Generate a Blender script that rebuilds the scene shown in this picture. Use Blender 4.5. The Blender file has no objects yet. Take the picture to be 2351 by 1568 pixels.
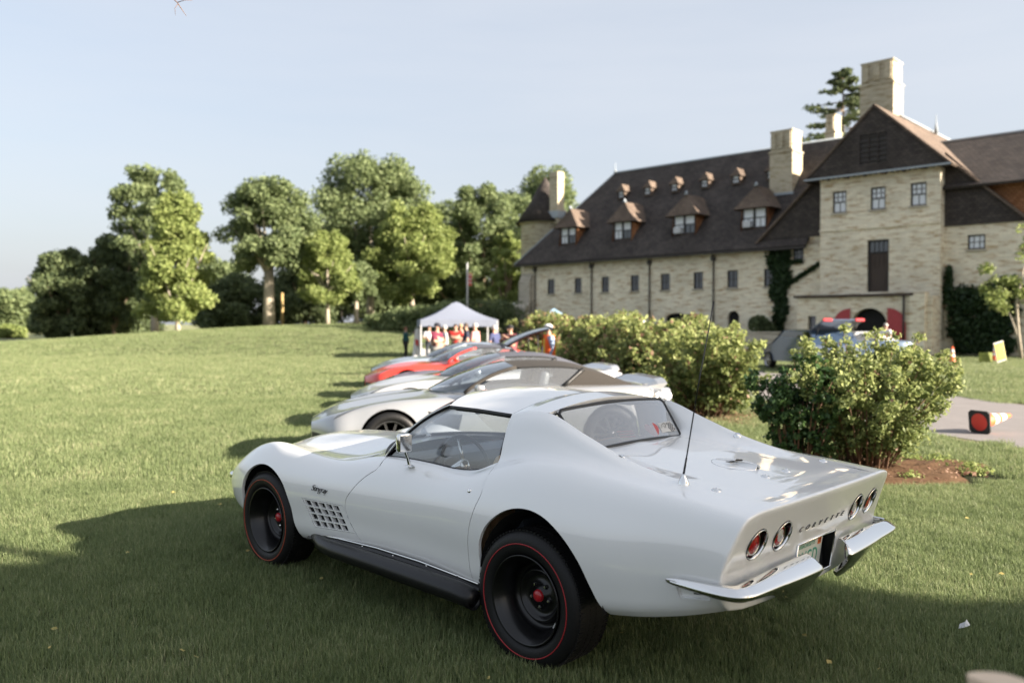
import bpy, bmesh, math, random
import numpy as np
from mathutils import Vector, Matrix
from mathutils.geometry import delaunay_2d_cdt

R = math.radians
PI = math.pi
scene = bpy.context.scene
col = scene.collection

# ------------------------------------------------------------------ camera
CAM_H = 1.7024
cam_data = bpy.data.cameras.new('camera')
cam = bpy.data.objects.new('camera', cam_data)
col.objects.link(cam)
cam.location = (0, 0, CAM_H)
cam.rotation_euler = (R(90) - 0.0201, 0, 0)
cam_data.sensor_width = 36.0
cam_data.lens = 29.5
cam_data.clip_start = 0.05
cam_data.clip_end = 3000
cam_data.dof.use_dof = True
cam_data.dof.focus_distance = 4.75
cam_data.dof.aperture_fstop = 1.6
scene.camera = cam

# ------------------------------------------------------------------ sky and sun
SUN_EL, SUN_AZ = R(20.3), R(23)        # the sun stands to the right, a little behind the camera
sun_dir = Vector((math.cos(SUN_EL) * math.cos(SUN_AZ), -math.cos(SUN_EL) * math.sin(SUN_AZ), math.sin(SUN_EL)))
world = bpy.data.worlds.new('World')
scene.world = world
world.use_nodes = True
nt = world.node_tree
bg = nt.nodes['Background']
sky = nt.nodes.new('ShaderNodeTexSky')
sky.sky_type = 'NISHITA'
sky.sun_disc = False
sky.sun_elevation = SUN_EL
sky.sun_rotation = PI / 2 + SUN_AZ
sky.air_density = 1.0
sky.dust_density = 4.0
sky.ozone_density = 1.0
# a thin milky veil with faint streaks lies over the blue
tc = nt.nodes.new('ShaderNodeTexCoord')
mp = nt.nodes.new('ShaderNodeMapping')
mp.inputs['Scale'].default_value = (1.0, 1.6, 7.0)
mp.inputs['Rotation'].default_value = (0.0, R(12), 0.0)
nz = nt.nodes.new('ShaderNodeTexNoise')
nz.inputs['Scale'].default_value = 1.7
nz.inputs['Detail'].default_value = 5
nz.inputs['Roughness'].default_value = 0.55
rmp = nt.nodes.new('ShaderNodeMapRange')
rmp.inputs['From Min'].default_value = 0.3
rmp.inputs['From Max'].default_value = 0.75
rmp.inputs['To Min'].default_value = 0.58
rmp.inputs['To Max'].default_value = 0.76
mx = nt.nodes.new('ShaderNodeMixRGB')
VEIL = (3.34, 3.48, 3.75, 1)
mx.inputs['Color2'].default_value = VEIL
nt.links.new(tc.outputs['Generated'], mp.inputs['Vector'])
nt.links.new(mp.outputs['Vector'], nz.inputs['Vector'])
nt.links.new(nz.outputs['Fac'], rmp.inputs['Value'])
nt.links.new(rmp.outputs['Result'], mx.inputs['Fac'])
nt.links.new(sky.outputs['Color'], mx.inputs['Color1'])
nt.links.new(mx.outputs['Color'], bg.inputs['Color'])
bg.inputs['Strength'].default_value = 0.063

sun_data = bpy.data.lights.new('sun', 'SUN')
sun_data.energy = 5.0
sun_data.angle = R(0.5)
sun_data.color = (1.0, 0.88, 0.74)
sun = bpy.data.objects.new('sun', sun_data)
col.objects.link(sun)
sun.rotation_euler = sun_dir.to_track_quat('Z', 'Y').to_euler()

scene.view_settings.view_transform = 'Standard'
scene.view_settings.look = 'None'
scene.view_settings.gamma = 1.0
scene.view_settings.use_curve_mapping = False
scene.view_settings.exposure = 1.97

# ------------------------------------------------------------------ helpers
def tag(o, label=None, cat=None, group=None, kind=None):
    if label: o['label'] = label
    if cat: o['category'] = cat
    if group: o['group'] = group
    if kind: o['kind'] = kind
    return o

def empty(name, loc=(0, 0, 0), rz=0.0, parent=None):
    o = bpy.data.objects.new(name, None)
    o.empty_display_size = 0.1
    o.location = loc
    o.rotation_euler = (0, 0, rz)
    if parent: o.parent = parent
    col.objects.link(o)
    return o

def link(name, me, mats, parent=None, loc=None):
    if not isinstance(mats, (list, tuple)): mats = [mats]
    if not me.materials:
        for m in mats: me.materials.append(m)
    o = bpy.data.objects.new(name, me)
    if parent: o.parent = parent
    if loc: o.location = loc
    col.objects.link(o)
    return o

def copy_tree(o, parent=None):
    c = o.copy()
    col.objects.link(c)
    if parent: c.parent = parent
    for ch in o.children: copy_tree(ch, c)
    return c

def mesh_from(verts, faces, normals=None, smooth=True, matidx=None):
    used = sorted({i for f in faces for i in f})
    if len(used) < len(verts) and normals is None:
        mp_ = {a: b for b, a in enumerate(used)}
        verts = [verts[i] for i in used]; faces = [tuple(mp_[i] for i in f) for f in faces]
    me = bpy.data.meshes.new('mesh')
    me.from_pydata([tuple(v) for v in verts], [], [tuple(f) for f in faces])
    if smooth:
        me.polygons.foreach_set('use_smooth', [True] * len(me.polygons))
    if matidx is not None:
        me.polygons.foreach_set('material_index', list(matidx))
    me.update()
    if normals is not None:
        me.normals_split_custom_set_from_vertices([tuple(n) for n in normals])
    return me

class MB:
    """collects shapes into one mesh"""
    def __init__(s): s.v = []; s.f = []; s.m = []; s.sm = []
    def add(s, vs, fs, mi=0, smooth=False, M=None):
        n = len(s.v)
        if M is not None: vs = [M @ Vector(v) for v in vs]
        s.v += [tuple(v) for v in vs]
        s.f += [tuple(i + n for i in f) for f in fs]
        s.m += [mi] * len(fs); s.sm += [smooth] * len(fs)
        return s
    def box(s, c, d, mi=0, M=None, bev=0.0):
        x, y, z = d[0] / 2, d[1] / 2, d[2] / 2
        if bev <= 0:
            vs = [(c[0] + i * x, c[1] + j * y, c[2] + k * z) for i in (-1, 1) for j in (-1, 1) for k in (-1, 1)]
            fs = [(0, 1, 3, 2), (4, 6, 7, 5), (0, 4, 5, 1), (2, 3, 7, 6), (0, 2, 6, 4), (1, 5, 7, 3)]
            return s.add(vs, fs, mi, False, M)
        bm = bmesh.new()
        bmesh.ops.create_cube(bm, size=1.0)
        for v in bm.verts: v.co = Vector((c[0] + v.co.x * d[0], c[1] + v.co.y * d[1], c[2] + v.co.z * d[2]))
        bmesh.ops.bevel(bm, geom=bm.edges[:], offset=bev, segments=2, affect='EDGES', profile=0.5)
        bm.verts.index_update()
        s.add([v.co.copy() for v in bm.verts], [[v.index for v in f.verts] for f in bm.faces], mi, False, M)
        bm.free()
        return s
    def tube(s, pts, rad, n=8, mi=0, cap=True, M=None, smooth=True):
        pts = [Vector(p) for p in pts]
        if not hasattr(rad, '__len__'): rad = [rad] * len(pts)
        vs = []; fs = []
        up = Vector((0, 0, 1))
        d0 = (pts[1] - pts[0]).normalized()
        a = d0.orthogonal().normalized() if abs(d0.dot(up)) > .95 else d0.cross(up).normalized()
        for i, p in enumerate(pts):
            d = (pts[min(i + 1, len(pts) - 1)] - pts[max(i - 1, 0)]).normalized()
            a = (a - d * a.dot(d)).normalized()
            b = d.cross(a)
            for k in range(n):
                t = 2 * PI * k / n
                vs.append(p + (a * math.cos(t) + b * math.sin(t)) * rad[i])
        for i in range(len(pts) - 1):
            for k in range(n):
                k2 = (k + 1) % n
                fs.append((i * n + k, i * n + k2, (i + 1) * n + k2, (i + 1) * n + k))
        if cap:
            fs.append(tuple(range(n))[::-1]); fs.append(tuple((len(pts) - 1) * n + k for k in range(n)))
        return s.add(vs, fs, mi, smooth, M)
    def lathe(s, prof, n=32, mi=0, M=None, smooth=True, arc=2 * PI, close=False):
        """profile of (radius, height) turned about local z"""
        vs = []; fs = []
        full = abs(arc - 2 * PI) < 1e-6
        cnt = n if full else n + 1
        for i in range(cnt):
            t = arc * i / n
            for r, h in prof: vs.append((r * math.cos(t), r * math.sin(t), h))
        m = len(prof)
        for i in range(n):
            j = (i + 1) % cnt
            for k in range(m - 1 if not close else m):
                k2 = (k + 1) % m
                fs.append((i * m + k, j * m + k, j * m + k2, i * m + k2))
        return s.add(vs, fs, mi, smooth, M)
    def build(s, name, mats, parent=None, auto=None, loc=None):
        me = bpy.data.meshes.new(name)
        me.from_pydata(s.v, [], s.f)
        me.polygons.foreach_set('material_index', s.m)
        me.polygons.foreach_set('use_smooth', s.sm)
        me.update()
        if auto is not None:
            me.polygons.foreach_set('use_smooth', [True] * len(me.polygons))
            me.set_sharp_from_angle(angle=R(auto))
        return link(name, me, mats, parent, loc)

def pchip(x, y, xs):
    """monotone cubic through knots, as numpy"""
    x = np.asarray(x, float); y = np.asarray(y, float); xs = np.asarray(xs, float)
    if len(x) == 2: return np.interp(xs, x, y)
    h = np.diff(x); d = np.diff(y) / h
    m = np.zeros(len(x))
    for i in range(1, len(x) - 1):
        if d[i - 1] * d[i] > 0:
            w1 = 2 * h[i] + h[i - 1]; w2 = h[i] + 2 * h[i - 1]
            m[i] = (w1 + w2) / (w1 / d[i - 1] + w2 / d[i])
    m[0] = 1.5 * d[0] - 0.5 * m[1]; m[-1] = 1.5 * d[-1] - 0.5 * m[-2]
    i = np.clip(np.searchsorted(x, xs) - 1, 0, len(x) - 2)
    t = np.clip((xs - x[i]) / h[i], 0, 1)
    return ((2 * t**3 - 3 * t**2 + 1) * y[i] + (t**3 - 2 * t**2 + t) * h[i] * m[i]
            + (-2 * t**3 + 3 * t**2) * y[i + 1] + (t**3 - t**2) * h[i] * m[i + 1])

def catmull(x, y, xs):
    """C1 cubic with finite-difference tangents (smoother than pchip, may overshoot a little)"""
    x = np.asarray(x, float); y = np.asarray(y, float); xs = np.asarray(xs, float)
    if len(x) == 2: return np.interp(xs, x, y)
    h = np.diff(x); d = np.diff(y) / h
    m = np.zeros(len(x))
    m[1:-1] = (h[1:] * d[:-1] + h[:-1] * d[1:]) / (h[1:] + h[:-1])
    m[0] = 1.5 * d[0] - .5 * m[1]; m[-1] = 1.5 * d[-1] - .5 * m[-2]
    i = np.clip(np.searchsorted(x, xs) - 1, 0, len(x) - 2)
    t = np.clip((xs - x[i]) / h[i], 0, 1)
    return ((2 * t**3 - 3 * t**2 + 1) * y[i] + (t**3 - 2 * t**2 + t) * h[i] * m[i]
            + (-2 * t**3 + 3 * t**2) * y[i + 1] + (t**3 - t**2) * h[i] * m[i + 1])

def in_poly(P, poly):
    """even-odd test, P (N,2) array"""
    x, y = P[:, 0], P[:, 1]
    inside = np.zeros(len(P), bool)
    n = len(poly)
    for i in range(n):
        x1, y1 = poly[i]; x2, y2 = poly[(i + 1) % n]
        c = ((y1 > y) != (y2 > y))
        with np.errstate(divide='ignore', invalid='ignore'):
            xi = (x2 - x1) * (y - y1) / (y2 - y1 + 1e-30) + x1
        inside ^= c & (x < xi)
    return inside

def dense(poly, n_per=6, closed=False, smooth=True):
    """resample a polyline through catmull by chord length"""
    P = np.asarray(poly, float)
    if closed: P = np.vstack([P, P[:1]])
    s = np.concatenate([[0], np.cumsum(np.linalg.norm(np.diff(P, axis=0), axis=1))])
    ts = np.concatenate([np.linspace(s[i], s[i + 1], n_per, endpoint=False) for i in range(len(s) - 1)] + [[s[-1]]])
    f = catmull if smooth else np.interp
    if smooth: Q = np.stack([catmull(s, P[:, k], ts) for k in range(P.shape[1])], 1)
    else: Q = np.stack([np.interp(ts, s, P[:, k]) for k in range(P.shape[1])], 1)
    return Q[:-1] if closed else Q

def at(u, v, d):
    """the point of the place seen at view pixel (u, v) of the 2351 x 1568 picture, at distance d along the view"""
    f = 1926.9; c, s = math.cos(.0201), math.sin(.0201)
    x = (u - 1175.5) / f; up = (784 - v) / f
    dx, dy, dz = x, c + up * s, -s + up * c
    k = d / dy
    return Vector((dx * k, d, CAM_H + dz * k))

# ------------------------------------------------------------------ materials
def newmat(name):
    m = bpy.data.materials.new(name); m.use_nodes = True
    return m, m.node_tree, m.node_tree.nodes['Principled BSDF']

def pmat(name, color, rough=0.5, metal=0.0, coat=0.0, spec=0.5, coat_rough=0.03, noise=0.0, nscale=20.0, bump=0.0, bscale=60.0, emis=None):
    m, t, b = newmat(name)
    b.inputs['Base Color'].default_value = (*color, 1)
    b.inputs['Roughness'].default_value = rough
    b.inputs['Metallic'].default_value = metal
    b.inputs['Coat Weight'].default_value = coat
    b.inputs['Coat Roughness'].default_value = coat_rough
    b.inputs['Specular IOR Level'].default_value = spec
    tcn = t.nodes.new('ShaderNodeTexCoord')
    if noise > 0:
        n = t.nodes.new('ShaderNodeTexNoise'); n.inputs['Scale'].default_value = nscale; n.inputs['Detail'].default_value = 4
        t.links.new(tcn.outputs['Object'], n.inputs['Vector'])
        h = t.nodes.new('ShaderNodeMixRGB'); h.inputs['Color1'].default_value = (*[max(0, c * (1 - noise)) for c in color], 1)
        h.inputs['Color2'].default_value = (*[min(1, c * (1 + noise)) for c in color], 1)
        t.links.new(n.outputs['Fac'], h.inputs['Fac']); t.links.new(h.outputs['Color'], b.inputs['Base Color'])
    if bump > 0:
        n = t.nodes.new('ShaderNodeTexNoise'); n.inputs['Scale'].default_value = bscale; n.inputs['Detail'].default_value = 3
        t.links.new(tcn.outputs['Object'], n.inputs['Vector'])
        bp = t.nodes.new('ShaderNodeBump'); bp.inputs['Strength'].default_value = bump; bp.inputs['Distance'].default_value = 0.01
        t.links.new(n.outputs['Fac'], bp.inputs['Height']); t.links.new(bp.outputs['Normal'], b.inputs['Normal'])
    return m

def glassmat(name, tint, ior=1.5, rough=0.0, boost=1.0, haze=0.0):
    m = bpy.data.materials.new(name); m.use_nodes = True
    t = m.node_tree; t.nodes.clear()
    out = t.nodes.new('ShaderNodeOutputMaterial')
    tr = t.nodes.new('ShaderNodeBsdfTransparent'); tr.inputs['Color'].default_value = (*tint, 1)
    gl = t.nodes.new('ShaderNodeBsdfGlossy'); gl.inputs['Roughness'].default_value = rough
    fr = t.nodes.new('ShaderNodeFresnel'); fr.inputs['IOR'].default_value = ior
    ge = t.nodes.new('ShaderNodeNewGeometry')          # a pane reflects alike from both of its sides
    ir = t.nodes.new('ShaderNodeMapRange'); ir.inputs['To Min'].default_value = ior; ir.inputs['To Max'].default_value = 1 / ior
    t.links.new(ge.outputs['Backfacing'], ir.inputs['Value']); t.links.new(ir.outputs['Result'], fr.inputs['IOR'])
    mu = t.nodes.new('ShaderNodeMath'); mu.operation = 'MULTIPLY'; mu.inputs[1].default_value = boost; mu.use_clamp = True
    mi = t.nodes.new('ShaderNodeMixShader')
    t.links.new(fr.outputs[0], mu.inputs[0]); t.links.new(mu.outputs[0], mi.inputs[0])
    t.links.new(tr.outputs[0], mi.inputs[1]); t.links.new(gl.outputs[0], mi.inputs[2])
    if haze > 0:  # white diffuse share painted in for the bright sky haze on the pane
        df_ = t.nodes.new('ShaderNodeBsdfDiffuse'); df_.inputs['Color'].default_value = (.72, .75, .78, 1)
        m2 = t.nodes.new('ShaderNodeMixShader'); m2.inputs[0].default_value = haze
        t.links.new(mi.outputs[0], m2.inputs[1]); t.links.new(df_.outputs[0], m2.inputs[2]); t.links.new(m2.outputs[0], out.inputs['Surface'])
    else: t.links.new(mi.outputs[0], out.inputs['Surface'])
    return m

M = {}
M['white_paint'] = pmat('white_paint', (0.84, 0.845, 0.84), 0.32, coat=1.0)
M['white_paint'].node_tree.nodes['Principled BSDF'].inputs['Coat IOR'].default_value = 1.85
M['chrome'] = pmat('chrome', (0.78, 0.78, 0.77), 0.07, metal=1.0)
M['dark_chrome'] = pmat('dark_chrome', (0.05, 0.05, 0.055), 0.2, metal=1.0)
M['black_gloss'] = pmat('black_gloss', (0.005, 0.005, 0.0055), 0.28, coat=0.2, spec=.35)
M['black_satin'] = pmat('black_satin', (0.007, 0.007, 0.008), 0.36, noise=.3, nscale=9, spec=.4)
M['rubber'] = pmat('rubber', (0.008, 0.008, 0.0085), 0.5, bump=.15, bscale=90, spec=.28)
M['black_trim'] = pmat('black_trim', (0.01, 0.01, 0.01), 0.5)
M['under'] = pmat('underbody', (0.006, 0.006, 0.006), 0.85)
M['red_line'] = pmat('red_line', (0.33, 0.012, 0.018), 0.5)
M['red_cap'] = pmat('red_cap', (0.42, 0.012, 0.02), 0.3, coat=.5)
M['red_lens'] = pmat('red_lens', (0.30, 0.004, 0.006), 0.22, coat=.35, bump=.25, bscale=160)
M['clear_lens'] = pmat('clear_lens', (0.46, 0.46, 0.45), 0.15, coat=1.0, bump=.4, bscale=140)
M['tan_leather'] = pmat('tan_leather', (0.58, 0.40, 0.24), 0.5, bump=.2, bscale=120)
M['dash_black'] = pmat('dash_vinyl', (0.05, 0.06, 0.075), 0.5)
M['car_glass'] = glassmat('car_glass', (0.86, 0.90, 0.92), boost=3.4, haze=.09)
M['rear_glass'] = glassmat('rear_glass', (0.55, 0.56, 0.57), boost=5.0, haze=.12)
# ------------------------------------------------------------------ lofted car skins
SEG = 8          # samples between two feature lines

class Loft:
    """a skin through feature lines: lines[k] = (x knots, y knots, z knots); xs = stations along the car"""
    def __init__(s, lines, xs, smooth_u=5, smooth_v=3, tail=None, seg=SEG):
        K = len(lines); N = len(xs)
        C = np.zeros((N, K, 3))
        for k, L in enumerate(lines):
            A = np.array(sorted(L))
            C[:, k, 0] = xs
            C[:, k, 1] = catmull(A[:, 0], A[:, 1], np.clip(xs, A[0, 0], A[-1, 0]))
            C[:, k, 2] = catmull(A[:, 0], A[:, 2], np.clip(xs, A[0, 0], A[-1, 0]))
        if tail is not None:
            x0, fn = tail                      # stretch the stations behind x0 so that each line ends on the tail face
            xe = xs.min()
            for k in range(K):
                end = fn(C[np.argmin(xs), k, 1], C[np.argmin(xs), k, 2])
                f = np.clip((x0 - xs) / (x0 - xe), 0, 1)
                C[:, k, 0] = np.where(xs < x0, x0 - f * (x0 - end), xs)
        G = np.zeros((N, (K - 1) * seg + 1, 3))
        for i in range(N):
            P = C[i]
            s_ = np.concatenate([[0], np.cumsum(np.maximum(np.linalg.norm(np.diff(P[:, 1:], axis=0), axis=1), 1e-4))])
            t = np.concatenate([np.linspace(s_[k], s_[k + 1], seg, endpoint=False) for k in range(K - 1)] + [[s_[-1]]])
            G[i, :, 0] = np.interp(t, s_, P[:, 0])
            G[i, :, 1] = catmull(s_, P[:, 1], t); G[i, :, 2] = catmull(s_, P[:, 2], t)
        for _ in range(smooth_u):
            G[1:-1] = (G[:-2] + 2 * G[1:-1] + G[2:]) / 4
        for _ in range(smooth_v):
            G[:, 1:-1] = (G[:, :-2] + 2 * G[:, 1:-1] + G[:, 2:]) / 4
        s.G = G; s.xs = xs; s.N = N; s.Mv = G.shape[1]
        s.normals()
    def normals(s):
        du = np.gradient(s.G, axis=0); dv = np.gradient(s.G, axis=1)
        n = np.cross(du, dv); n /= np.linalg.norm(n, axis=2, keepdims=True) + 1e-12
        s.Nn = n
    def ev(s, uv):
        uv = np.asarray(uv, float)
        u = np.clip(uv[:, 0], 0, s.N - 1.000001); v = np.clip(uv[:, 1], 0, s.Mv - 1.000001)
        i = u.astype(int); j = v.astype(int); a = (u - i)[:, None]; b = (v - j)[:, None]
        def mixg(G): return G[i, j] * (1 - a) * (1 - b) + G[i + 1, j] * a * (1 - b) + G[i, j + 1] * (1 - a) * b + G[i + 1, j + 1] * a * b
        P = mixg(s.G); n = mixg(s.Nn); n /= np.linalg.norm(n, axis=1, keepdims=True)
        return P, n
    def uv_of(s, xz, vmax):
        """(x, z) on the flank -> grid coordinates; v may fall below 0 where the point lies under the skin"""
        out = []
        for x, z in xz:
            u = np.interp(x, s.G[::-1, vmax // 2, 0], np.arange(s.N)[::-1]) if s.G[0, 0, 0] > s.G[-1, 0, 0] else np.interp(x, s.G[:, vmax // 2, 0], np.arange(s.N))
            i = int(min(u, s.N - 2)); a = u - i
            zc = s.G[i, :vmax + 1, 2] * (1 - a) + s.G[i + 1, :vmax + 1, 2] * a
            zc = np.maximum.accumulate(zc + np.arange(len(zc)) * 1e-6)
            v = np.interp(z, zc, np.arange(len(zc)))
            if z < zc[0]: v = -(zc[0] - z) / 0.02
            out.append((u, v))
        return np.array(out)

def cut_skin(loft, urange, vrange, curves, labels):
    """triangulate the skin over a grid window with cut curves as constraints; labels(name->closed uv polygon).
    returns dict label -> (verts uv, tris); label 'rest' is what no polygon covers; a label starting with '-' is dropped"""
    u0, u1 = urange; v0, v1 = vrange
    pts = []; edges = []
    def clip(c):
        return np.array([(min(max(u, u0), u1), min(max(v, v0), v1)) for u, v in c])
    us = list(np.arange(math.ceil(u0), math.floor(u1) + 1)); vs = list(np.arange(math.ceil(v0), math.floor(v1) + 1))
    if us[0] > u0 + 1e-6: us = [u0] + us
    if us[-1] < u1 - 1e-6: us = us + [u1]
    if vs[0] > v0 + 1e-6: vs = [v0] + vs
    if vs[-1] < v1 - 1e-6: vs = vs + [v1]
    gu, gv = np.meshgrid(us, vs, indexing='ij')
    grid = np.stack([gu.ravel(), gv.ravel()], 1)
    cp = np.vstack([clip(c) for c in curves]) if curves else np.zeros((0, 2))
    if len(cp):
        border = (grid[:, 0] <= u0 + 1e-6) | (grid[:, 0] >= u1 - 1e-6) | (grid[:, 1] <= v0 + 1e-6) | (grid[:, 1] >= v1 - 1e-6)
        keep = np.ones(len(grid), bool)
        for k in range(0, len(cp), 400):
            d = np.abs(grid[:, None, :] - cp[None, k:k + 400]).max(axis=2).min(axis=1)
            keep &= d > 0.45
        grid = grid[keep | (border & (np.array([np.abs(cp - g).max(axis=1).min() for g in grid]) > 0.05) if border.any() else keep)]
    pts = [tuple(g) for g in grid]
    for c in curves:
        c = clip(c); n0 = len(pts)
        q = [c[0]]
        for p in c[1:]:
            if np.abs(p - q[-1]).max() > 1e-4: q.append(p)
        pts += [tuple(p) for p in q]
        edges += [(n0 + i, n0 + i + 1) for i in range(len(q) - 1)]
    # corners and border
    rect = [(u0, v0), (u1, v0), (u1, v1), (u0, v1)]
    n0 = len(pts); pts += rect; edges += [(n0, n0 + 1), (n0 + 1, n0 + 2), (n0 + 2, n0 + 3), (n0 + 3, n0)]
    vo, eo, fo, _, _, _ = delaunay_2d_cdt([Vector(p) for p in pts], edges, [], 0, 1e-5)
    V = np.array([(v.x, v.y) for v in vo]); F = np.array([f for f in fo if len(f) == 3])
    c = V[F].mean(axis=1)
    a = V[F]
    area = np.abs((a[:, 1, 0] - a[:, 0, 0]) * (a[:, 2, 1] - a[:, 0, 1]) - (a[:, 2, 0] - a[:, 0, 0]) * (a[:, 1, 1] - a[:, 0, 1]))
    lab = np.array(['rest'] * len(F), dtype=object)
    for name, poly in labels.items():
        lab[in_poly(c, poly)] = name
    out = {}
    for name in set(lab):
        if name.startswith('-'): continue
        f = F[(lab == name) & (area > 1e-7)]
        idx, inv = np.unique(f, return_inverse=True)
        out[name] = (V[idx], inv.reshape(-1, 3))
    return out

def skin_mesh(loft, uv, tris, lip=0.012, shrink=0.0, side=1, lips_filter=None):
    """mesh of a skin patch: own normals, edges turned inward by a lip, optionally shrunk for a panel gap"""
    P, n = loft.ev(uv)
    tri = np.array(tris)
    # orient outward
    fn = np.cross(P[tri[:, 1]] - P[tri[:, 0]], P[tri[:, 2]] - P[tri[:, 0]])
    flip = np.einsum('ij,ij->i', fn, n[tri[:, 0]]) < 0
    tri[flip] = tri[flip][:, ::-1]
    cnt = {}
    for t in tri:
        for k in range(3):
            a, b = int(t[k]), int(t[(k + 1) % 3])
            cnt[(a, b)] = cnt.get((a, b), 0) + 1
    bnd = [(a, b) for (a, b) in cnt if (b, a) not in cnt]
    out = np.zeros_like(P)
    if lips_filter is not None: bnd = [(a, b) for a, b in bnd if lips_filter(P[a], P[b], uv[a], uv[b])]
    for a, b in bnd:
        d = P[b] - P[a]
        o = np.cross(d, n[a] + n[b]); L = np.linalg.norm(o)
        if L > 1e-12:
            out[a] += o / L; out[b] += o / L
    L = np.linalg.norm(out, axis=1, keepdims=True); out = np.where(L > 1e-9, out / np.maximum(L, 1e-9), 0)
    P = P - out * shrink
    verts = [p for p in P]; nrm = [q for q in n]; faces = [tuple(t) for t in tri]
    if lip > 0:
        top = {}; bot = {}
        for a, b in bnd:
            for q in (a, b):
                if q not in top:
                    top[q] = len(verts); verts.append(P[q]); nrm.append(out[q])
                    bot[q] = len(verts); verts.append(P[q] - n[q] * lip - out[q] * lip * .15); nrm.append(out[q])
            faces.append((top[a], bot[a], bot[b], top[b]))
    verts = np.array(verts); nrm = np.array(nrm)
    if side < 0:
        verts = verts * [1, -1, 1]; nrm = nrm * [1, -1, 1]; faces = [f[::-1] for f in faces]
    return verts, faces, nrm

def join_skins(parts):
    V = []; F = []; N = []
    for v, f, n in parts:
        k = len(V); V += [tuple(x) for x in v]; N += [tuple(x) for x in n]; F += [tuple(i + k for i in g) for g in f]
    return V, F, N

def text_mesh(body, size, shear=0.0, sx=1.0, extrude=0.002, spacing=1.0, align='CENTER', bevel=0.0, offset=0.0):
    cu = bpy.data.curves.new('lettering', 'FONT')
    cu.body = body; cu.size = size; cu.shear = shear; cu.extrude = extrude; cu.space_character = spacing
    cu.align_x = align; cu.align_y = 'CENTER'; cu.bevel_depth = bevel; cu.offset = offset
    o = bpy.data.objects.new('lettering', cu)
    col.objects.link(o)
    dg = bpy.context.evaluated_depsgraph_get()
    me = bpy.data.meshes.new_from_object(o.evaluated_get(dg))
    col.objects.unlink(o); bpy.data.objects.remove(o); bpy.data.curves.remove(cu)
    for v in me.vertices: v.co.x *= sx
    return me

def put_text(name, body, size, mat, parent, origin, xdir, ydir, **kw):
    """lettering lying in the plane of xdir, ydir"""
    me = text_mesh(body, size, **kw)
    xd = Vector(xdir).normalized(); yd = (Vector(ydir) - xd * Vector(ydir).dot(xd)).normalized(); zd = xd.cross(yd)
    me.transform(Matrix((( xd.x, yd.x, zd.x, origin[0]), (xd.y, yd.y, zd.y, origin[1]), (xd.z, yd.z, zd.z, origin[2]), (0, 0, 0, 1))))
    me.materials.clear()
    return link(name, me, mat, parent)

# ------------------------------------------------------------------ the white coupe
HX, HY, HYAW = -0.2498, 5.6102, 0.806
hero = empty('sports_car', (HX, HY, 0), HYAW + PI / 2)
tag(hero, 'white vintage sports coupe with red-lined black wheels and chrome bumpers in the foreground', 'car')

def xtail(b, z):
    base = np.interp(z, [.46, .52, .60, .68, .77, .84, .94, 1.0], [-2.325, -2.335, -2.345, -2.355, -2.385, -2.412, -2.452, -2.47])
    return base + 0.03 * (np.asarray(b) / .8) ** 2
FIL = 0.018
# feature lines, (x, y, z) left half, x forward from mid-wheelbase
L0 = [(2.22, .30, .42), (2.1, .52, .40), (1.9, .66, .36), (1.6, .765, .31), (1.25, .80, .28), (.86, .80, .275), (.41, .79, .315), (0, .782, .338), (-.4, .78, .335), (-.88, .79, .31), (-1.3, .80, .33), (-1.757, .79, .372), (-2.0, .775, .415), (-2.2, .755, .462), (-2.34, .72, .50)]
L1 = [(2.22, .34, .44), (2.1, .57, .425), (1.9, .71, .385), (1.6, .805, .335), (1.25, .835, .31), (.86, .825, .305), (.41, .812, .345), (0, .80, .368), (-.4, .797, .366), (-.88, .815, .345), (-1.3, .838, .37), (-1.757, .828, .41), (-2.0, .81, .455), (-2.2, .79, .495), (-2.34, .765, .53)]
L2 = [(2.22, .37, .455), (2.1, .60, .455), (1.9, .745, .455), (1.6, .845, .455), (1.25, .868, .455), (.86, .85, .455), (.41, .825, .47), (0, .812, .48), (-.4, .81, .48), (-.88, .838, .48), (-1.3, .866, .48), (-1.757, .853, .50), (-2.0, .832, .535), (-2.2, .82, .565), (-2.34, .812, .585)]
L3 = [(2.22, .38, .47), (2.1, .605, .485), (1.9, .752, .53), (1.6, .855, .58), (1.25, .88, .60), (.86, .862, .60), (.41, .832, .60), (0, .818, .605), (-.4, .818, .61), (-.88, .85, .62), (-1.3, .88, .635), (-1.757, .868, .64), (-2.0, .846, .655), (-2.2, .833, .67), (-2.34, .826, .68)]
L4 = [(2.22, .375, .48), (2.1, .60, .51), (1.9, .735, .585), (1.6, .83, .685), (1.25, .85, .735), (.86, .835, .725), (.41, .812, .715), (0, .80, .72), (-.4, .80, .735), (-.88, .828, .77), (-1.3, .85, .815), (-1.757, .842, .815), (-2.0, .828, .815), (-2.2, .818, .815), (-2.34, .810, .81)]
L5 = [(2.22, .35, .49), (2.1, .56, .535), (1.9, .665, .635), (1.75, .70, .715), (1.55, .73, .805), (1.38, .74, .853), (1.22, .742, .872), (1.0, .742, .850), (.73, .742, .825), (.5, .742, .815), (.3, .745, .825), (.1, .745, .838), (-.1, .742, .845), (-.35, .74, .843), (-.55, .742, .848), (-.75, .748, .878), (-.95, .75, .935), (-1.14, .75, .985), (-1.4, .752, 1.005), (-1.66, .757, .985), (-1.89, .762, .965), (-2.1, .766, .946), (-2.34, .772, .912)]
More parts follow.
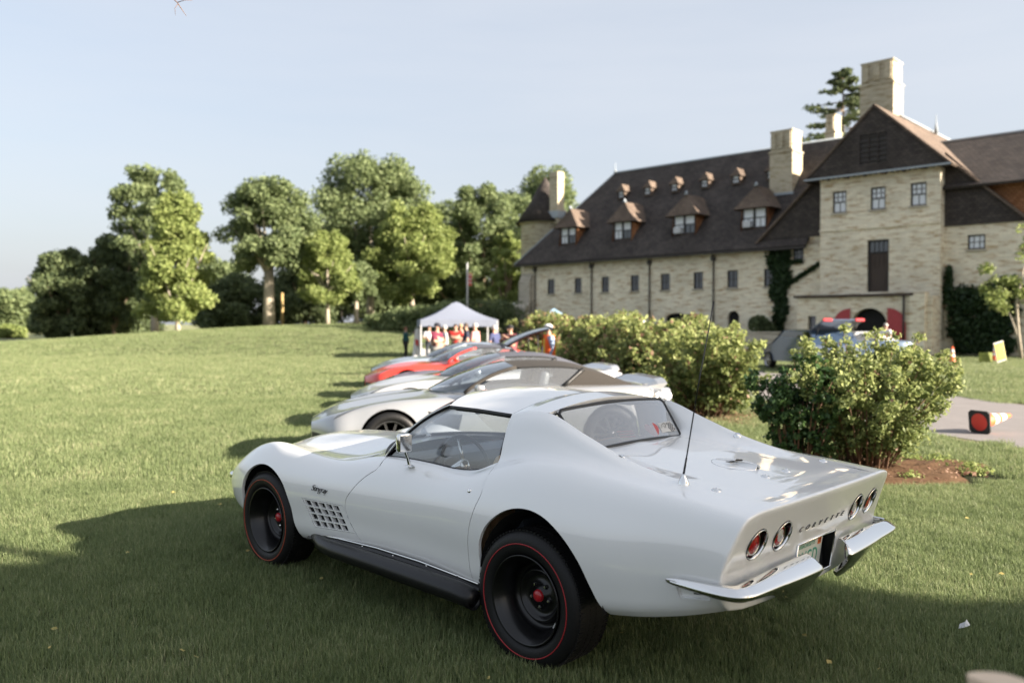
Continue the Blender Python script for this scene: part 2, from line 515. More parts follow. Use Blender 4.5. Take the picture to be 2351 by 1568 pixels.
L6 = [(2.22, .32, .495), (2.1, .50, .545), (1.9, .57, .655), (1.75, .60, .735), (1.55, .63, .815), (1.38, .64, .845), (1.22, .645, .852), (1.0, .65, .83), (.73, .66, .815), (.5, .665, .822), (.3, .66, .858), (.1, .655, .886), (-.1, .655, .894), (-.35, .655, .890), (-.55, .657, .883), (-.72, .66, .900), (-.89, .672, .962), (-1.14, .675, 1.028), (-1.4, .68, 1.034), (-1.66, .69, 1.005), (-1.89, .70, .978), (-2.1, .705, .957), (-2.34, .715, .931)]
# behind the door: the sail panel up to the roof
L7 = [(-.89, .632, 1.065), (-1.0, .628, 1.10), (-1.14, .628, 1.115), (-1.4, .64, 1.068), (-1.66, .652, 1.022), (-1.89, .662, .986), (-2.1, .665, .961), (-2.34, .66, .937)]
L8 = [(-.89, .592, 1.165), (-1.0, .59, 1.193), (-1.14, .59, 1.203), (-1.4, .602, 1.125), (-1.66, .615, 1.045), (-1.89, .62, .995), (-2.1, .622, .965), (-2.34, .60, .939)]
L9 = [(-.89, .56, 1.213), (-1.0, .552, 1.236), (-1.14, .55, 1.238), (-1.4, .562, 1.147), (-1.66, .573, 1.056), (-1.89, .575, 1.0), (-2.1, .57, .966), (-2.34, .54, .940)]
xs_h = np.concatenate([np.linspace(2.22, 1.9, 16, endpoint=False), np.linspace(1.9, -2.34, 214)])
# phantom sill line ahead of the door pillar keeps the section smooth over the shoulder
L7f = [(2.22, .28, .50), (2.1, .40, .555), (1.9, .45, .668), (1.75, .48, .74), (1.55, .50, .79), (1.38, .50, .805), (1.22, .50, .808), (1.0, .50, .803), (.73, .52, .803), (.5, .56, .822), (.3, .60, .872), (.1, .62, .893), (-.1, .622, .887), (-.35, .622, .878), (-.55, .625, .872), (-.70, .63, .895)]
X7 = [(-.80, .638, 1.025)]; X8 = [(-.80, .600, 1.135)]; X9 = [(-.80, .567, 1.185)]
side = Loft([L0, L1, L2, L3, L4, L5, L6, sorted(L7f + X7 + L7), sorted([(x, max(0.02, y - .06), z + .01) for x, y, z in L7f] + X8 + L8),
             sorted([(x, max(0.01, y - .10), z + .015) for x, y, z in L7f] + X9 + L9)], xs_h,
            smooth_u=4, smooth_v=3, tail=(-1.9, lambda b, z: float(xtail(b, z)) + FIL))
U_of_x = lambda x: float(np.interp(-x, -side.G[:, 3 * SEG, 0], np.arange(side.N)))
V5 = 5 * SEG
front_arch = [(1.50, .18), (1.535, .30), (1.545, .40), (1.525, .52), (1.46, .635), (1.36, .703), (1.234, .726), (1.09, .697), (.965, .615), (.90, .50), (.868, .38), (.83, .29), (.79, .18)]
rear_arch = [(-.965, .18), (-.935, .30), (-.925, .40), (-.918, .48), (-.924, .56), (-.96, .64), (-1.03, .712), (-1.11, .76), (-1.2, .786), (-1.29, .79), (-1.38, .772), (-1.475, .725), (-1.555, .663), (-1.615, .594), (-1.665, .50), (-1.705, .42), (-1.74, .36), (-1.79, .28), (-1.83, .18)]
door_front = [(.12, .30), (.155, .36), (.215, .42), (.283, .50), (.305, .56), (.30, .61), (.26, .665), (.155, .765), (.075, .815)]
door_rear = [(-.845, .30), (-.835, .38), (-.828, .45), (-.828, .52), (-.838, .61), (-.868, .72), (-.90, .80)]
vent_out = [(.755, .560), (.33, .566), (.222, .412), (.64, .384)]
fa = side.uv_of(dense(front_arch, 8), V5); ra = side.uv_of(dense(rear_arch, 8), V5)
V6 = 6 * SEG
df = side.uv_of(dense(door_front, 7), V5); dr = side.uv_of(dense(door_rear, 7), V5)
df = np.vstack([df, [[U_of_x(.062), 5.0 * SEG], [U_of_x(.075), 5.5 * SEG], [U_of_x(.09), V6]]])
dr = np.vstack([dr, [[U_of_x(-.905), 5.0 * SEG], [U_of_x(-.893), 5.5 * SEG], [U_of_x(-.888), V6]]])
rear_u = U_of_x(-.888)
vent_uv = side.uv_of(dense(vent_out + vent_out[:1], 10, smooth=False), V5)
door_poly = np.vstack([df, dr[::-1]])
door_poly_closed = np.vstack([[(door_poly[0][0], -9)], door_poly, [(door_poly[-1][0], -9)]])
arch_f_poly = np.vstack([[(fa[0][0], -20)], fa, [(fa[-1][0], -20)]])
arch_r_poly = np.vstack([[(ra[0][0], -20)], ra, [(ra[-1][0], -20)]])
marker_xz = [(-2.113, .592), (-2.262, .600), (-2.266, .556), (-2.128, .544)]
marker_uv = side.uv_of(dense(marker_xz + marker_xz[:1], 6, smooth=False), V5)
pieces = cut_skin(side, (0, side.N - 1), (0, V6), [fa, ra, df, dr, vent_uv, marker_uv],
                  {'door': door_poly_closed, '-arch1': arch_f_poly, '-arch2': arch_r_poly, '-vent': vent_uv, '-marker': marker_uv})
sail = cut_skin(side, (rear_u, side.N - 1), (V6, 9 * SEG), [], {})
def lip_side(a, b, p, q):      # lips only round openings: not at the tail nor where the quarter runs on into the sail
    if min(p[0], q[0]) > side.N - 1.01: return False
    if min(p[1], q[1]) > V6 - .01 and (max(a[0], b[0]) < -.885 or min(a[0], b[0]) > .27): return False
    return True
def lip_sail(a, b, p, q):      # only the pillar's front edge
    return max(p[0], q[0]) < rear_u + .01
side_l6x = -side.G[:, V6, 0]; side_l6z = side.G[:, V6, 2]
body_parts = []
for sd in (1, -1):
    body_parts.append(skin_mesh(side, *pieces['rest'], lip=.02, shrink=.0022, side=sd, lips_filter=lip_side))
    body_parts.append(skin_mesh(side, *sail['rest'], lip=.012, shrink=0, side=sd, lips_filter=lip_sail))

# hood: from the fender valleys to the middle
H6 = [(x, y, z) for x, y, z in L6 if x >= .28]
H7 = [(2.22, .25, .50), (2.1, .40, .56), (1.9, .46, .672), (1.75, .48, .742), (1.55, .50, .79), (1.22, .50, .808), (1.0, .50, .808), (.73, .51, .812), (.5, .52, .828), (.28, .53, .875)]
H8 = [(2.22, .18, .505), (2.1, .28, .575), (1.9, .32, .695), (1.75, .33, .762), (1.55, .34, .805), (1.22, .34, .828), (1.0, .34, .835), (.73, .34, .842), (.5, .34, .865), (.28, .34, .90)]
H9 = [(2.22, .1, .507), (2.1, .14, .58), (1.9, .16, .715), (1.75, .17, .79), (1.55, .18, .842), (1.22, .18, .872), (1.0, .18, .88), (.73, .18, .885), (.5, .18, .90), (.28, .18, .915)]
H10 = [(2.22, 0.0, .508), (2.1, 0.0, .582), (1.9, 0.0, .72), (1.75, 0.0, .797), (1.55, 0.0, .85), (1.22, 0.0, .88), (1.0, 0.0, .888), (.73, 0.0, .892), (.5, 0.0, .905), (.28, 0.0, .92)]
hood = Loft([H6, H7, H8, H9, H10], xs_h[xs_h >= .28], smooth_u=3, smooth_v=2)
for j in range(hood.N):       # weld the hood edge to the fender edge
    d = side.G[j, V6] - hood.G[j, 0]
    w = np.linspace(1, 0, 9) ** 1.5
    hood.G[j, :9] += d[None] * w[:, None]
hood.normals()
hs = cut_skin(hood, (0, hood.N - 1), (0, hood.Mv - 1), [], {})
for sd in (1, -1):
    body_parts.append(skin_mesh(hood, *hs['rest'], lip=0, side=sd))

# deck and the inner flanks of the buttresses
D9 = [p for p in L9 if p[0] <= -1.14]
D10 = [(-1.14, .535, 1.215), (-1.4, .535, 1.105), (-1.66, .53, 1.03), (-1.89, .51, .994), (-2.1, .48, .967), (-2.34, .44, .941)]
D11 = [(-1.14, .50, 1.06), (-1.4, .485, 1.048), (-1.66, .45, 1.014), (-1.89, .42, .989), (-2.1, .40, .967), (-2.34, .36, .942)]
D12 = [(-1.14, .36, 1.045), (-1.4, .33, 1.04), (-1.66, .30, 1.016), (-1.89, .28, .991), (-2.1, .26, .968), (-2.34, .24, .943)]
D13 = [(-1.14, 0.0, 1.05), (-1.4, 0.0, 1.045), (-1.66, 0.0, 1.02), (-1.89, 0.0, .994), (-2.1, 0.0, .969), (-2.34, 0.0, .944)]
deck = Loft([D9, D10, D11, D12, D13], xs_h[xs_h <= -1.14], smooth_u=2, smooth_v=2, tail=(-1.9, lambda b, z: float(xtail(b, z)) + FIL))
for j in range(deck.N):
    d = side.G[side.N - deck.N + j, 9 * SEG] - deck.G[j, 0]
    w = np.linspace(1, 0, 9) ** 1.5
    deck.G[j, :9] += d[None] * w[:, None]
# a faint lip where the deck turns up into the tail
lipw = np.exp(-((deck.G[:, :, 0] + 2.33) / .06) ** 2) * .006 * np.clip((.62 - deck.G[:, :, 1]) / .2, 0, 1)
deck.G[:, :, 2] -= lipw
deck.normals()
ds = cut_skin(deck, (0, deck.N - 1), (0, deck.Mv - 1), [], {})
for sd in (1, -1):
    body_parts.append(skin_mesh(deck, *ds['rest'], lip=.01, side=sd, lips_filter=lambda a, b, p, q: max(p[0], q[0]) < .01))

# tail: rolled edge, flat panel with holes for lamps and plate
ringL = [side.G[-1, j] for j in range(0, 9 * SEG + 1)] + [deck.G[-1, j] for j in range(1, deck.Mv)]
ring = np.array(ringL + [p * [1, -1, 1] for p in ringL[::-1][1:]])
nb = 14
bot = np.stack([np.full(nb, 0.0), np.linspace(-ring[0, 1], ring[0, 1], nb + 2)[1:-1], np.full(nb, ring[0, 2])], 1)
bot[:, 2] -= .035 * (1 - (bot[:, 1] / ring[0, 1]) ** 2) ** .5
for q in bot: q[0] = xtail(q[1], q[2]) + FIL
ring = np.vstack([ring, bot])
yz = ring[:, 1:]
nx = np.roll(yz, -1, 0) - np.roll(yz, 1, 0)
nin = np.stack([-nx[:, 1], nx[:, 0]], 1); nin /= np.linalg.norm(nin, axis=1, keepdims=True) + 1e-9
ctr = np.array([0, .74])
if np.einsum('ij,ij->i', nin, ctr - yz).mean() < 0: nin = -nin
NR = 5
tv = []; tn = []; tf = []
n = len(ring)
for j in range(NR + 1):
    ph = PI / 2 * j / NR
    q = yz + nin * FIL * (1 - math.cos(ph))
    x = xtail(q[:, 0], q[:, 1]) + FIL * (1 - math.sin(ph))
    if j == 0: x = ring[:, 0]
    tv += [(x[i], q[i, 0], q[i, 1]) for i in range(n)]
    for i in range(n):
        o = np.array([-math.sin(ph), -nin[i, 0] * math.cos(ph), -nin[i, 1] * math.cos(ph)]); tn.append(o / np.linalg.norm(o))
for j in range(NR):
    for i in range(n):
        i2 = (i + 1) % n
        tf.append((j * n + i, j * n + i2, (j + 1) * n + i2, (j + 1) * n + i))
# orient
f0 = tf[len(tf) // 3]; a_, b_, c_ = [np.array(tv[k]) for k in f0[:3]]
if np.dot(np.cross(b_ - a_, c_ - a_), np.array(tn[f0[0]])) < 0: tf = [f[::-1] for f in tf]
body_parts.append((np.array(tv), tf, np.array(tn)))
inner = [(tv[NR * n + i][1], tv[NR * n + i][2]) for i in range(n)]
LAMP_R = .071
lamp_pos = [(.617, .776), (.406, .776), (-.406, .776), (-.617, .776)]
holes = [[(b + LAMP_R * math.cos(t), z + LAMP_R * math.sin(t)) for t in np.linspace(0, 2 * PI, 41)[:-1]] for b, z in lamp_pos]
plate_hole = [(.205, .692), (-.205, .692), (-.205, .505), (.205, .505)]
pts = list(inner); edges = [(i, (i + 1) % n) for i in range(n)]
for hpts in holes + [plate_hole]:
    k0 = len(pts); pts += hpts; edges += [(k0 + i, k0 + (i + 1) % len(hpts)) for i in range(len(hpts))]
gy, gz_ = np.meshgrid(np.linspace(-.78, .78, 53), np.linspace(.47, .93, 18), indexing='ij')
g = np.stack([gy.ravel(), gz_.ravel()], 1)
g = g[in_poly(g, inner)]
allc = np.array(pts)
g = g[np.array([np.linalg.norm(allc - q, axis=1).min() > .014 for q in g])]
pts += [tuple(q) for q in g]
vo, eo, fo, _, _, _ = delaunay_2d_cdt([Vector(p) for p in pts], edges, [], 0, 1e-6)
Vt = np.array([(v.x, v.y) for v in vo]); Ft = np.array([f for f in fo])
cc = Vt[Ft].mean(axis=1); keep = in_poly(cc, inner)
for hpts in holes + [plate_hole]: keep &= ~in_poly(cc, hpts)
Ft = Ft[keep]
def tail_pt(b, z): return (float(xtail(b, z)), b, z)
def tail_n(b, z):
    e_ = .004
    d = np.array([-1.0, (xtail(b + e_, z) - xtail(b - e_, z)) / (2 * e_), (xtail(b, z + e_) - xtail(b, z - e_)) / (2 * e_)])
    return d / np.linalg.norm(d)
tvv = [tail_pt(*p) for p in Vt]; tnn = [tail_n(*p) for p in Vt]
a_, b_, c_ = [np.array(tvv[k]) for k in Ft[0]]
tff = [tuple(f) if np.dot(np.cross(np.array(tvv[f[1]]) - np.array(tvv[f[0]]), np.array(tvv[f[2]]) - np.array(tvv[f[0]])), [-1, 0, 0]) > 0 else tuple(f[::-1]) for f in Ft]
body_parts.append((np.array(tvv), tff, np.array(tnn)))

# roof behind the lift-off panels and the panels themselves
def roof_pt(x, b):
    """height of the roof skin"""
    ze = np.interp(x, [-1.16, -1.0, -.89, -.6, -.34, -.2], [1.238, 1.236, 1.213, 1.222, 1.222, 1.218])
    be = np.interp(x, [-1.16, -1.0, -.89, -.6, -.34, -.2], [.55, .552, .56, .548, .53, .515])
    cr = np.interp(x, [-1.16, -1.0, -.8, -.6, -.4, -.25, -.1], [.052, .072, .088, .095, .09, .075, .06])
    return ze + cr * (1 - (b / be) ** 2) - .0 * b, be
def roof_patch(x0fn, x1fn, nx_=24, nb_=28):
    vs = []; 
    for i in range(nx_ + 1):
        s = i / nx_
        for j in range(nb_ + 1):
            r = -1 + 2 * j / nb_
            r = math.sin(r * PI / 2) * .35 + r * .65
            xa = x0fn(r); xb = x1fn(r); x = xa + (xb - xa) * s
            z, be = roof_pt(x, 0)
            b = r * be; z, _ = roof_pt(x, b)
            vs.append((x, b, z))
    fs = [(i * (nb_ + 1) + j, (i + 1) * (nb_ + 1) + j, (i + 1) * (nb_ + 1) + j + 1, i * (nb_ + 1) + j + 1) for i in range(nx_) for j in range(nb_)]
    G = np.array(vs).reshape(nx_ + 1, nb_ + 1, 3)
    nn = np.cross(np.gradient(G, axis=0), np.gradient(G, axis=1)); nn /= np.linalg.norm(nn, axis=2, keepdims=True)
    if nn[nx_ // 2, nb_ // 2, 2] < 0: nn = -nn
    nn = nn.reshape(-1, 3)
    a, b, c = [np.array(vs[k]) for k in fs[0][:3]]
    if np.cross(b - a, c - a)[2] < 0: fs = [f[::-1] for f in fs]
    return np.array(vs), fs, nn
hd = lambda r: -.20 - .14 * r * r          # header line, bowed forward in the middle
bp = lambda r: -.886 + .0 * r
rv, rf, rn = roof_patch(lambda r: -.889, lambda r: -1.15)
# blend the outer normals of the roof with the sail so the shoulder reads as one skin
bord = {0, 28}
k0 = len(rv)
rv2 = list(rv); rf2 = list(rf); rn2 = list(rn)
# trailing lip of the roof over the window
row = [24 * 29 + j for j in range(29)]
for j in range(28):
    a, b = row[j], row[j + 1]; m0 = len(rv2)
    rv2 += [rv[a], rv[b], rv[b] + [.02, 0, -.022], rv[a] + [.02, 0, -.022]]; rn2 += [[-1, 0, -.2]] * 4
    rf2.append((m0, m0 + 1, m0 + 2, m0 + 3))
body_parts.append((np.array(rv2), rf2, np.array(rn2)))
from mathutils.kdtree import KDTree
def weld_normals(parts, rad=.014, lim=.45):
    trees = []
    for v, f, n in parts:
        kd = KDTree(len(v))
        for i, p in enumerate(v): kd.insert(p, i)
        kd.balance(); trees.append(kd)
    bb = [(np.min(v, axis=0) - .02, np.max(v, axis=0) + .02) for v, f, n in parts]
    new = []
    for a, (v, f, n) in enumerate(parts):
        n2 = np.array(n, float).copy()
        for b in range(len(parts)):
            if a == b: continue
            lo, hi = bb[b]
            idx = np.where(((np.asarray(v) > lo) & (np.asarray(v) < hi)).all(axis=1))[0]
            for i in idx:
                p, j, d = trees[b].find(v[i])
                if d is not None and d < rad:
                    m = np.asarray(parts[b][2][j]); c = float(np.dot(m, n[i]))
                    if c > lim:
                        w = 1 - d / rad
                        q = n2[i] + m * (0.5 + .5 * w) * (1 if w > .3 else w / .3); n2[i] = q / np.linalg.norm(q)
        new.append((v, f, n2))
    return new
body_parts = weld_normals(body_parts)
bv, bf, bn = join_skins(body_parts)
body = link('body', mesh_from(bv, bf, bn), M['white_paint'], hero)
# doors
for sd in (1, -1):
    dv, dfc, dn = skin_mesh(side, *pieces['door'], lip=.02, shrink=.0026, side=sd)
    door = link('door', mesh_from(dv, dfc, dn), M['white_paint'], hero)
    if sd == 1: door_left = door
    # lock button and the handle plate in the door top
    p, nrm = side.ev(side.uv_of([(-.80, .815)], V5)); p = Vector(p[0]) * 1; nrm = Vector(nrm[0])
    if sd < 0: p.y = -p.y; nrm.y = -nrm.y
    Mx = Matrix.Translation(p) @ nrm.to_track_quat('Z', 'Y').to_matrix().to_4x4()
    MB().lathe([(0, .006), (.009, .006), (.013, .003), (.0135, -.004)], 20, M=Mx).build('lock_button', M['chrome'], door)

for sd in (1, -1):
    for cur in (df, dr):
        mb = MB()
        P_, n_ = side.ev(np.clip(cur, 0, None)); P_ = P_ - n_ * .011
        mb.tube([(p[0], sd * p[1], p[2]) for p in P_], .0065, 6)
        mb.build('door_gap_shade', M['under'], hero)  # dark tube behind the seam, painting the gap's shade
from mathutils.bvhtree import BVHTree
body_bvh = BVHTree.FromPolygons([Vector(v) for v in bv], bf)
def top_z(x, y):
    p, n_, i, d = body_bvh.ray_cast(Vector((x, y, 3)), Vector((0, 0, -1)))
    return (p.z, n_) if p is not None else (1.0, Vector((0, 0, 1)))

# lift-off roof panels and the trim round them
pv, pf, pn = roof_patch(hd, lambda r: -.8865, 26, 28)
roof = link('roof_panel', mesh_from(pv, pf, pn), M['white_paint'], hero)
mb = MB()
for sd in (1, -1):
    e_ = [(x, sd * (roof_pt(x, 0)[1] - .004), roof_pt(x, roof_pt(x, 0)[1])[0] - .012) for x in np.linspace(-.345, -.885, 12)]
    mb.tube(e_, .011, 6)
mb.tube([(-.20 - .14 * r * r + .004, r * .515, roof_pt(-.2 - .14 * r * r, r * .515)[0] - .008) for r in np.linspace(-1, 1, 15)], .009, 6)
mb.build('roof_seal', M['black_trim'], hero)
# a light headliner under the roof
hv, hf, hn = roof_patch(lambda r: hd(r) - .03, lambda r: -1.13, 12, 14)
link('headliner', mesh_from(hv * [1, .96, 1] - [0, 0, .03], [f[::-1] for f in hf], -hn), M['dash_black'], hero)

# windscreen, posts
def screen_pt(r, t):
    base = Vector((.50 - .39 * abs(r) ** 2.2, r * .645, .915 - .028 * abs(r) ** 2))
    x = hd(r) + .006; top = Vector((x, r * .512, roof_pt(x, r * .512)[0] - .008))
    p = base.lerp(top, t)
    b_ = .035 * 4 * t * (1 - t)
    return p + Vector((b_ * .45, 0, b_))
vs = []; fs = []
for i in range(25):
    for j in range(13): vs.append(screen_pt(-1 + 2 * i / 24, j / 12))
for i in range(24):
    for j in range(12):
        a = i * 13 + j; fs.append((a, a + 13, a + 14, a + 1))
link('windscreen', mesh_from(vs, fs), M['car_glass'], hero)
for sd in (1, -1):
    mb = MB(); mc = MB()
    pts = [screen_pt(sd, t) for t in np.linspace(-.02, 1.0, 12)]
    mb.tube([p + Vector((-.004, sd * .006, .002)) for p in pts], .013, 8)
    mc.tube([p + Vector((-.010, sd * .017, .006)) for p in pts], .0055, 6)
    mb.build('windscreen_post', M['black_gloss'], hero)
    mc.build('post_trim', M['chrome'], hero)
mb = MB().tube([screen_pt(r, 0.0) + Vector((.005, 0, .002)) for r in np.linspace(-1, 1, 21)], .012, 6)
mb.build('cowl_seal', M['black_trim'], hero)

# side windows
for sd in (1, -1):
    vs = []; fs = []; NB = 24
    for i in range(NB + 1):
        s_ = i / NB
        xb = .085 - .955 * s_
        zb = float(np.interp(-xb, side_l6x, side_l6z)) - .006; yb = float(np.interp(-xb, side_l6x, side.G[:, V6, 1])) - .012
        if xb < -.60: zb = min(zb, .889 + (max(0, -.60 - xb)) * .16)
        xt_ = -.33 - .545 * s_
        zt_, be = roof_pt(xt_, 0); zt_ = roof_pt(xt_, be)[0] - .016; bt_ = be - .010
        for j in range(9):
            t = j / 8
            p = Vector((xb, yb, zb)).lerp(Vector((xt_, bt_, zt_)), t)
            p.y += .018 * 4 * t * (1 - t)
            vs.append((p.x, sd * p.y, p.z))
    for i in range(NB):
        for j in range(8):
            a = i * 9 + j; fs.append((a, a + 9, a + 10, a + 1))
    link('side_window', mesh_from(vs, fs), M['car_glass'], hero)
mb = MB()
for sd in (1, -1):
    mb.tube([(x, sd * (float(np.interp(-x, side_l6x, side.G[:, V6, 1])) - .006), min(float(np.interp(-x, side_l6x, side_l6z)), .90 + .12 * max(0, -.7 - x)) - .001) for x in np.linspace(.09, -.87, 26)], .006, 6)
    mb.tube([(-.872, sd * .648, .925), (-.905, sd * .668, .952)], .005, 6)
mb.build('window_seal', M['black_trim'], hero)

# rear window: upright glass between the buttresses, black rubber round it
def rw_pt(r, t):
    x = -1.15 - .165 * t - .012 * (1 - r * r); b = r * (.50 - .025 * t)
    return Vector((x, b, 1.268 - .02 * r * r - .222 * t + (.0 if t < .5 else 0)))
vs = []; fs = []
for i in range(21):
    for j in range(7): vs.append(rw_pt(-1 + 2 * i / 20, j / 6))
for i in range(20):
    for j in range(6):
        a = i * 7 + j; fs.append((a, a + 1, a + 8, a + 7))
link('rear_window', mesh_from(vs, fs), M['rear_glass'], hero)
loop = [rw_pt(r, .03) for r in np.linspace(-.93, .93, 17)] + [rw_pt(.985, t) for t in np.linspace(.1, .9, 8)] + [rw_pt(r, .985) for r in np.linspace(.95, -.95, 17)] + [rw_pt(-.985, t) for t in np.linspace(.9, .1, 8)]
mb = MB().tube([p + Vector((.004, 0, 0)) for p in loop + loop[:1]], .010, 8)
mb.build('window_rubber', M['black_gloss'], hero)
# stickers just outside the rear glass, colours dimmed as if seen through it
def on_glass(y, z, off=.004):
    t = (1.258 - z) / .222
    p = rw_pt(y / .485, t); return Vector((p.x - off, y, z))
def sticker(name, mat, outline, y0, z0):
    vs = [on_glass(y0 + a, z0 + b) for a, b in outline]
    return link(name, mesh_from(vs, [tuple(range(len(vs)))], smooth=False), mat, hero)
M['sticker_red'] = pmat('sticker_red', (.40, .06, .06), .4)
M['sticker_white'] = pmat('sticker_white', (.50, .50, .49), .4)
M['sticker_black'] = pmat('sticker_black', (.02, .02, .02), .4)
heart = [(.075 * .9 * math.sin(t) ** 3, .05 * (.8125 * math.cos(t) - .3125 * math.cos(2 * t) - .125 * math.cos(3 * t) - .0625 * math.cos(4 * t))) for t in np.linspace(0, 2 * PI, 29)[:-1]]
sticker('sticker', M['sticker_red'], heart, -.20, 1.09)
sticker('sticker', M['sticker_white'], [(-.075, -.026), (.075, -.026), (.075, .026), (-.075, .026)][::-1], -.355, 1.095)
mb = MB()
for i in range(6):
    for j in range(4):
        if (i + j) % 2 == 0:
            y = -.372 - i * .0098; z = 1.112 - j * .0115
            mb.add([on_glass(y + a, z + b, .0052) for a, b in ((-.0049, -.0057), (.0049, -.0057), (.0049, .0057), (-.0049, .0057))], [(0, 1, 2, 3)])
Mg = Matrix.Translation(on_glass(-.315, 1.095, .006)) @ Matrix.Rotation(R(-90), 4, 'Y') @ Matrix.Rotation(0, 4, 'Z')
mb.lathe([(.022, 0), (.027, .0005)], 24, M=Mg); mb.lathe([(.010, 0), (.0125, .0005)], 18, M=Mg)
mb.build('sticker_print', M['sticker_black'], hero)
mb = MB()
for k in range(3):
    mb.add([on_glass(.06 + a, 1.075 + k * .014 + b, .0045) for a, b in ((-.07, -.004), (.07, .004), (.07, .011), (-.07, .003))], [(0, 1, 2, 3)])
mb.build('sticker', [M['sticker_red']], hero)

# ---- cabin
mb = MB()
mb.box((-.35, 0, .30), (1.6, 1.40, .06), 0)                                # floor
mb.box((-1.0, 0, .62), (.06, 1.25, .62), 0)                                # bulkhead
mb.box((-1.12, 0, .90), (.34, 1.16, .05), 0)
mb.box((.25, 0, .52), (.14, 1.36, .50), 0)
mb.box((-.25, 0, .46), (1.3, .24, .34), 0, bev=.03)                       # tunnel
mb.build('cabin_shell', M['dash_black'], hero)
mb = MB()
dash = [(.30, .80), (.22, .865), (.06, .878), (-.03, .858), (-.06, .80), (-.02, .68), (.05, .60), (.30, .60)]
vs = []; fs = []
for y in (-.63, .63): vs += [(x, y, z) for x, z in dash]
m_ = len(dash)
for i in range(m_): fs.append((i, (i + 1) % m_, (i + 1) % m_ + m_, i + m_))
fs += [tuple(range(m_))[::-1], tuple(range(m_, 2 * m_))]
mb.add(vs, fs); mb.lathe([(.0, .0), (.075, .0), (.085, -.09)], 24, M=Matrix.Translation((-.065, .46, .775)) @ Matrix.Rotation(R(-90), 4, 'Y'))
mb.lathe([(.0, .0), (.075, .0), (.085, -.09)], 24, M=Matrix.Translation((-.065, .27, .775)) @ Matrix.Rotation(R(-90), 4, 'Y'))
mb.build('dashboard', M['dash_black'], hero, auto=40)
for y in (.36, -.36):
    mb = MB()
    mb.box((-.42, y, .44), (.52, .46, .16), bev=.05)
    mb.box((-.76, y, .70), (.15, .46, .56), bev=.05, M=Matrix.Translation((-.76, y, .7)) @ Matrix.Rotation(R(-14), 4, 'Y') @ Matrix.Translation((.76, -y, -.7)))
    for k in range(4): mb.box((-.42, y - .15 + k * .1, .522), (.40, .085, .02), bev=.008)
    mb.build('seat', M['tan_leather'], hero, auto=40)
for sd in (1, -1):
    mb = MB().box((-.38, sd * .67, .66), (.88, .03, .38), bev=.01)
    mb.box((-.45, sd * .635, .66), (.5, .05, .06), bev=.015)
    mb.build('door_trim', M['tan_leather'], hero, auto=40)
Ms = Matrix.Translation((-.31, .37, .84)) @ Matrix.Rotation(R(-68), 4, 'Y')
mb = MB()
ringp = [(.185 + .0125 * math.cos(t), .0125 * math.sin(t)) for t in np.linspace(0, 2 * PI, 11)[:-1]]
mb.lathe(ringp, 48, M=Ms, close=True)
mb.build('steering_wheel', M['black_gloss'], hero)
mb = MB()
for a in (R(0), R(120), R(240)):
    mb.tube([(0, 0, -.02), (.18 * math.cos(a), .18 * math.sin(a), 0)], [.014, .010], 6, M=Ms)
mb.lathe([(0, .012), (.03, .01), (.045, -.01), (.03, -.14)], 20, M=Ms)
mb.build('wheel_spokes', M['chrome'], hero)
mb = MB().tube([(-.05, 0, 1.19), (-.10, 0, 1.16)], .008, 6).box((-.115, 0, 1.145), (.025, .2, .055), bev=.01)
mb.build('inside_mirror', M['black_gloss'], hero, auto=40)

# ---- wheels
def make_wheel(x, y_c, side_, Rt, w, line_mat):
    """wheel turned about the car's y axis; local z points outward"""
    root = empty('wheel', (x, side_ * y_c, .335), parent=hero)
    root.rotation_euler = (R(-90) if side_ > 0 else R(90), R(0), 0)
    h = w / 2
    f = Rt - .345
    T = MB()
    prof = [(.212, -h + .02), (.25, -h - .008), (.29, -h - .012), (.325 + f, -h + .0), (.340 + f, -h + .02), (.345 + f, -h + .045),
            (.345 + f, h - .045), (.340 + f, h - .02), (.328 + f, h + .0), (.305, h + .012), (.283, h + .016), (.255, h + .013), (.232, h + .004), (.222, h - .012), (.212, h - .02)]
    T.lathe(prof, 72)
    for k in range(88):                       # tread blocks
        a = 2 * PI * k / 88
        Mk = Matrix.Rotation(a, 4, 'Z')
        for zz in (h - .030, -h + .030): T.box((.3425 + f, 0, zz), (.008, .015, .036), M=Mk)
        Mk2 = Matrix.Rotation(a + PI / 88, 4, 'Z')
        for zz in (.022, -.022): T.box((.3430 + f, 0, zz), (.008, .016, .03), M=Mk2)
    T.build('tyre', M['rubber'], root)
    MB().lathe([(.2828, h + .0155), (.2822, h + .0182), (.2782, h + .0182), (.2776, h + .0150)], 72).build('red_band', line_mat, root)
    Rm = MB()
    Rm.lathe([(.2245, h + .006), (.2225, h + .012), (.214, h + .006), (.209, h - .010), (.199, h - .016), (.194, h - .045), (.181, h - .058), (.178, h - .105), (.165, h - .128),
              (.150, h - .132), (.138, h - .118), (.130, h - .098), (.122, h - .100), (.112, h - .118), (.095, h - .128), (.085, h - .126), (.050, h - .124), (.046, h - .10), (.0, h - .10)], 64)
    Rm.lathe([(.2245, h + .006), (.215, h - .02), (.2, -h), (.215, -h - .005)], 40)
    rim = Rm.build('rim', M['black_gloss'], root)
    for k in range(5):
        a = 2 * PI * k / 5 + .3
        nb_ = MB().lathe([(0, .026), (.006, .025), (.0095, .020), (.0105, 0)], 6, smooth=False, M=Matrix.Translation((.060 * math.cos(a), .060 * math.sin(a), h - .127)))
        nb_.build('lug_nut', M['chrome'], rim)
    MB().lathe([(0, .030), (.022, .029), (.030, .022), (.034, .0)], 28, M=Matrix.Translation((0, 0, h - .112))).build('hub_cap', M['red_cap'], rim)
    MB().box((.19, .0, h - .033), (.006, .030, .010), M=Matrix.Rotation(R(150), 4, 'Z')).build('wheel_weight', M['sticker_white'], rim)
    return root
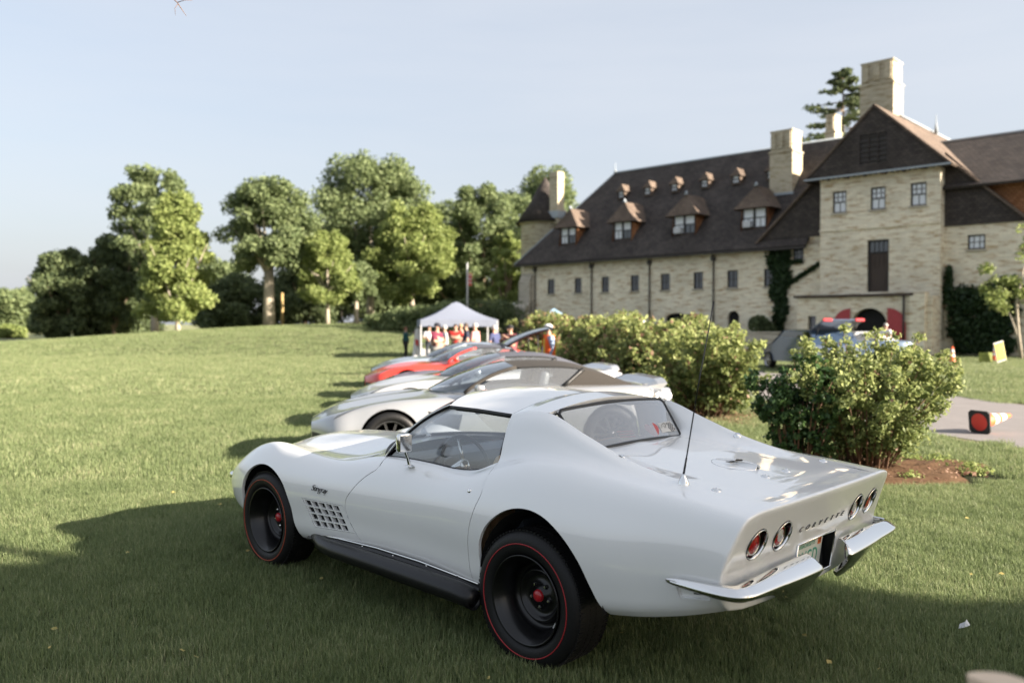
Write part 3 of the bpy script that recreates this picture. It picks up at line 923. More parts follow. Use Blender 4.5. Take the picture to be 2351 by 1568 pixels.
M['gold_line'] = pmat('red_line_front', (.36, .055, .02), .5)
for sd in (1, -1):
    make_wheel(-1.2445, .720, sd, .345, .24, M['red_line'])
    make_wheel(1.2445, .725, sd, .336, .22, M['gold_line'])

# dark wheel housings and floor pan
mb = MB()
for x, rr in ((1.215, .375), (-1.32, .405)):
    for sd in (1, -1):
        arc = [(x + rr * math.cos(t), .385 + rr * math.sin(t)) for t in np.linspace(-.02, PI + .02, 26)]
        vs = []; fs = []
        for (a, b) in arc: vs += [(a, sd * (.838 if x < 0 else .825), b), (a, sd * .42, b)]
        for i in range(25): fs.append((2 * i, 2 * i + 1, 2 * i + 3, 2 * i + 2))
        k = len(vs); vs += [(a, sd * .42, b) for a, b in arc]; fs.append(tuple(range(k, k + 26)))
        mb.add(vs, fs)
mb.box((0, 0, .30), (3.0, .8, .12)); mb.box((-.05, 0, .33), (1.6, 1.5, .06)); mb.box((-1.95, 0, .56), (.7, 1.2, .10))
mb.box((1.75, 0, .45), (.5, .9, .12))
mb.tube([(1.2445, -.7, .335), (1.2445, .7, .335)], .05, 8); mb.tube([(-1.2445, -.7, .335), (-1.2445, .7, .335)], .06, 8)
mb.build('underbody', M['under'], hero)

# ---- side grille behind the front wheel
def flank(x, z, off=0.0):
    p, nn_ = side.ev(side.uv_of([(x, z)], V5)); p = p[0] + nn_[0] * off
    return Vector(p), Vector(nn_[0])
vq = [Vector((p[0], 0, p[1])) for p in vent_out]
def vent_xz(s_, t_):
    a = vq[0].lerp(vq[1], s_); b = vq[3].lerp(vq[2], s_); p = a.lerp(b, t_); return p.x, p.z
for sd in (1, -1):
    mb = MB(); mk = MB()
    def vp(s_, t_, off):
        x, z = vent_xz(s_, t_); p, _ = flank(x, z, off); return Vector((p.x, sd * p.y, p.z))
    # pan
    vs = [vp(i / 8, j / 4, -.004 - .040 * min(1, (.25 + i / 8))) for i in range(9) for j in range(5)]
    mk.add(vs, [(i * 5 + j, (i + 1) * 5 + j, (i + 1) * 5 + j + 1, i * 5 + j + 1) for i in range(8) for j in range(4)])
    mk.build('vent_recess', M['under'], hero)
    def bar(p0, p1, wdt, dep, axis):
        """a flat blade from (s,t) to (s,t)"""
        N_ = 8; vs = []; fs = []
        for i in range(N_ + 1):
            s_ = p0[0] + (p1[0] - p0[0]) * i / N_; t_ = p0[1] + (p1[1] - p0[1]) * i / N_
            ds_, dt_ = (0, wdt) if axis == 't' else (wdt, 0)
            for (a, b, o) in ((s_ - ds_, t_ - dt_, -.001), (s_ + ds_, t_ + dt_, -.001), (s_ + ds_ * .8, t_ + dt_ * .8, -dep), (s_ - ds_ * .8, t_ - dt_ * .8, -dep)):
                vs.append(vp(min(max(a, 0), 1), min(max(b, 0), 1), o))
        for i in range(N_):
            for k in range(4):
                k2 = (k + 1) % 4
                fs.append((i * 4 + k, i * 4 + k2, (i + 1) * 4 + k2, (i + 1) * 4 + k))
        fs += [(0, 1, 2, 3), (N_ * 4 + 3, N_ * 4 + 2, N_ * 4 + 1, N_ * 4)]
        mb.add(vs, fs)
    for k in range(5): bar((0.0, .02 + .24 * k), (1, .02 + .24 * k), .026, .022, 't')
    for k in range(6): bar((.03 + .172 * k, 0), (.03 + .172 * k, 1), .013 if k < 5 else .02, .026, 's')
    bar((.955, 0), (.955, 1), .045, .012, 's')
    mb.build('fender_grille', M['white_paint'], hero, auto=30)
# script on the fender
for sd in (1, -1):
    p, nn_ = flank(.575, .640, .002)
    xd = Vector((-1, 0, -.03)); yd = Vector((0, 0, 1))
    # lie in the flank's tangent plane
    p0, _ = flank(.64, .64); p1, _ = flank(.51, .636); xd = (p1 - p0); yd = nn_.cross(xd)
    if sd < 0: p.y = -p.y; xd = Vector((xd.x, -xd.y, xd.z)) * -1; yd = Vector((yd.x, -yd.y, yd.z))
    me = put_text('script_badge', 'Stingray', .058, M['dark_chrome'], hero, p + nn_ * .002 * (1 if sd > 0 else 0), xd, yd if yd.z > 0 else -yd, shear=.45, sx=1.05, extrude=.0025, spacing=.86, offset=-.0018)

# ---- door mirror
mb = MB()
mb.lathe([(.0, .008), (.022, .007), (.03, 0)], 24, M=Matrix.Translation((-.215, .735, .868)))
mb.tube([(-.215, .735, .872), (-.218, .752, .92), (-.222, .775, .965)], [.011, .0085, .0085], 10)
mb.box((-.225, .785, 1.012), (.05, .092, .112), bev=.018, M=Matrix.Translation((-.225, .785, 1.012)) @ Matrix.Rotation(R(-12), 4, 'Z') @ Matrix.Translation((.225, -.785, -1.012)))
mir = mb.build('door_mirror', M['chrome'], hero, auto=45)
Mm = Matrix.Translation((-.225, .785, 1.012)) @ Matrix.Rotation(R(-12), 4, 'Z')
MB().box((-.026, 0, 0), (.003, .074, .092), M=Mm, bev=.001).build('mirror_glass', M['chrome'], mir)

# ---- side exhaust below the sill
for sd in (1, -1):
    mb = MB()
    pp = [(.70, .79, .31), (.60, .825, .30), (.50, .852, .292), (.36, .866, .29), (0, .872, .292), (-.40, .874, .288), (-.78, .874, .282), (-.87, .872, .274), (-.905, .868, .262)]
    rr = [.030, .038, .046, .052, .056, .058, .058, .055, .050]
    mb.tube([(x, sd * y, z) for x, y, z in pp], rr, 20)
    mb.lathe([(.05, 0), (.04, -.004), (.038, .05)], 18, M=Matrix.Translation((-.908, sd * .868, .260)) @ Matrix.Rotation(R(90), 4, 'Y'))
    mb.build('side_pipe', M['black_satin'], hero)
    mb = MB()
    vs = []; fs = []
    st = [(.74, .31, .29), (.55, .332, .30), (.41, .344, .305), (0, .357, .31), (-.4, .354, .305), (-.75, .338, .295), (-.90, .32, .285)]
    for x, zt_, zb in st: vs += [(x, sd * .795, zt_ - .006), (x, sd * .815, zt_ - .004), (x, sd * .838, zt_ - .016), (x, sd * .838, zb - .0), (x, sd * .78, zb - .04)]
    for i in range(len(st) - 1):
        for k in range(4): fs.append((i * 5 + k, i * 5 + k + 1, (i + 1) * 5 + k + 1, (i + 1) * 5 + k))
    mb.add(vs, fs, smooth=False)
    cov = mb.build('pipe_cover', M['black_satin'], hero, auto=30)
    mb = MB()
    for x in (.42, .12, -.18, -.48, -.74):
        mb.lathe([(0, .004), (.004, .003), (.005, 0)], 10, M=Matrix.Translation((x, sd * .834, .352)) @ Matrix.Rotation(R(-60 * sd), 4, 'X'))
        mb.build('cover_bolt', M['chrome'], cov); mb = MB()
    MB().tube([(x, sd * .815, z + .004) for x, z in ((.72, .322), (.41, .342), (0, .356), (-.4, .353), (-.88, .328))], .005, 6).build('sill_trim', M['chrome'], hero)

# ---- tail lamps
for b, z in lamp_pos:
    x0 = float(xtail(b, z))
    n_ = tail_n(b, z)
    Ml = Matrix.Translation((x0, b, z)) @ Vector(n_).to_track_quat('Z', 'Y').to_matrix().to_4x4()
    Mz = Matrix.Translation((x0 - .001, b, z - .001)) @ Matrix.Rotation(R(-99), 4, 'Y')
    outer = abs(b) > .5
    body_l = MB().lathe([(.0735, .003), (.0715, .006), (.0685, .004), (.066, -.010), (.063, -.045), (.0, -.048)], 44, M=Ml)
    lamp = body_l.build('tail_lamp', M['dark_chrome'], hero)
    MB().lathe([(.0725, .0045), (.0708, .0075), (.0675, .0035), (.0665, -.003)], 44, M=Ml).build('bezel', M['chrome'], lamp)
    MB().lathe([(.0, -.004), (.030, -.007), (.046, -.013), (.060, -.024), (.063, -.036)], 36, M=Mz).build('lens', M['red_lens'], lamp)
    MB().lathe([(.047, -.0125), (.049, -.0100), (.0515, -.0155)], 36, M=Mz).build('lens_ring', M['chrome'], lamp)
    if not outer:
        MB().lathe([(.0, -.002), (.022, -.0045), (.036, -.0095)], 36, M=Mz).build('reversing_lens', M['clear_lens'], lamp)

# ---- number plate in its recess
mb = MB()
zc = (.692 + .505) / 2
def rp(y, z, d): return (float(xtail(y, z)) + d, y, z)
fr_o = [(.205, .692), (-.205, .692), (-.205, .505), (.205, .505)]
vs = [rp(y, z, 0) for y, z in fr_o] + [rp(y * .93, z, .065) for y, z in fr_o]
mb.add(vs, [(0, 1, 5, 4), (1, 2, 6, 5), (2, 3, 7, 6), (3, 0, 4, 7), (4, 5, 6, 7)])
pr = mb.build('plate_recess', M['black_gloss'], hero)
mb = MB().tube([rp(y, z, -.003) for y, z in fr_o + fr_o[:1]], .0055, 6)
mb.build('recess_trim', M['chrome'], hero)
M['plate_white'] = pmat('plate_white', (.62, .64, .58), .45, noise=.05, nscale=30)
M['plate_green'] = pmat('plate_green', (.045, .30, .20), .45)
M['plate_orange'] = pmat('plate_orange', (.72, .16, .02), .45)
PX = -2.345
Mp = Matrix.Translation((PX + .034, 0.0, .597)) @ Matrix.Rotation(R(-8), 4, 'Y')
plate = MB().box((0, 0, 0), (.003, .305, .152), bev=.0012, M=Mp).build('number_plate', M['plate_white'], hero)
xd, yd = (Mp.to_3x3() @ Vector((0, -1, 0))), (Mp.to_3x3() @ Vector((0, 0, 1)))
def pl(y, z): return Mp @ Vector((-.0022, -y, z))
put_text('plate_number', 'LVGD', .115, M['plate_green'], plate, pl(0, -.018), xd, yd, sx=.72, extrude=.0008, spacing=1.05)
put_text('plate_state', 'MASSACHUSETTS', .025, M['plate_green'], plate, pl(-.03, .054), xd, yd, extrude=.0006)
MB().box((0, 0, 0), (.0015, .036, .036), M=Mp @ Matrix.Translation((-.002, -.118, .054))).build('plate_sticker', M['plate_orange'], plate)
put_text('sticker_print', '22', .026, M['sticker_black'], plate, pl(.118, .054) + Vector((-.001, 0, 0)), xd, yd, extrude=.0006)
for y in (-.11, .11):
    mb = MB()
    mb.lathe([(0, .003), (.005, .002), (.006, 0)], 10, M=Mp @ Matrix.Translation((-.0015, y, -.062)) @ Matrix.Rotation(R(-90), 4, 'Y'))
    mb.build('plate_screw', M['dark_chrome'], plate)

# lettering across the tail
M['badge_metal'] = pmat('badge_metal', (.16, .16, .165), .25, metal=1.0)
word = 'CORVETTE'
for k, ch in enumerate(word):
    y = .232 - k * .0655; z = .772
    p = Vector((float(xtail(y, z)) - .002, y, z))
    tn_ = Vector(tail_n(y, z)); yd_ = Vector((0, 0, 1)); yd_ = (yd_ - tn_ * yd_.dot(tn_)).normalized()
    put_text('tail_letter', ch, .036, M['badge_metal'], hero, p, Vector((0, -1, 0)), yd_, shear=.35, sx=1.3, extrude=.002)

# ---- chrome half bumpers
def half_bumper(sd):
    # stations: x, y of the nose line, z nose, inner offset, top z, depth of the lower return, bottom z
    st = [(-2.085, .872, .620, .005, .628, .004, .613),
          (-2.13, .876, .617, .016, .638, .009, .603),
          (-2.22, .878, .613, .026, .643, .013, .596),
          (-2.32, .874, .611, .034, .645, .017, .590),
          (-2.39, .858, .610, .046, .647, .026, .584),
          (-2.43, .825, .610, .06, .649, .036, .580),
          (-2.450, .77, .609, .068, .651, .045, .574),
          (-2.457, .68, .608, .072, .654, .05, .566),
          (-2.460, .56, .605, .075, .657, .058, .552),
          (-2.463, .50, .603, .077, .659, .066, .532),
          (-2.465, .44, .601, .079, .660, .08, .498),
          (-2.467, .36, .599, .08, .661, .095, .466),
          (-2.468, .27, .597, .082, .661, .10, .456),
          (-2.467, .20, .595, .082, .661, .10, .464),
          (-2.463, .165, .594, .078, .657, .085, .50),
          (-2.450, .148, .597, .06, .646, .055, .555)]
    A = np.array(st); s_ = np.arange(len(A)); ts = np.linspace(0, len(A) - 1, 75)
    A = np.stack([catmull(s_, A[:, k], ts) for k in range(A.shape[1])], 1)
    vs = []; fs = []
    for i in range(len(A)):
        x, y, z, io, zt_, dl, zb = A[i]
        i0, i1 = max(i - 1, 0), min(i + 1, len(A) - 1)
        d = Vector((A[i1, 0] - A[i0, 0], A[i1, 1] - A[i0, 1], 0)).normalized()
        inn = Vector((-d.y, d.x, 0))
        if inn.dot(Vector((-2.2, .4, 0)) - Vector((x, y, 0))) < 0: inn = -inn
        nose = Vector((x, y, z))
        lens = io; low = dl
        P = [nose + inn * lens + Vector((0, 0, zt_ - z - .004)),
             nose + inn * lens * .85 + Vector((0, 0, (zt_ - z))),
             nose + inn * lens * .45 + Vector((0, 0, (zt_ - z) * .66)),
             nose + inn * lens * .12 + Vector((0, 0, (zt_ - z) * .26)),
             nose + inn * .002 + Vector((0, 0, .006)),
             nose + Vector((0, 0, 0)),
             nose + inn * .002 + Vector((0, 0, -.008)),
             nose + inn * (low * .25) + Vector((0, 0, (zb - z) * .35)),
             nose + inn * (low * .65) + Vector((0, 0, (zb - z) * .75)),
             nose + inn * low + Vector((0, 0, zb - z)),
             nose + inn * (low + .012) + Vector((0, 0, zb - z + .01))]
        vs += [(p.x, sd * p.y, p.z) for p in P]
    m_ = 11
    for i in range(len(A) - 1):
        for k in range(m_ - 1):
            f = (i * m_ + k, (i + 1) * m_ + k, (i + 1) * m_ + k + 1, i * m_ + k + 1)
            fs.append(f if sd > 0 else f[::-1])
    for i in (0, len(A) - 1): fs.append(tuple(range(i * m_, i * m_ + m_)))
    mb = MB(); mb.add(vs, fs, smooth=True)
    return mb.build('rear_bumper', M['chrome'], hero)
half_bumper(1); half_bumper(-1)
# front bumper ends, just the tips show
for sd in (1, -1):
    mb = MB().tube([(1.88, sd * .735, .555), (1.98, sd * .70, .545), (2.1, sd * .61, .53), (2.2, sd * .42, .515), (2.235, sd * .1, .505)], [.012, .026, .03, .03, .03], 12)
    mb.build('front_bumper', M['chrome'], hero)

# side marker lamp opening in the left quarter
for sd in (1, -1):
    mb = MB()
    def mp_(x, z, o):
        p, _ = flank(x, z, o); return Vector((p.x, sd * p.y, p.z))
    q = marker_xz
    vs = [mp_(x, z, 0) for x, z in q] + [mp_(x, z, -.016) for x, z in q]
    mb.add(vs, [(0, 1, 5, 4), (1, 2, 6, 5), (2, 3, 7, 6), (3, 0, 4, 7), (4, 5, 6, 7)])
    mk_ = mb.build('marker_recess', M['white_paint'], hero)
    mb = MB(); vs = [mp_(x, z, -.0145) for x, z in ((-2.185, .590), (-2.222, .592), (-2.224, .564), (-2.187, .562))]
    mb.add(vs, [(0, 1, 2, 3)])
    for x in (-2.172, -2.236):
        vs = [mp_(x + .004 * math.cos(t), .579 + .004 * math.sin(t), -.0145) for t in np.linspace(0, 2 * PI, 9)[:-1]]
        mb.add(vs, [tuple(range(8))])
    mb.build('marker_opening', M['under'], mk_)

# ---- deck fittings: aerial, fuel filler, rack studs
def deck_z(x, b):
    j = int(np.argmin(np.abs(deck.G[:, -1, 0] - x)))
    r = deck.G[j]; o = np.argsort(r[:, 1])
    return float(np.interp(abs(b), r[o, 1], r[o, 2]))
def skin_z(x, b):
    i = int(np.argmin(np.abs(side.G[:, 5 * SEG, 0] - x)))
    r = np.vstack([side.G[i, 5 * SEG:9 * SEG + 1]]); o = np.argsort(r[:, 1])
    return float(np.interp(abs(b), r[o, 1], r[o, 2])) if abs(b) > r[:, 1].min() else deck_z(x, b)
az = top_z(-2.0, .60)[0]
aer = MB().lathe([(0, .045), (.008, .044), (.010, .034), (.020, .018), (.026, .004), (.027, -.004)], 20, M=Matrix.Translation((-2.0, .60, az))).build('aerial', M['chrome'], hero)
tip = Vector((-2.150, .60, 1.80)); b0 = Vector((-2.0, .60, az + .04))
MB().tube([b0, b0.lerp(tip, .10)], [.0055, .0045], 8).tube([b0.lerp(tip, .10), b0.lerp(tip, .5) + Vector((.004, 0, 0)), tip], [.0034, .003, .0026], 6).lathe([(0, .005), (.0045, 0), (0, -.005)], 8, M=Matrix.Translation(tip)).build('aerial_rod', M['dark_chrome'], aer)
fz, fn_ = top_z(-1.93, 0)
sl_ = math.atan2(top_z(-1.82, 0)[0] - top_z(-2.04, 0)[0], .22)
Mf = Matrix.Translation((-1.93, 0, fz - .0005)) @ Matrix.Rotation(-sl_, 4, 'Y')
def on_deck(r_, t_, up):
    x, y = -1.93 + r_ * math.cos(t_), r_ * math.sin(t_); return (x, y, top_z(x, y)[0] + up)
def deck_ring(name, mat, rr):
    vs = [on_deck(r_, 2 * PI * i / 48, u_) for i in range(48) for r_, u_ in rr]; m_ = len(rr)
    fs = [(i * m_ + k, ((i + 1) % 48) * m_ + k, ((i + 1) % 48) * m_ + k + 1, i * m_ + k + 1) for i in range(48) for k in range(m_ - 1)]
    return link(name, mesh_from(vs, fs), mat, hero)
deck_ring('fuel_lid', M['white_paint'], [(.001, .003), (.06, .003), (.115, .0028), (.120, .0012)])
deck_ring('fuel_ring', M['chrome'], [(.1205, -.001), (.1208, .0018), (.1218, .0018), (.1221, -.001)])
mb = MB()
for s_, a in ((1, R(20)), (-1, R(-20))):
    Mk = Mf @ Matrix.Translation((0, -.035 * s_, .006)) @ Matrix.Rotation(a, 4, 'Z')
    mb.box((0, 0, 0), (.035, .055, .004), M=Mk); 
mb.build('flag_emblem', M['chrome'], hero)
mb2 = MB()
for i in range(4):
    for j in range(3):
        if (i + j) % 2: mb2.box((-.012 + j * .012, -.02 + i * .0135, .0028), (.011, .0125, .001), M=Mf @ Matrix.Translation((0, .035, .006)) @ Matrix.Rotation(R(-20), 4, 'Z'))
mb2.build('emblem_print', M['black_trim'], hero)
for x, b in ((-2.145, .56), (-2.15, .11), (-2.15, -.11), (-2.145, -.56), (-1.63, -.56), (-1.63, .56)):
    z, nz_ = top_z(x, b)
    MB().lathe([(0, .013), (.005, .012), (.006, .007), (.020, .004), (.023, .0), (.023, -.004)], 20, M=Matrix.Translation((x, b, z)) @ nz_.to_track_quat('Z', 'Y').to_matrix().to_4x4()).build('rack_stud', M['chrome'], hero)
# cowl strip between hood and windscreen
vs = []; fs = []
for i in range(33):
    r = -1 + i / 16
    b_ = screen_pt(r, 0)
    xf = max(b_.x + .03, .33)
    z1 = top_z(xf, b_.y)[0]
    vs += [b_ + Vector((-.012, 0, -.004)), Vector(((b_.x + xf) / 2, b_.y, (b_.z + z1) / 2 - .002)), Vector((xf, b_.y, z1 - .003))]
for i in range(32):
    for k in range(2): fs.append((i * 3 + k, (i + 1) * 3 + k, (i + 1) * 3 + k + 1, i * 3 + k + 1))
link('cowl_panel', mesh_from(vs, fs), M['white_paint'], hero)
# ------------------------------------------------------------------ ground
def sstep(a, b, x):
    t = min(max((x - a) / (b - a), 0), 1); return t * t * (3 - 2 * t)
def gz(x, y):
    """height of the ground: flat near the cars, a low rise towards the trees on the left"""
    rise = sstep(40, 74, y)
    w = sstep(-50, -14, x) * (1 - sstep(-9, 8, x))
    z = rise * (1.62 * w + .10)
    far = sstep(80, 170, y) * 3.0 * (1 - sstep(-60, -20, -x * 0 + x) * .0)
    return z + far * .6 - .25 * sstep(-30, -60, x) * sstep(50, 75, y)
xsg = np.unique(np.concatenate([np.linspace(-900, -70, 14), np.linspace(-70, 60, 105), np.linspace(60, 900, 14)]))
ysg = np.unique(np.concatenate([np.linspace(-300, -12, 8), np.linspace(-12, 36, 40), np.linspace(36, 110, 75), np.linspace(110, 1500, 16)]))
vs = [(x, y, gz(x, y)) for x in xsg for y in ysg]
ny_ = len(ysg)
fs = [(i * ny_ + j, (i + 1) * ny_ + j, (i + 1) * ny_ + j + 1, i * ny_ + j + 1) for i in range(len(xsg) - 1) for j in range(ny_ - 1)]

def grass_ground():
    m, t, b = newmat('lawn')
    tcn = t.nodes.new('ShaderNodeTexCoord')
    def noise(sc, det=4, rough=.55):
        n = t.nodes.new('ShaderNodeTexNoise'); n.inputs['Scale'].default_value = sc; n.inputs['Detail'].default_value = det; n.inputs['Roughness'].default_value = rough
        t.links.new(tcn.outputs['Object'], n.inputs['Vector']); return n
    n1 = noise(.10, 4); n2 = noise(1.1, 5); n3 = noise(22, 4)
    r = t.nodes.new('ShaderNodeValToRGB')
    e = r.color_ramp.elements
    e[0].position = .30; e[0].color = (.185, .21, .105, 1)
    e[1].position = .70; e[1].color = (.285, .285, .17, 1)
    k = e.new(.5); k.color = (.235, .25, .135, 1)
    a = t.nodes.new('ShaderNodeMath'); a.operation = 'MULTIPLY_ADD'; a.inputs[1].default_value = .55
    t.links.new(n2.outputs['Fac'], a.inputs[0])
    s_ = t.nodes.new('ShaderNodeMath'); s_.operation = 'MULTIPLY'; s_.inputs[1].default_value = .45
    t.links.new(n1.outputs['Fac'], s_.inputs[0]); t.links.new(s_.outputs[0], a.inputs[2])
    t.links.new(a.outputs[0], r.inputs['Fac'])
    mx_ = t.nodes.new('ShaderNodeMixRGB'); mx_.blend_type = 'MULTIPLY'; mx_.inputs['Fac'].default_value = .55
    rr = t.nodes.new('ShaderNodeMapRange'); rr.inputs['From Min'].default_value = .3; rr.inputs['From Max'].default_value = .7; rr.inputs['To Min'].default_value = .75; rr.inputs['To Max'].default_value = 1.15
    t.links.new(n3.outputs['Fac'], rr.inputs['Value'])
    t.links.new(r.outputs['Color'], mx_.inputs['Color1']); t.links.new(rr.outputs['Result'], mx_.inputs['Color2'])
    # thatch and soil under the near blades, coloured darker to deepen the shade there
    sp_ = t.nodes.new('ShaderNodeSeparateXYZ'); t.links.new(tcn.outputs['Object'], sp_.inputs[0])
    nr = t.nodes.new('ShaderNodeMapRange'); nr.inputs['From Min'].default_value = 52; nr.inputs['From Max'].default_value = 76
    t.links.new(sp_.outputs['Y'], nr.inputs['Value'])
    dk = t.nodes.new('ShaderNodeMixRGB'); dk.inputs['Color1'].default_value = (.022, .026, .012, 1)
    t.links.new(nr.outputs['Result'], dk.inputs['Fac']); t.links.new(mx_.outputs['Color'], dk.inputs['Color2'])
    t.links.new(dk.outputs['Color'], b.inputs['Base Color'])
    b.inputs['Roughness'].default_value = .9; b.inputs['Specular IOR Level'].default_value = .1
    bp_ = t.nodes.new('ShaderNodeBump'); bp_.inputs['Strength'].default_value = .9; bp_.inputs['Distance'].default_value = .04
    t.links.new(n3.outputs['Fac'], bp_.inputs['Height']); t.links.new(bp_.outputs['Normal'], b.inputs['Normal'])
    return m
M['lawn'] = grass_ground()
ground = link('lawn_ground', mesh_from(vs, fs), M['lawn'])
tag(ground, kind='structure')

def strip(name, mat, left, right, lift, n=10, kind='structure'):
    """a sheet between two edge curves, lying on the terrain"""
    A = dense(left, n); B = dense(right, n)
    K = max(len(A), len(B)); tt = np.linspace(0, 1, K)
    A = np.stack([np.interp(tt, np.linspace(0, 1, len(A)), A[:, k]) for k in (0, 1)], 1)
    B = np.stack([np.interp(tt, np.linspace(0, 1, len(B)), B[:, k]) for k in (0, 1)], 1)
    vs = []; W = 6
    for a, b in zip(A, B):
        for j in range(W + 1):
            p = a + (b - a) * j / W; vs.append((p[0], p[1], gz(p[0], p[1]) + lift))
    fs = [(i * (W + 1) + j, (i + 1) * (W + 1) + j, (i + 1) * (W + 1) + j + 1, i * (W + 1) + j + 1) for i in range(K - 1) for j in range(W)]
    return tag(link(name, mesh_from(vs, fs), mat), kind=kind)
M['asphalt'] = pmat('asphalt', (.215, .20, .195), .9, noise=.16, nscale=2.2, bump=.3, bscale=90, spec=.2)
M['gravel_edge'] = pmat('worn_edge', (.16, .135, .09), .95, noise=.5, nscale=14, bump=.5, bscale=30, spec=.1)
M['soil'] = pmat('soil', (.105, .062, .036), .95, noise=.45, nscale=16, bump=.9, bscale=26, spec=.1)
rng = random.Random(5)
def wob(pts, a): return [(x + rng.uniform(-a, a), y + rng.uniform(-a, a)) for x, y in pts]
nearL = [(7.9, -6), (7.6, 4), (7.35, 9.5), (6.9, 11.8), (6.45, 13.4), (5.95, 16), (5.55, 20), (4.9, 26), (3.9, 33), (2.6, 41), (1.0, 50)]
farR = [(12.4, -6), (11.8, 4), (11.2, 12), (10.75, 17.6), (10.5, 20.8), (10.1, 24), (9.6, 28), (8.6, 33), (7.6, 38), (6.2, 45), (4.6, 54)]
strip('driveway_verge', M['gravel_edge'], [(x - .22, y) for x, y in nearL], [(x + .16, y) for x, y in farR], .006)
strip('driveway', M['asphalt'], nearL, farR, .014)
strip('cross_road_verge', M['gravel_edge'], [(8.6, 28.2), (13, 29.3), (20, 30.1), (32, 31)], [(7.4, 38.3), (13, 38.1), (20, 38.1), (32, 38.6)], .005)
strip('cross_road', M['asphalt'], [(8.5, 28.5), (13, 29.6), (20, 30.4), (32, 31.3)], [(7.4, 38.0), (13, 37.8), (20, 37.8), (32, 38.3)], .0105)
strip('far_path', M['asphalt'], [(-75, 67), (-52, 69), (-36, 71.5), (-27, 73.6)], [(-75, 70), (-52, 71.5), (-36, 73.6), (-27, 75.2)], .03)
# bare soil under the near shrubs
def patch(name, mat, cx, cy, rx, ry, lift, seed, ang=0.0, bumpy=.02):
    r_ = random.Random(seed); N = 40; rings = 10
    ph = [r_.uniform(0, 6.28) for _ in range(5)]; am = [r_.uniform(.03, .12) for _ in range(5)]
    vs = [(cx, cy, gz(cx, cy) + lift + bumpy)]; fs = []
    for k in range(1, rings + 1):
        for i in range(N):
            t = 2 * PI * i / N; q = 1 + sum(a * math.sin((j + 2) * t + p) for j, (a, p) in enumerate(zip(am, ph)))
            x0 = rx * q * k / rings * math.cos(t); y0 = ry * q * k / rings * math.sin(t)
            x = cx + x0 * math.cos(ang) - y0 * math.sin(ang); y = cy + x0 * math.sin(ang) + y0 * math.cos(ang)
            h = bumpy * (1 - (k / rings) ** 2) + (r_.uniform(0, bumpy) if k < rings else 0)
            vs.append((x, y, gz(x, y) + lift + h))
    fs += [(0, 1 + i, 1 + (i + 1) % N) for i in range(N)]
    for k in range(rings - 1):
        for i in range(N):
            a = 1 + k * N + i; b = 1 + k * N + (i + 1) % N; fs.append((a, a + N, b + N, b))
    return tag(link(name, mesh_from(vs, fs), mat), kind='structure')
patch('soil_bed', M['soil'], 4.3, 9.75, 1.25, .95, .004, 3, .5, .05)
patch('soil_bed', M['soil'], 3.75, 15.6, 1.1, 1.6, .004, 4, .3, .03)

# ------------------------------------------------------------------ foliage
def leafmat(name, c1, c2, trans=.35, rough=.55, nscale=1.2):
    m = bpy.data.materials.new(name); m.use_nodes = True
    t = m.node_tree; t.nodes.clear()
    out = t.nodes.new('ShaderNodeOutputMaterial')
    at_ = t.nodes.new('ShaderNodeAttribute'); at_.attribute_name = 'tone'
    mxc = t.nodes.new('ShaderNodeMixRGB'); mxc.inputs['Color1'].default_value = (*c1, 1); mxc.inputs['Color2'].default_value = (*c2, 1)
    t.links.new(at_.outputs['Fac'], mxc.inputs['Fac'])
    d = t.nodes.new('ShaderNodeBsdfPrincipled'); d.inputs['Roughness'].default_value = rough; d.inputs['Specular IOR Level'].default_value = .25
    tr = t.nodes.new('ShaderNodeBsdfTranslucent')
    mi = t.nodes.new('ShaderNodeMixShader'); mi.inputs[0].default_value = trans
    t.links.new(mxc.outputs[0], d.inputs['Base Color']); t.links.new(mxc.outputs[0], tr.inputs['Color'])
    t.links.new(d.outputs[0], mi.inputs[1]); t.links.new(tr.outputs[0], mi.inputs[2]); t.links.new(mi.outputs[0], out.inputs['Surface'])
    return m
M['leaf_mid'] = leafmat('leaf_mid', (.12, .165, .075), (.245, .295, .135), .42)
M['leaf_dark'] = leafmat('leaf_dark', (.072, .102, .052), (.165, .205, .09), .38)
M['leaf_light'] = leafmat('leaf_light', (.155, .21, .06), (.335, .385, .135), .4)
M['leaf_yellow'] = leafmat('leaf_yellow', (.16, .19, .035), (.33, .31, .06), .4)
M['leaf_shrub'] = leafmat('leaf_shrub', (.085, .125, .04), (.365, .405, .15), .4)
M['leaf_glossy'] = leafmat('leaf_glossy', (.024, .055, .022), (.11, .19, .06), .3, .35)
M['leaf_ivy'] = leafmat('leaf_ivy', (.012, .030, .014), (.05, .085, .030), .2, .45)
M['leaf_conifer'] = leafmat('leaf_conifer', (.06, .09, .045), (.17, .20, .09), .3)
M['dry_bloom'] = leafmat('dry_bloom', (.22, .12, .085), (.36, .24, .16), .3)
M['bark'] = pmat('bark', (.20, .155, .11), .9, noise=.4, nscale=5, bump=.8, bscale=14, spec=.1)
M['bark_pale'] = pmat('bark_pale', (.36, .32, .25), .9, noise=.3, nscale=4, bump=.6, bscale=12, spec=.1)
M['twig'] = pmat('twig', (.15, .085, .05), .85, noise=.3, nscale=8)

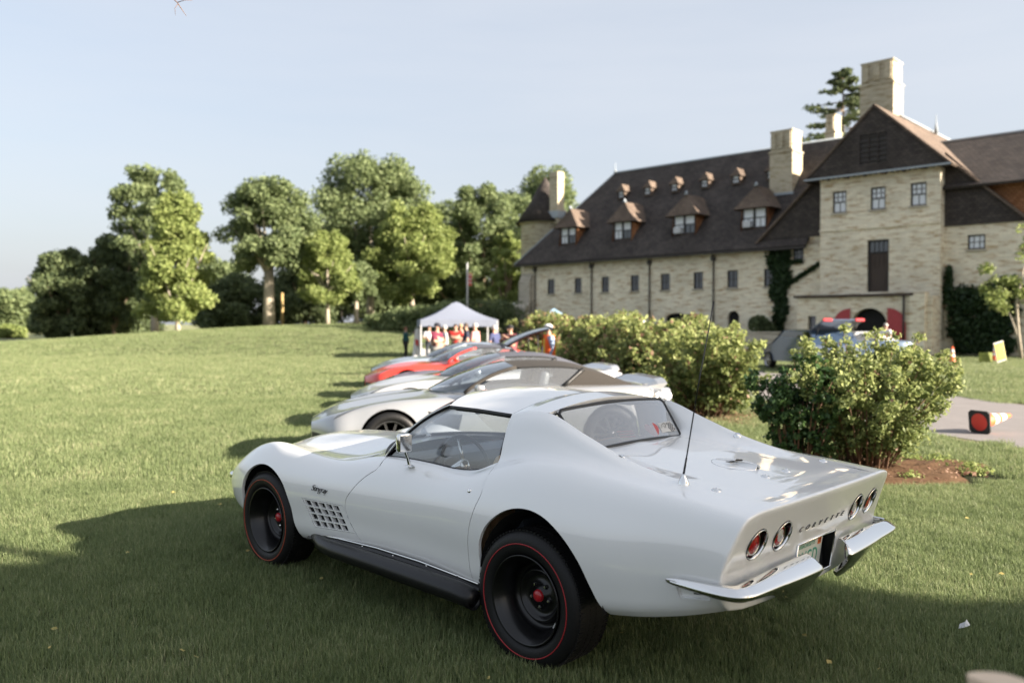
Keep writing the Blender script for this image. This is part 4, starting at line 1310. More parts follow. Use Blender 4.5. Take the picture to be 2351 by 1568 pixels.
def leaf_cloud(name, mat, centers, n, size, parent, seed, shell=.55, flat=.0, droop=.0, tone_fn=None, aspect=.62):
    """many small folded leaf clumps spread through a set of ellipsoids (cx, cy, cz, rx, ry, rz, weight)"""
    r = np.random.default_rng(seed)
    C = np.array(centers, float); w = C[:, 6] / C[:, 6].sum()
    k = r.choice(len(C), n, p=w)
    d = r.normal(size=(n, 3)); d /= np.linalg.norm(d, axis=1, keepdims=True)
    rad = shell + (1 - shell) * r.random(n) ** .7
    rad *= 1 + r.normal(size=n) * .07
    P = C[k, :3] + d * rad[:, None] * C[k, 3:6]
    nrm = d * .55 + r.normal(size=(n, 3)) * .6; nrm[:, 2] += .25 + flat
    nrm /= np.linalg.norm(nrm, axis=1, keepdims=True)
    a = np.cross(nrm, r.normal(size=(n, 3))); a /= np.linalg.norm(a, axis=1, keepdims=True)
    a[:, 2] -= droop; a /= np.linalg.norm(a, axis=1, keepdims=True)
    b = np.cross(nrm, a)
    s = size * (.55 + .9 * r.random(n))[:, None]
    v0 = P - a * s * .5; v2 = P + a * s * .5
    v1 = P + b * s * aspect * .5 - nrm * s * .12; v3 = P - b * s * aspect * .5 - nrm * s * .12
    V = np.stack([v0, v1, v2, v3], 1).reshape(-1, 3)
    me = bpy.data.meshes.new(name)
    me.vertices.add(4 * n); me.vertices.foreach_set('co', V.ravel())
    F = np.arange(4 * n).reshape(n, 4)
    T = np.concatenate([F[:, [0, 1, 2]], F[:, [0, 2, 3]]], 1).reshape(-1, 3)
    me.loops.add(6 * n); me.polygons.add(2 * n)
    me.loops.foreach_set('vertex_index', T.ravel().astype(np.int32))
    me.polygons.foreach_set('loop_start', np.arange(0, 6 * n, 3, dtype=np.int32))
    me.update(calc_edges=True)
    tone = np.clip(r.normal(.5, .24, n) + (0 if tone_fn is None else tone_fn(P, k, r)), 0, 1)
    at_ = me.attributes.new('tone', 'FLOAT', 'POINT')
    at_.data.foreach_set('value', np.repeat(tone, 4).astype(np.float32))
    return link(name, me, mat, parent)

def blobs(r, h0, h1, rx, n, ry=None, lump=.38, shape=None):
    """clump centres filling a crown between heights h0 and h1"""
    ry = ry or rx; out = []
    for i in range(n):
        t = (i + .5) / n; z = h0 + (h1 - h0) * t
        prof = shape(t) if shape else math.sin(PI * min(max(.08 + .86 * t, 0), 1)) ** .6
        a = r.uniform(0, 2 * PI); q = r.uniform(.25, .82)
        br = lump * rx * r.uniform(.7, 1.25)
        out.append((math.cos(a) * q * rx * prof, math.sin(a) * q * ry * prof, z, br * (.5 + .5 * prof), br * (.5 + .5 * prof), br * .72, br ** 2))
    return out

def tree(label, x, y, h, crown, mat, seed, trunk_h=.3, trunk_r=.3, n=9000, leaf=.42, cname='broadleaf_tree', bark=None, nb=26, lean=(0, 0), shape=None, ry=None, lump=.36, group='trees along the far edge of the lawn', fork=False, z=None):
    r = random.Random(seed)
    root = empty(cname, (x, y, gz(x, y) if z is None else z))
    tag(root, label, 'tree', group)
    tb = h * trunk_h
    mb = MB()
    top = Vector((lean[0], lean[1], h * .72))
    pts = [Vector((0, 0, -.2)), Vector((lean[0] * .1, lean[1] * .1, tb * .5)), Vector((lean[0] * .3, lean[1] * .3, tb)), Vector((lean[0] * .7, lean[1] * .7, h * .55)), top]
    if not fork:
        mb.tube(pts, [trunk_r * 1.25, trunk_r, trunk_r * .85, trunk_r * .5, trunk_r * .12], 10)
    else:
        mb.tube(pts[:3], [trunk_r * 1.25, trunk_r, trunk_r * .9], 10)
    nl = 7 if not fork else 9
    for k in range(nl):
        a = 2 * PI * k / nl + r.uniform(-.3, .3); b0 = pts[2] + Vector((0, 0, r.uniform(-.12, .5 if not fork else .05) * tb))
        ln = crown * r.uniform(.55, .85)
        e_ = Vector((math.cos(a) * ln, math.sin(a) * ln, h * r.uniform(.5, .78))) if not fork else Vector((math.cos(a) * ln * .8, math.sin(a) * ln * .8, h * r.uniform(.62, .86)))
        m_ = b0.lerp(e_, .5) + Vector((0, 0, r.uniform(-.02, .08) * h))
        mb.tube([b0, m_, e_], [trunk_r * (.5 if not fork else .62), trunk_r * .3, trunk_r * .07], 7)
    mb.build('trunk', bark or M['bark'], root)
    cl = blobs(r, h * (trunk_h + .02), h * .96, crown, int(nb * 2.7), ry=ry, lump=lump * .84, shape=shape)
    cl = [(a + lean[0] * (c / h), b + lean[1] * (c / h), c, d, e_, f, g_) for a, b, c, d, e_, f, g_ in cl]
    leaf_cloud('crown', mat, cl, int(n * 2.4), leaf * .66, root, seed + 1, shell=.35)
    return root
# ------------------------------------------------------------------ woodland edge on the left, far to near
def px(u, d): return at(u, 745, d).x
def T(label, u, d, vtop, w, mat, seed, vbase=None, **k):
    """a tree by bearing u, distance d, its top seen at vtop and crown width w in picture units"""
    x = px(u, d); zb = gz(x, d); ht = at(u, vtop, d).z - zb
    tree(label, x, d, ht, w / 1926.9 * d / 2, mat, seed, z=zb, **k)
dome = lambda t: math.sin(PI * min(.18 + .74 * t, 1)) ** .55
T('round pale green tree at the far left end of the lawn', 30, 128, 668, 150, M['leaf_mid'], 11, trunk_h=.06, n=7000, leaf=.7, shape=dome, nb=22)
T('low rounded bush-like tree beside the far path', 20, 100, 752, 90, M['leaf_light'], 12, trunk_h=.03, n=2500, leaf=.5, shape=dome, nb=12)
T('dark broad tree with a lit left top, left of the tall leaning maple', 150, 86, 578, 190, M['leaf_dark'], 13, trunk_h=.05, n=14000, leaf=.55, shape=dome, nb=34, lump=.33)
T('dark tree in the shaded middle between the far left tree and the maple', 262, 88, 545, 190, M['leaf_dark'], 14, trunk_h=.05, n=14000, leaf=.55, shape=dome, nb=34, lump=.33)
T('tall sparse tree rising behind the bright maple', 355, 84, 385, 205, M['leaf_mid'], 15, trunk_h=.16, trunk_r=.38, n=11000, leaf=.5, nb=38, lump=.27, bark=M['bark_pale'], shape=lambda t: 1.0 if t > .45 else .5)
T('bright green maple with layered boughs at the lawn edge', 408, 72, 440, 212, M['leaf_light'], 16, trunk_h=.085, trunk_r=.22, n=14000, leaf=.42, nb=44, lump=.30, bark=M['bark_pale'], shape=lambda t: min(1.0, 1.12 - .72 * t))
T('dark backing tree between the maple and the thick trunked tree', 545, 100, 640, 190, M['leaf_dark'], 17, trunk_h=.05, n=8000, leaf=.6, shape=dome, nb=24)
T('spreading umbrella crowned tree on a thick pale trunk', 618, 74, 415, 245, M['leaf_mid'], 18, trunk_h=.40, trunk_r=.46, n=12500, leaf=.46, nb=40, lump=.27, bark=M['bark_pale'], fork=True, shape=lambda t: 1.0 if t < .62 else 1.25 - .55 * t)
T('dark undergrowth tree behind the thick pale trunk', 700, 104, 610, 230, M['leaf_dark'], 19, trunk_h=.04, n=9000, leaf=.6, shape=dome, nb=26)
T('tall round topped oak, highest of the wood', 850, 90, 368, 330, M['leaf_mid'], 20, trunk_h=.26, trunk_r=.42, n=20000, leaf=.52, nb=54, lump=.27, bark=M['bark_pale'], shape=dome)
T('small fresh green tree with a thin straight trunk', 752, 73, 530, 165, M['leaf_light'], 21, trunk_h=.24, trunk_r=.17, n=8000, leaf=.36, nb=30, lump=.31, bark=M['bark_pale'], shape=lambda t: min(1.0, 1.1 - .6 * t))
T('broad tree with a yellow tinged right flank behind the tent', 945, 84, 470, 235, M['leaf_light'], 22, trunk_h=.22, trunk_r=.32, n=14000, leaf=.46, nb=42, lump=.29, bark=M['bark_pale'], shape=dome)
T('slim tree with pale trunk left of the clipped hedge', 818, 75, 600, 110, M['leaf_mid'], 23, trunk_h=.38, trunk_r=.20, n=4500, leaf=.38, nb=20, lump=.34, bark=M['bark_pale'])
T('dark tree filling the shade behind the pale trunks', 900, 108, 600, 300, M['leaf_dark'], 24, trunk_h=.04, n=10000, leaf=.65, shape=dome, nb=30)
T('tall dark and light tree left of the round tower', 1110, 88, 425, 215, M['leaf_mid'], 25, trunk_h=.05, trunk_r=.35, n=15000, leaf=.46, nb=44, lump=.28, shape=dome)
T('rounded treetop rising behind the tower roof', 1258, 105, 386, 275, M['leaf_mid'], 26, trunk_h=.15, n=14000, leaf=.55, nb=38, lump=.28, shape=dome)
T('bright low tree against the round tower wall', 1165, 78, 530, 95, M['leaf_light'], 27, trunk_h=.04, n=6000, leaf=.38, nb=24, shape=dome)
T('dark tree behind the shaded hedge', 1060, 105, 560, 220, M['leaf_dark'], 28, trunk_h=.04, n=7000, leaf=.62, shape=dome, nb=24)

T('mid green tree closing the gap left of the umbrella crowned tree', 500, 110, 600, 190, M['leaf_mid'], 31, trunk_h=.05, n=6000, leaf=.65, shape=dome, nb=20)
T('mid green tree between the round oak and the dark tree by the hedge', 1010, 112, 470, 200, M['leaf_mid'], 32, trunk_h=.05, n=7000, leaf=.65, shape=dome, nb=22)
T('mid green tree filling the view between umbrella crown and round oak', 730, 112, 560, 170, M['leaf_mid'], 33, trunk_h=.05, n=6000, leaf=.65, shape=dome, nb=20)
T('low tree at the wood edge left of the bright maple trunk', 310, 92, 640, 150, M['leaf_dark'], 34, trunk_h=.04, n=5000, leaf=.55, shape=dome, nb=18)

def conifer(label, x, y, z0, h, rad, seed, n=9000):
    r = random.Random(seed)
    root = empty('conifer_tree', (x, y, z0)); tag(root, label, 'tree')
    MB().tube([(0, 0, 0), (.1, 0, h * .6), (.05, .05, h)], [.32, .18, .03], 8).build('trunk', M['bark'], root)
    cl = []; mb = MB()
    for k in range(74):
        t = .60 + .40 * k / 73; zz = h * t; rr = rad * (1.02 - t) * 1.15 * r.uniform(.6, 1.15) + .12
        a = r.uniform(0, 2 * PI)
        e_ = (math.cos(a) * rr, math.sin(a) * rr, zz - .10 * rr)
        mb.tube([(.05, 0, zz), (e_[0] * .5, e_[1] * .5, zz + .05), e_], [.06, .04, .02], 5)
        for q in (.45, .75, 1.0):
            cl.append((e_[0] * q, e_[1] * q, zz - .05 * rr + r.uniform(-.05, .1), .34 + .22 * rr * q * .6, .34 + .22 * rr * q * .6, .20, .2 + .2 * q))
    mb.build('bough', M['bark'], root)
    leaf_cloud('crown', M['leaf_conifer'], cl, n, .30, root, seed + 1, shell=.2)
cp = at(1935, 160, 74)
conifer('tall open conifer behind the chimneys of the stone building', cp.x, cp.y, .3, cp.z - .3, 14.5, 41, 7500)

# unseen tree added at the right, crown shaped to shade coupe and near grass
SH = Vector((14.2, -1.6, 0))
shade = empty('shade_tree', (SH.x, SH.y, 0))
tag(shade, 'unseen broadleaf tree added to the right, crown shaped to shade the white coupe', 'tree')
MB().tube([(0, 0, -.2), (.1, .1, 1.6), (.05, .2, 3.2), (0, .2, 5.5), (.1, .1, 8)], [.34, .27, .24, .17, .05], 10).tube([(0, .15, 2.6), (.6, -1, 4.4), (.8, -1.8, 5.6)], [.13, .08, .03], 7).tube([(0, .2, 3.0), (-.5, 1.1, 4.6), (-.6, 1.8, 5.8)], [.13, .08, .03], 7).build('trunk', M['bark'], shade)
rs = random.Random(77)
cl = []
sn = Vector((math.sin(SUN_AZ), math.cos(SUN_AZ), 0)); sm = Vector((math.cos(SUN_AZ), -math.sin(SUN_AZ), 0))
def bough(n_, p0, p1, z0, z1, r_, d_=1.2):
    for k in range(n_):
        q = sn * rs.uniform(p0, p1) + sm * rs.uniform(-d_, d_)
        cl.append((q.x, q.y, rs.uniform(z0, z1), r_, r_, r_ * .8, r_ ** 2))
bough(40, -.35, 1.40, 4.9, 6.6, .42)
bough(44, -4.2, -1.25, 4.4, 9.0, .75, 1.6)
bough(18, -1.05, -.2, 4.8, 6.2, .5)
bough(26, .0, 1.25, 5.6, 6.55, .4)
bough(18, -.95, -.25, 5.9, 6.55, .45)
bough(3, 2.3, 3.2, 4.0, 4.5, .35)
bough(2, 1.6, 2.0, 4.0, 4.6, .3)
leaf_cloud('crown', M['leaf_mid'], cl, 60000, .24, shade, 78, shell=.15)

# ------------------------------------------------------------------ hedges by the far lawn
def hedge(label, pts, hgt, wid, mat, seed, n, leaf=.22, name='hedge', group='clipped hedges beyond the tent'):
    r = random.Random(seed)
    x0, y0 = pts[0]
    root = empty(name, (x0, y0, gz(x0, y0))); tag(root, label, 'hedge', group)
    cl = []; mb = MB()
    P = dense(pts, 8)
    for i, (x, y) in enumerate(P):
        h_ = hgt[0] + (hgt[1] - hgt[0]) * i / (len(P) - 1)
        for k in range(3):
            cl.append((x - x0 + r.uniform(-.3, .3) * wid, y - y0 + r.uniform(-.3, .3) * wid, gz(x, y) - gz(x0, y0) + h_ * (.2 + .28 * k), wid * .6, wid * .6, h_ * .27, 1))
        mb.tube([(x - x0, y - y0, gz(x, y) - gz(x0, y0) - .1), (x - x0 + r.uniform(-.1, .1), y - y0, gz(x, y) - gz(x0, y0) + h_ * .7)], [.04, .015], 5)
    mb.build('stem', M['twig'], root)
    leaf_cloud('foliage', mat, cl, n, leaf, root, seed + 1, shell=.6)
def gp(u, d): return (px(u, d), d)
hedge('sunlit sloping hedge left behind the white tent', [gp(858, 63), gp(930, 62), gp(1028, 60)], (1.1, 2.4), 1.1, M['leaf_mid'], 51, 7000)
hedge('dark shaded hedge behind the tent beside the building end', [gp(1025, 72), gp(1100, 69), gp(1182, 66)], (2.3, 2.9), 1.5, M['leaf_dark'], 52, 7000)
# ------------------------------------------------------------------ the long stone building
BE = Vector((-.723, .691, 0)).normalized()          # along the front, going away to the left
BN = Vector((-.691, -.723, 0)).normalized()         # out of the front, towards the lawn
BO = Vector((25.1, 45.0, 0))
BM = Matrix(((BE.x, BN.x, 0, BO.x), (BE.y, BN.y, 0, BO.y), (0, 0, 1, 0), (0, 0, 0, 1)))   # local: x along, y out, z up
# BE x BN points down, so faces are wound for the mirrored frame
def stone_mat(name, base, dark, mortar, scale=1.0):
    m, t, b = newmat(name)
    tcn = t.nodes.new('ShaderNodeTexCoord')
    sep = t.nodes.new('ShaderNodeSeparateXYZ'); t.links.new(tcn.outputs['Object'], sep.inputs[0])
    ad = t.nodes.new('ShaderNodeMath'); t.links.new(sep.outputs['X'], ad.inputs[0]); t.links.new(sep.outputs['Y'], ad.inputs[1])
    cmb = t.nodes.new('ShaderNodeCombineXYZ'); t.links.new(ad.outputs[0], cmb.inputs['X']); t.links.new(sep.outputs['Z'], cmb.inputs['Y'])
    br = t.nodes.new('ShaderNodeTexBrick')
    br.inputs['Scale'].default_value = 1.0; br.inputs['Brick Width'].default_value = .42 * scale; br.inputs['Row Height'].default_value = .115 * scale
    br.inputs['Mortar Size'].default_value = .012; br.inputs['Mortar Smooth'].default_value = .4; br.inputs['Bias'].default_value = -.1
    br.inputs['Color1'].default_value = (*base, 1); br.inputs['Color2'].default_value = (*[c * 1.22 for c in base], 1); br.inputs['Mortar'].default_value = (*mortar, 1)
    t.links.new(cmb.outputs[0], br.inputs['Vector'])
    mpn = t.nodes.new('ShaderNodeMapping'); mpn.inputs['Scale'].default_value = (.8, 3.6, 1); t.links.new(cmb.outputs[0], mpn.inputs['Vector'])
    n = t.nodes.new('ShaderNodeTexNoise'); n.inputs['Scale'].default_value = 1.5; n.inputs['Detail'].default_value = 6; n.inputs['Roughness'].default_value = .68
    t.links.new(mpn.outputs[0], n.inputs['Vector'])
    rp_ = t.nodes.new('ShaderNodeValToRGB'); rp_.color_ramp.elements[0].position = .50; rp_.color_ramp.elements[0].color = (0, 0, 0, 1)
    rp_.color_ramp.elements[1].position = .64; rp_.color_ramp.elements[1].color = (1, 1, 1, 1)
    t.links.new(n.outputs['Fac'], rp_.inputs['Fac'])
    m1 = t.nodes.new('ShaderNodeMixRGB'); m1.inputs['Color2'].default_value = (*dark, 1)
    m0 = t.nodes.new('ShaderNodeMath'); m0.operation = 'MULTIPLY'; m0.inputs[1].default_value = .8
    t.links.new(rp_.outputs['Color'], m0.inputs[0]); t.links.new(m0.outputs[0], m1.inputs['Fac']); t.links.new(br.outputs['Color'], m1.inputs['Color1'])
    n2 = t.nodes.new('ShaderNodeTexNoise'); n2.inputs['Scale'].default_value = .35; n2.inputs['Detail'].default_value = 4; t.links.new(tcn.outputs['Object'], n2.inputs['Vector'])
    m2 = t.nodes.new('ShaderNodeMixRGB'); m2.blend_type = 'MULTIPLY'; m2.inputs['Fac'].default_value = .5
    r2 = t.nodes.new('ShaderNodeMapRange'); r2.inputs['From Min'].default_value = .3; r2.inputs['From Max'].default_value = .7; r2.inputs['To Min'].default_value = .72; r2.inputs['To Max'].default_value = 1.12
    t.links.new(n2.outputs['Fac'], r2.inputs['Value']); t.links.new(m1.outputs['Color'], m2.inputs['Color1']); t.links.new(r2.outputs['Result'], m2.inputs['Color2'])
    t.links.new(m2.outputs['Color'], b.inputs['Base Color'])
    b.inputs['Roughness'].default_value = .9; b.inputs['Specular IOR Level'].default_value = .15
    bp_ = t.nodes.new('ShaderNodeBump'); bp_.inputs['Strength'].default_value = .6; bp_.inputs['Distance'].default_value = .02
    t.links.new(br.outputs['Fac'], bp_.inputs['Height']); bp_.invert = True; t.links.new(bp_.outputs['Normal'], b.inputs['Normal'])
    return m
M['stone'] = stone_mat('yellow_brick', (.75, .685, .535), (.42, .27, .12), (.71, .66, .53))
M['stone_grey'] = stone_mat('grey_stone', (.46, .42, .35), (.28, .24, .18), (.40, .37, .31), 1.6)
M['chimney_stone'] = stone_mat('chimney_brick', (.52, .46, .34), (.30, .23, .12), (.45, .41, .32), .8)
def shingle_mat(name, c1, c2, row=.16):
    m, t, b = newmat(name)
    tcn = t.nodes.new('ShaderNodeTexCoord')
    sep = t.nodes.new('ShaderNodeSeparateXYZ'); t.links.new(tcn.outputs['Object'], sep.inputs[0])
    ad = t.nodes.new('ShaderNodeMath'); t.links.new(sep.outputs['X'], ad.inputs[0]); t.links.new(sep.outputs['Y'], ad.inputs[1])
    cmb = t.nodes.new('ShaderNodeCombineXYZ'); t.links.new(ad.outputs[0], cmb.inputs['X']); t.links.new(sep.outputs['Z'], cmb.inputs['Y'])
    br = t.nodes.new('ShaderNodeTexBrick'); br.inputs['Scale'].default_value = 1; br.inputs['Brick Width'].default_value = .26; br.inputs['Row Height'].default_value = row
    br.inputs['Mortar Size'].default_value = .012; br.inputs['Color1'].default_value = (*c1, 1); br.inputs['Color2'].default_value = (*c2, 1); br.inputs['Mortar'].default_value = (*[c * .5 for c in c1], 1)
    t.links.new(cmb.outputs[0], br.inputs['Vector'])
    n = t.nodes.new('ShaderNodeTexNoise'); n.inputs['Scale'].default_value = .8; n.inputs['Detail'].default_value = 6; t.links.new(tcn.outputs['Object'], n.inputs['Vector'])
    r2 = t.nodes.new('ShaderNodeMapRange'); r2.inputs['From Min'].default_value = .3; r2.inputs['From Max'].default_value = .7; r2.inputs['To Min'].default_value = .7; r2.inputs['To Max'].default_value = 1.3
    m2 = t.nodes.new('ShaderNodeMixRGB'); m2.blend_type = 'MULTIPLY'; m2.inputs['Fac'].default_value = .8
    t.links.new(n.outputs['Fac'], r2.inputs['Value']); t.links.new(br.outputs['Color'], m2.inputs['Color1']); t.links.new(r2.outputs['Result'], m2.inputs['Color2'])
    t.links.new(m2.outputs['Color'], b.inputs['Base Color']); b.inputs['Roughness'].default_value = .85; b.inputs['Specular IOR Level'].default_value = .2
    bp_ = t.nodes.new('ShaderNodeBump'); bp_.inputs['Strength'].default_value = .7; bp_.inputs['Distance'].default_value = .025; bp_.invert = True
    t.links.new(br.outputs['Fac'], bp_.inputs['Height']); t.links.new(bp_.outputs['Normal'], b.inputs['Normal'])
    return m
M['shingle'] = shingle_mat('dark_shingle', (.052, .045, .042), (.080, .068, .060))
M['shingle_lit'] = shingle_mat('lit_shingle', (.13, .098, .078), (.17, .13, .10))  # paler copy of the roof shingle, sunlight put into the colour
M['cedar'] = shingle_mat('cedar_shingle', (.23, .10, .045), (.34, .17, .085), .14)
M['window_glass'] = pmat('window_glass', (.05, .06, .075), .08, spec=.9)
M['blind'] = pmat('window_blind', (.74, .77, .80), .35, spec=.6)
M['frame_dark'] = pmat('window_frame', (.022, .020, .019), .5)
M['iron'] = pmat('iron_pipe', (.035, .028, .024), .55)
M['lead'] = pmat('lead_flashing', (.33, .37, .40), .5)
M['dark_void'] = pmat('dark_opening', (.008, .008, .008), .9)
M['red_paint'] = pmat('red_door', (.38, .045, .05), .55, noise=.15, nscale=4)
M['timber'] = pmat('timber', (.05, .034, .025), .7)
M['white_metal'] = pmat('white_metal', (.52, .53, .54), .45)

bld = bpy.data.objects.new('stone_building', None); col.objects.link(bld)
bld.matrix_world = BM
tag(bld, 'long yellow brick building with a steep dark shingle roof, dormers and tall chimneys', 'building')

def local(name, mb, mat, parent=None):
    return mb.build(name, mat, parent or bld)

def wall_sheet(mb, outline, holes, y, depth=.25, mi=0):
    """wall face in the plane y (outline and holes in x, z) with openings and their reveals"""
    pts = list(outline); n0 = len(outline); edges = [(i, (i + 1) % n0) for i in range(n0)]
    for h_ in holes:
        k = len(pts); pts += list(h_); edges += [(k + i, k + (i + 1) % len(h_)) for i in range(len(h_))]
    vo, eo, fo, _, _, _ = delaunay_2d_cdt([Vector(p) for p in pts], edges, [], 0, 1e-5)
    V = np.array([(v.x, v.y) for v in vo]); F = np.array(fo); c = V[F].mean(axis=1); keep = in_poly(c, outline)
    for h_ in holes: keep &= ~in_poly(c, h_)
    mb.add([(x, y, z) for x, z in V], [tuple(f) for f in F[keep]], mi)
    for h_ in holes:
        k = len(h_); vs = [(x, y, z) for x, z in h_] + [(x, y - depth, z) for x, z in h_]
        mb.add(vs, [(i, (i + 1) % k, (i + 1) % k + k, i + k) for i in range(k)], mi)

def rect(x0, x1, z0, z1): return [(x0, z0), (x1, z0), (x1, z1), (x0, z1)]
def arch_(x0, x1, z0, z1, rise, n=12):
    cx = (x0 + x1) / 2; hw = (x1 - x0) / 2
    return [(x0, z0), (x1, z0)] + [(cx + hw * math.cos(PI * i / n), z1 - rise + rise * math.sin(PI * i / n)) for i in range(n + 1)]

def window(x0, x1, z0, z1, y, nx=2, nz=2, sash=True, glass='window_glass', parent=None, upper=None, fw=.07, name='window', sill=True):
    """a framed window with glazing bars; upper = (columns, rows) of the upper sash"""
    mb = MB(); w = x1 - x0; h_ = z1 - z0
    for a, b, c, d in ((x0, x0 + fw, z0, z1), (x1 - fw, x1, z0, z1), (x0 + fw, x1 - fw, z0, z0 + fw), (x0 + fw, x1 - fw, z1 - fw, z1)):
        mb.box(((a + b) / 2, y, (c + d) / 2), (b - a, .10, d - c))
    zm = (z0 + z1) / 2
    if sash: mb.box(((x0 + x1) / 2, y, zm), (w - 2 * fw, .08, .055))
    def bars(za, zb, cx, cz):
        for i in range(1, cx): mb.box((x0 + w * i / cx, y - .005, (za + zb) / 2), (.032, .05, zb - za))
        for j in range(1, cz): mb.box(((x0 + x1) / 2, y - .005, za + (zb - za) * j / cz), (w - 2 * fw, .05, .03))
    if sash:
        bars(zm + .03, z1 - fw, *(upper or (nx, nz))); bars(z0 + fw, zm - .03, nx if upper is None else 2, 1)
    else: bars(z0 + fw, z1 - fw, nx, nz)
    f = local(name, mb, M['frame_dark'], parent)
    if parent is None or parent is bld:
        for za, zb in (((z0 + fw, zm - .03), (zm + .03, z1 - fw)) if sash else ((z0 + fw, z1 - fw),)):
            MB().box(((x0 + x1) / 2, y - .02, (za + zb) / 2), (w - 2 * fw, .012, zb - za)).build('pane', M[glass], f)
        if sill: MB().box(((x0 + x1) / 2, y + .10, z0 - .05), (w + .16, .26, .09)).build('sill', M['stone_grey'], f)
    return f

EAVE, SL = 6.55, 1.10            # eaves height, roof rise per metre
HALF = 7.0                        # run from eaves to ridge
RZ = EAVE + HALF * SL - .55
WL = 33.4                         # far left corner of the front
lowwin = [(30.85, 30.12), (28.09, 27.41), (25.5, 24.8), (22.85, 22.12), (20.27, 19.52), (17.64, 16.9), (15.08, 14.31), (12.48, 11.85)]
holes = [rect(b, a, 4.12, 5.26) for a, b in lowwin]
garch = [arch_(18.0, 19.9, .1, 2.5, .45), arch_(22.6, 24.4, .1, 2.4, .45), arch_(14.2, 15.05, .1, 2.6, .42)]
mb = MB()
wall_sheet(mb, [(WL, -.5), (8.5, -.5), (8.5, EAVE + .35), (WL, EAVE + .35)], holes + [rect(9.85, 10.55, 5.72, 6.5)] + garch, 0)
# left end wall and back
mb.add([(WL, 0, -.5), (WL, -13, -.5), (WL, -13, EAVE), (WL, 0, EAVE)], [(0, 1, 2, 3)])
mb.add([(-9, -13, -.5), (WL, -13, -.5), (WL, -13, EAVE), (-9, -13, EAVE)], [(0, 1, 2, 3)])
mb.add([(12.6, 0, EAVE), (8.5, 0, EAVE), (8.5, 0, 7.15), (12.6, 0, 7.15)], [(0, 1, 2, 3)])
local('wall', mb, M['stone'])
for i, (a, b) in enumerate(lowwin): window(b, a, 4.12, 5.26, -.12, 2, 1, upper=(2, 2))
window(9.85, 10.55, 5.72, 6.5, -.12, 3, 2, sash=False)
for h_ in garch:
    mb = MB(); k = len(h_); mb.add([(x, -.24, z) for x, z in h_], [tuple(range(k))]); local('arched_doorway', mb, M['dark_void'])
# stepped buttress at the far end
mb = MB()
for x0, x1, yy, z0, z1 in ((WL - 1.0, WL + .15, .45, -.5, 5.1), (WL - 1.0, WL + .55, .95, -.5, 3.0)):
    vs = [(x0, .003, z0), (x1, .003, z0), (x1, yy, z0), (x0, yy, z0), (x0, .003, z1 + .7), (x1, .003, z1 + .7), (x1, yy, z1), (x0, yy, z1)]
    mb.add(vs, [(0, 1, 5, 4), (1, 2, 6, 5), (2, 3, 7, 6), (3, 0, 4, 7), (4, 5, 6, 7)])
local('buttress', mb, M['stone_grey'])
# drainpipes
for x in (32.1, 26.37, 21.16, 16.06):
    MB().tube([(x, .10, .2), (x, .10, 5.95)], .055, 8).box((x, .13, 6.1), (.26, .2, .3)).tube([(x, .13, 6.2), (x, .28, 6.42), (x, .4, 6.5)], .05, 6).box((x, .1, 4.0), (.16, .06, .06)).box((x, .1, 2.2), (.16, .06, .06)).build('drainpipe', M['iron'], bld)

# main roof with a hipped far end
OH = .55
mb = MB()
th = .14
def roofz(y): return EAVE + (OH - y) * SL
ry_ = OH - HALF; rz = roofz(ry_)
XL = WL + .55; HX_ = XL - 4.9
A = (XL, OH, EAVE); B = (9.5, OH, EAVE); C_ = (9.5, ry_, rz); D = (HX_, ry_, rz); E_ = (XL, 2 * ry_ - OH, EAVE)
def slab(mb, pts, t=th, mi=0):
    k = len(pts); n_ = (Vector(pts[1]) - Vector(pts[0])).cross(Vector(pts[2]) - Vector(pts[0])).normalized()
    if n_.z < 0: n_ = -n_
    lo = [tuple(Vector(p) - n_ * t) for p in pts]
    mb.add(list(pts) + lo, [tuple(range(k)), tuple(range(k, 2 * k))[::-1]] + [(i, (i + 1) % k, (i + 1) % k + k, i + k) for i in range(k)], mi)
slab(mb, [A, B, C_, D])
slab(mb, [A, D, E_])
slab(mb, [E_, D, C_, (9.5, 2 * ry_ - OH, EAVE)])
roof_main = local('roof', mb, M['shingle'])
mb = MB().tube([D, C_], .09, 6).tube([A, D], .07, 6)
mb.build('ridge_cap', M['lead'], roof_main)
MB().tube([(HX_, ry_, rz), (HX_, ry_, rz + .25), (HX_, ry_, rz + .9)], [.14, .05, .015], 8).build('finial', M['lead'], roof_main)
MB().box(((XL + 9.5) / 2, OH + .02, EAVE - .14), (XL - 9.5, .14, .12)).build('gutter', M['iron'], roof_main)
# roof continuing to the right of the cross gable, eaves higher
mb = MB(); e2 = 9.15
slab(mb, [(4.3, .55, e2), (-9, .55, e2), (-9, ry_, 13.0), (4.3, ry_, 13.0)])
slab(mb, [(4.3, 2 * ry_ - .55, e2 - 2), (4.3, ry_, 13.0), (-9, ry_, 13.0), (-9, 2 * ry_ - .55, e2 - 2)])
r2_ = local('roof', mb, M['shingle']); MB().tube([(4.3, ry_, 13.02), (-9, ry_, 13.02)], .08, 6).build('ridge_cap', M['lead'], r2_)
mb = MB(); mb.add([(-9, -.2, 6.5), (2, -.2, 6.5), (2, -.2, e2 + .4), (-9, -.2, e2 + .4)], [(0, 1, 2, 3)]); local('upper_wall', mb, M['cedar'])

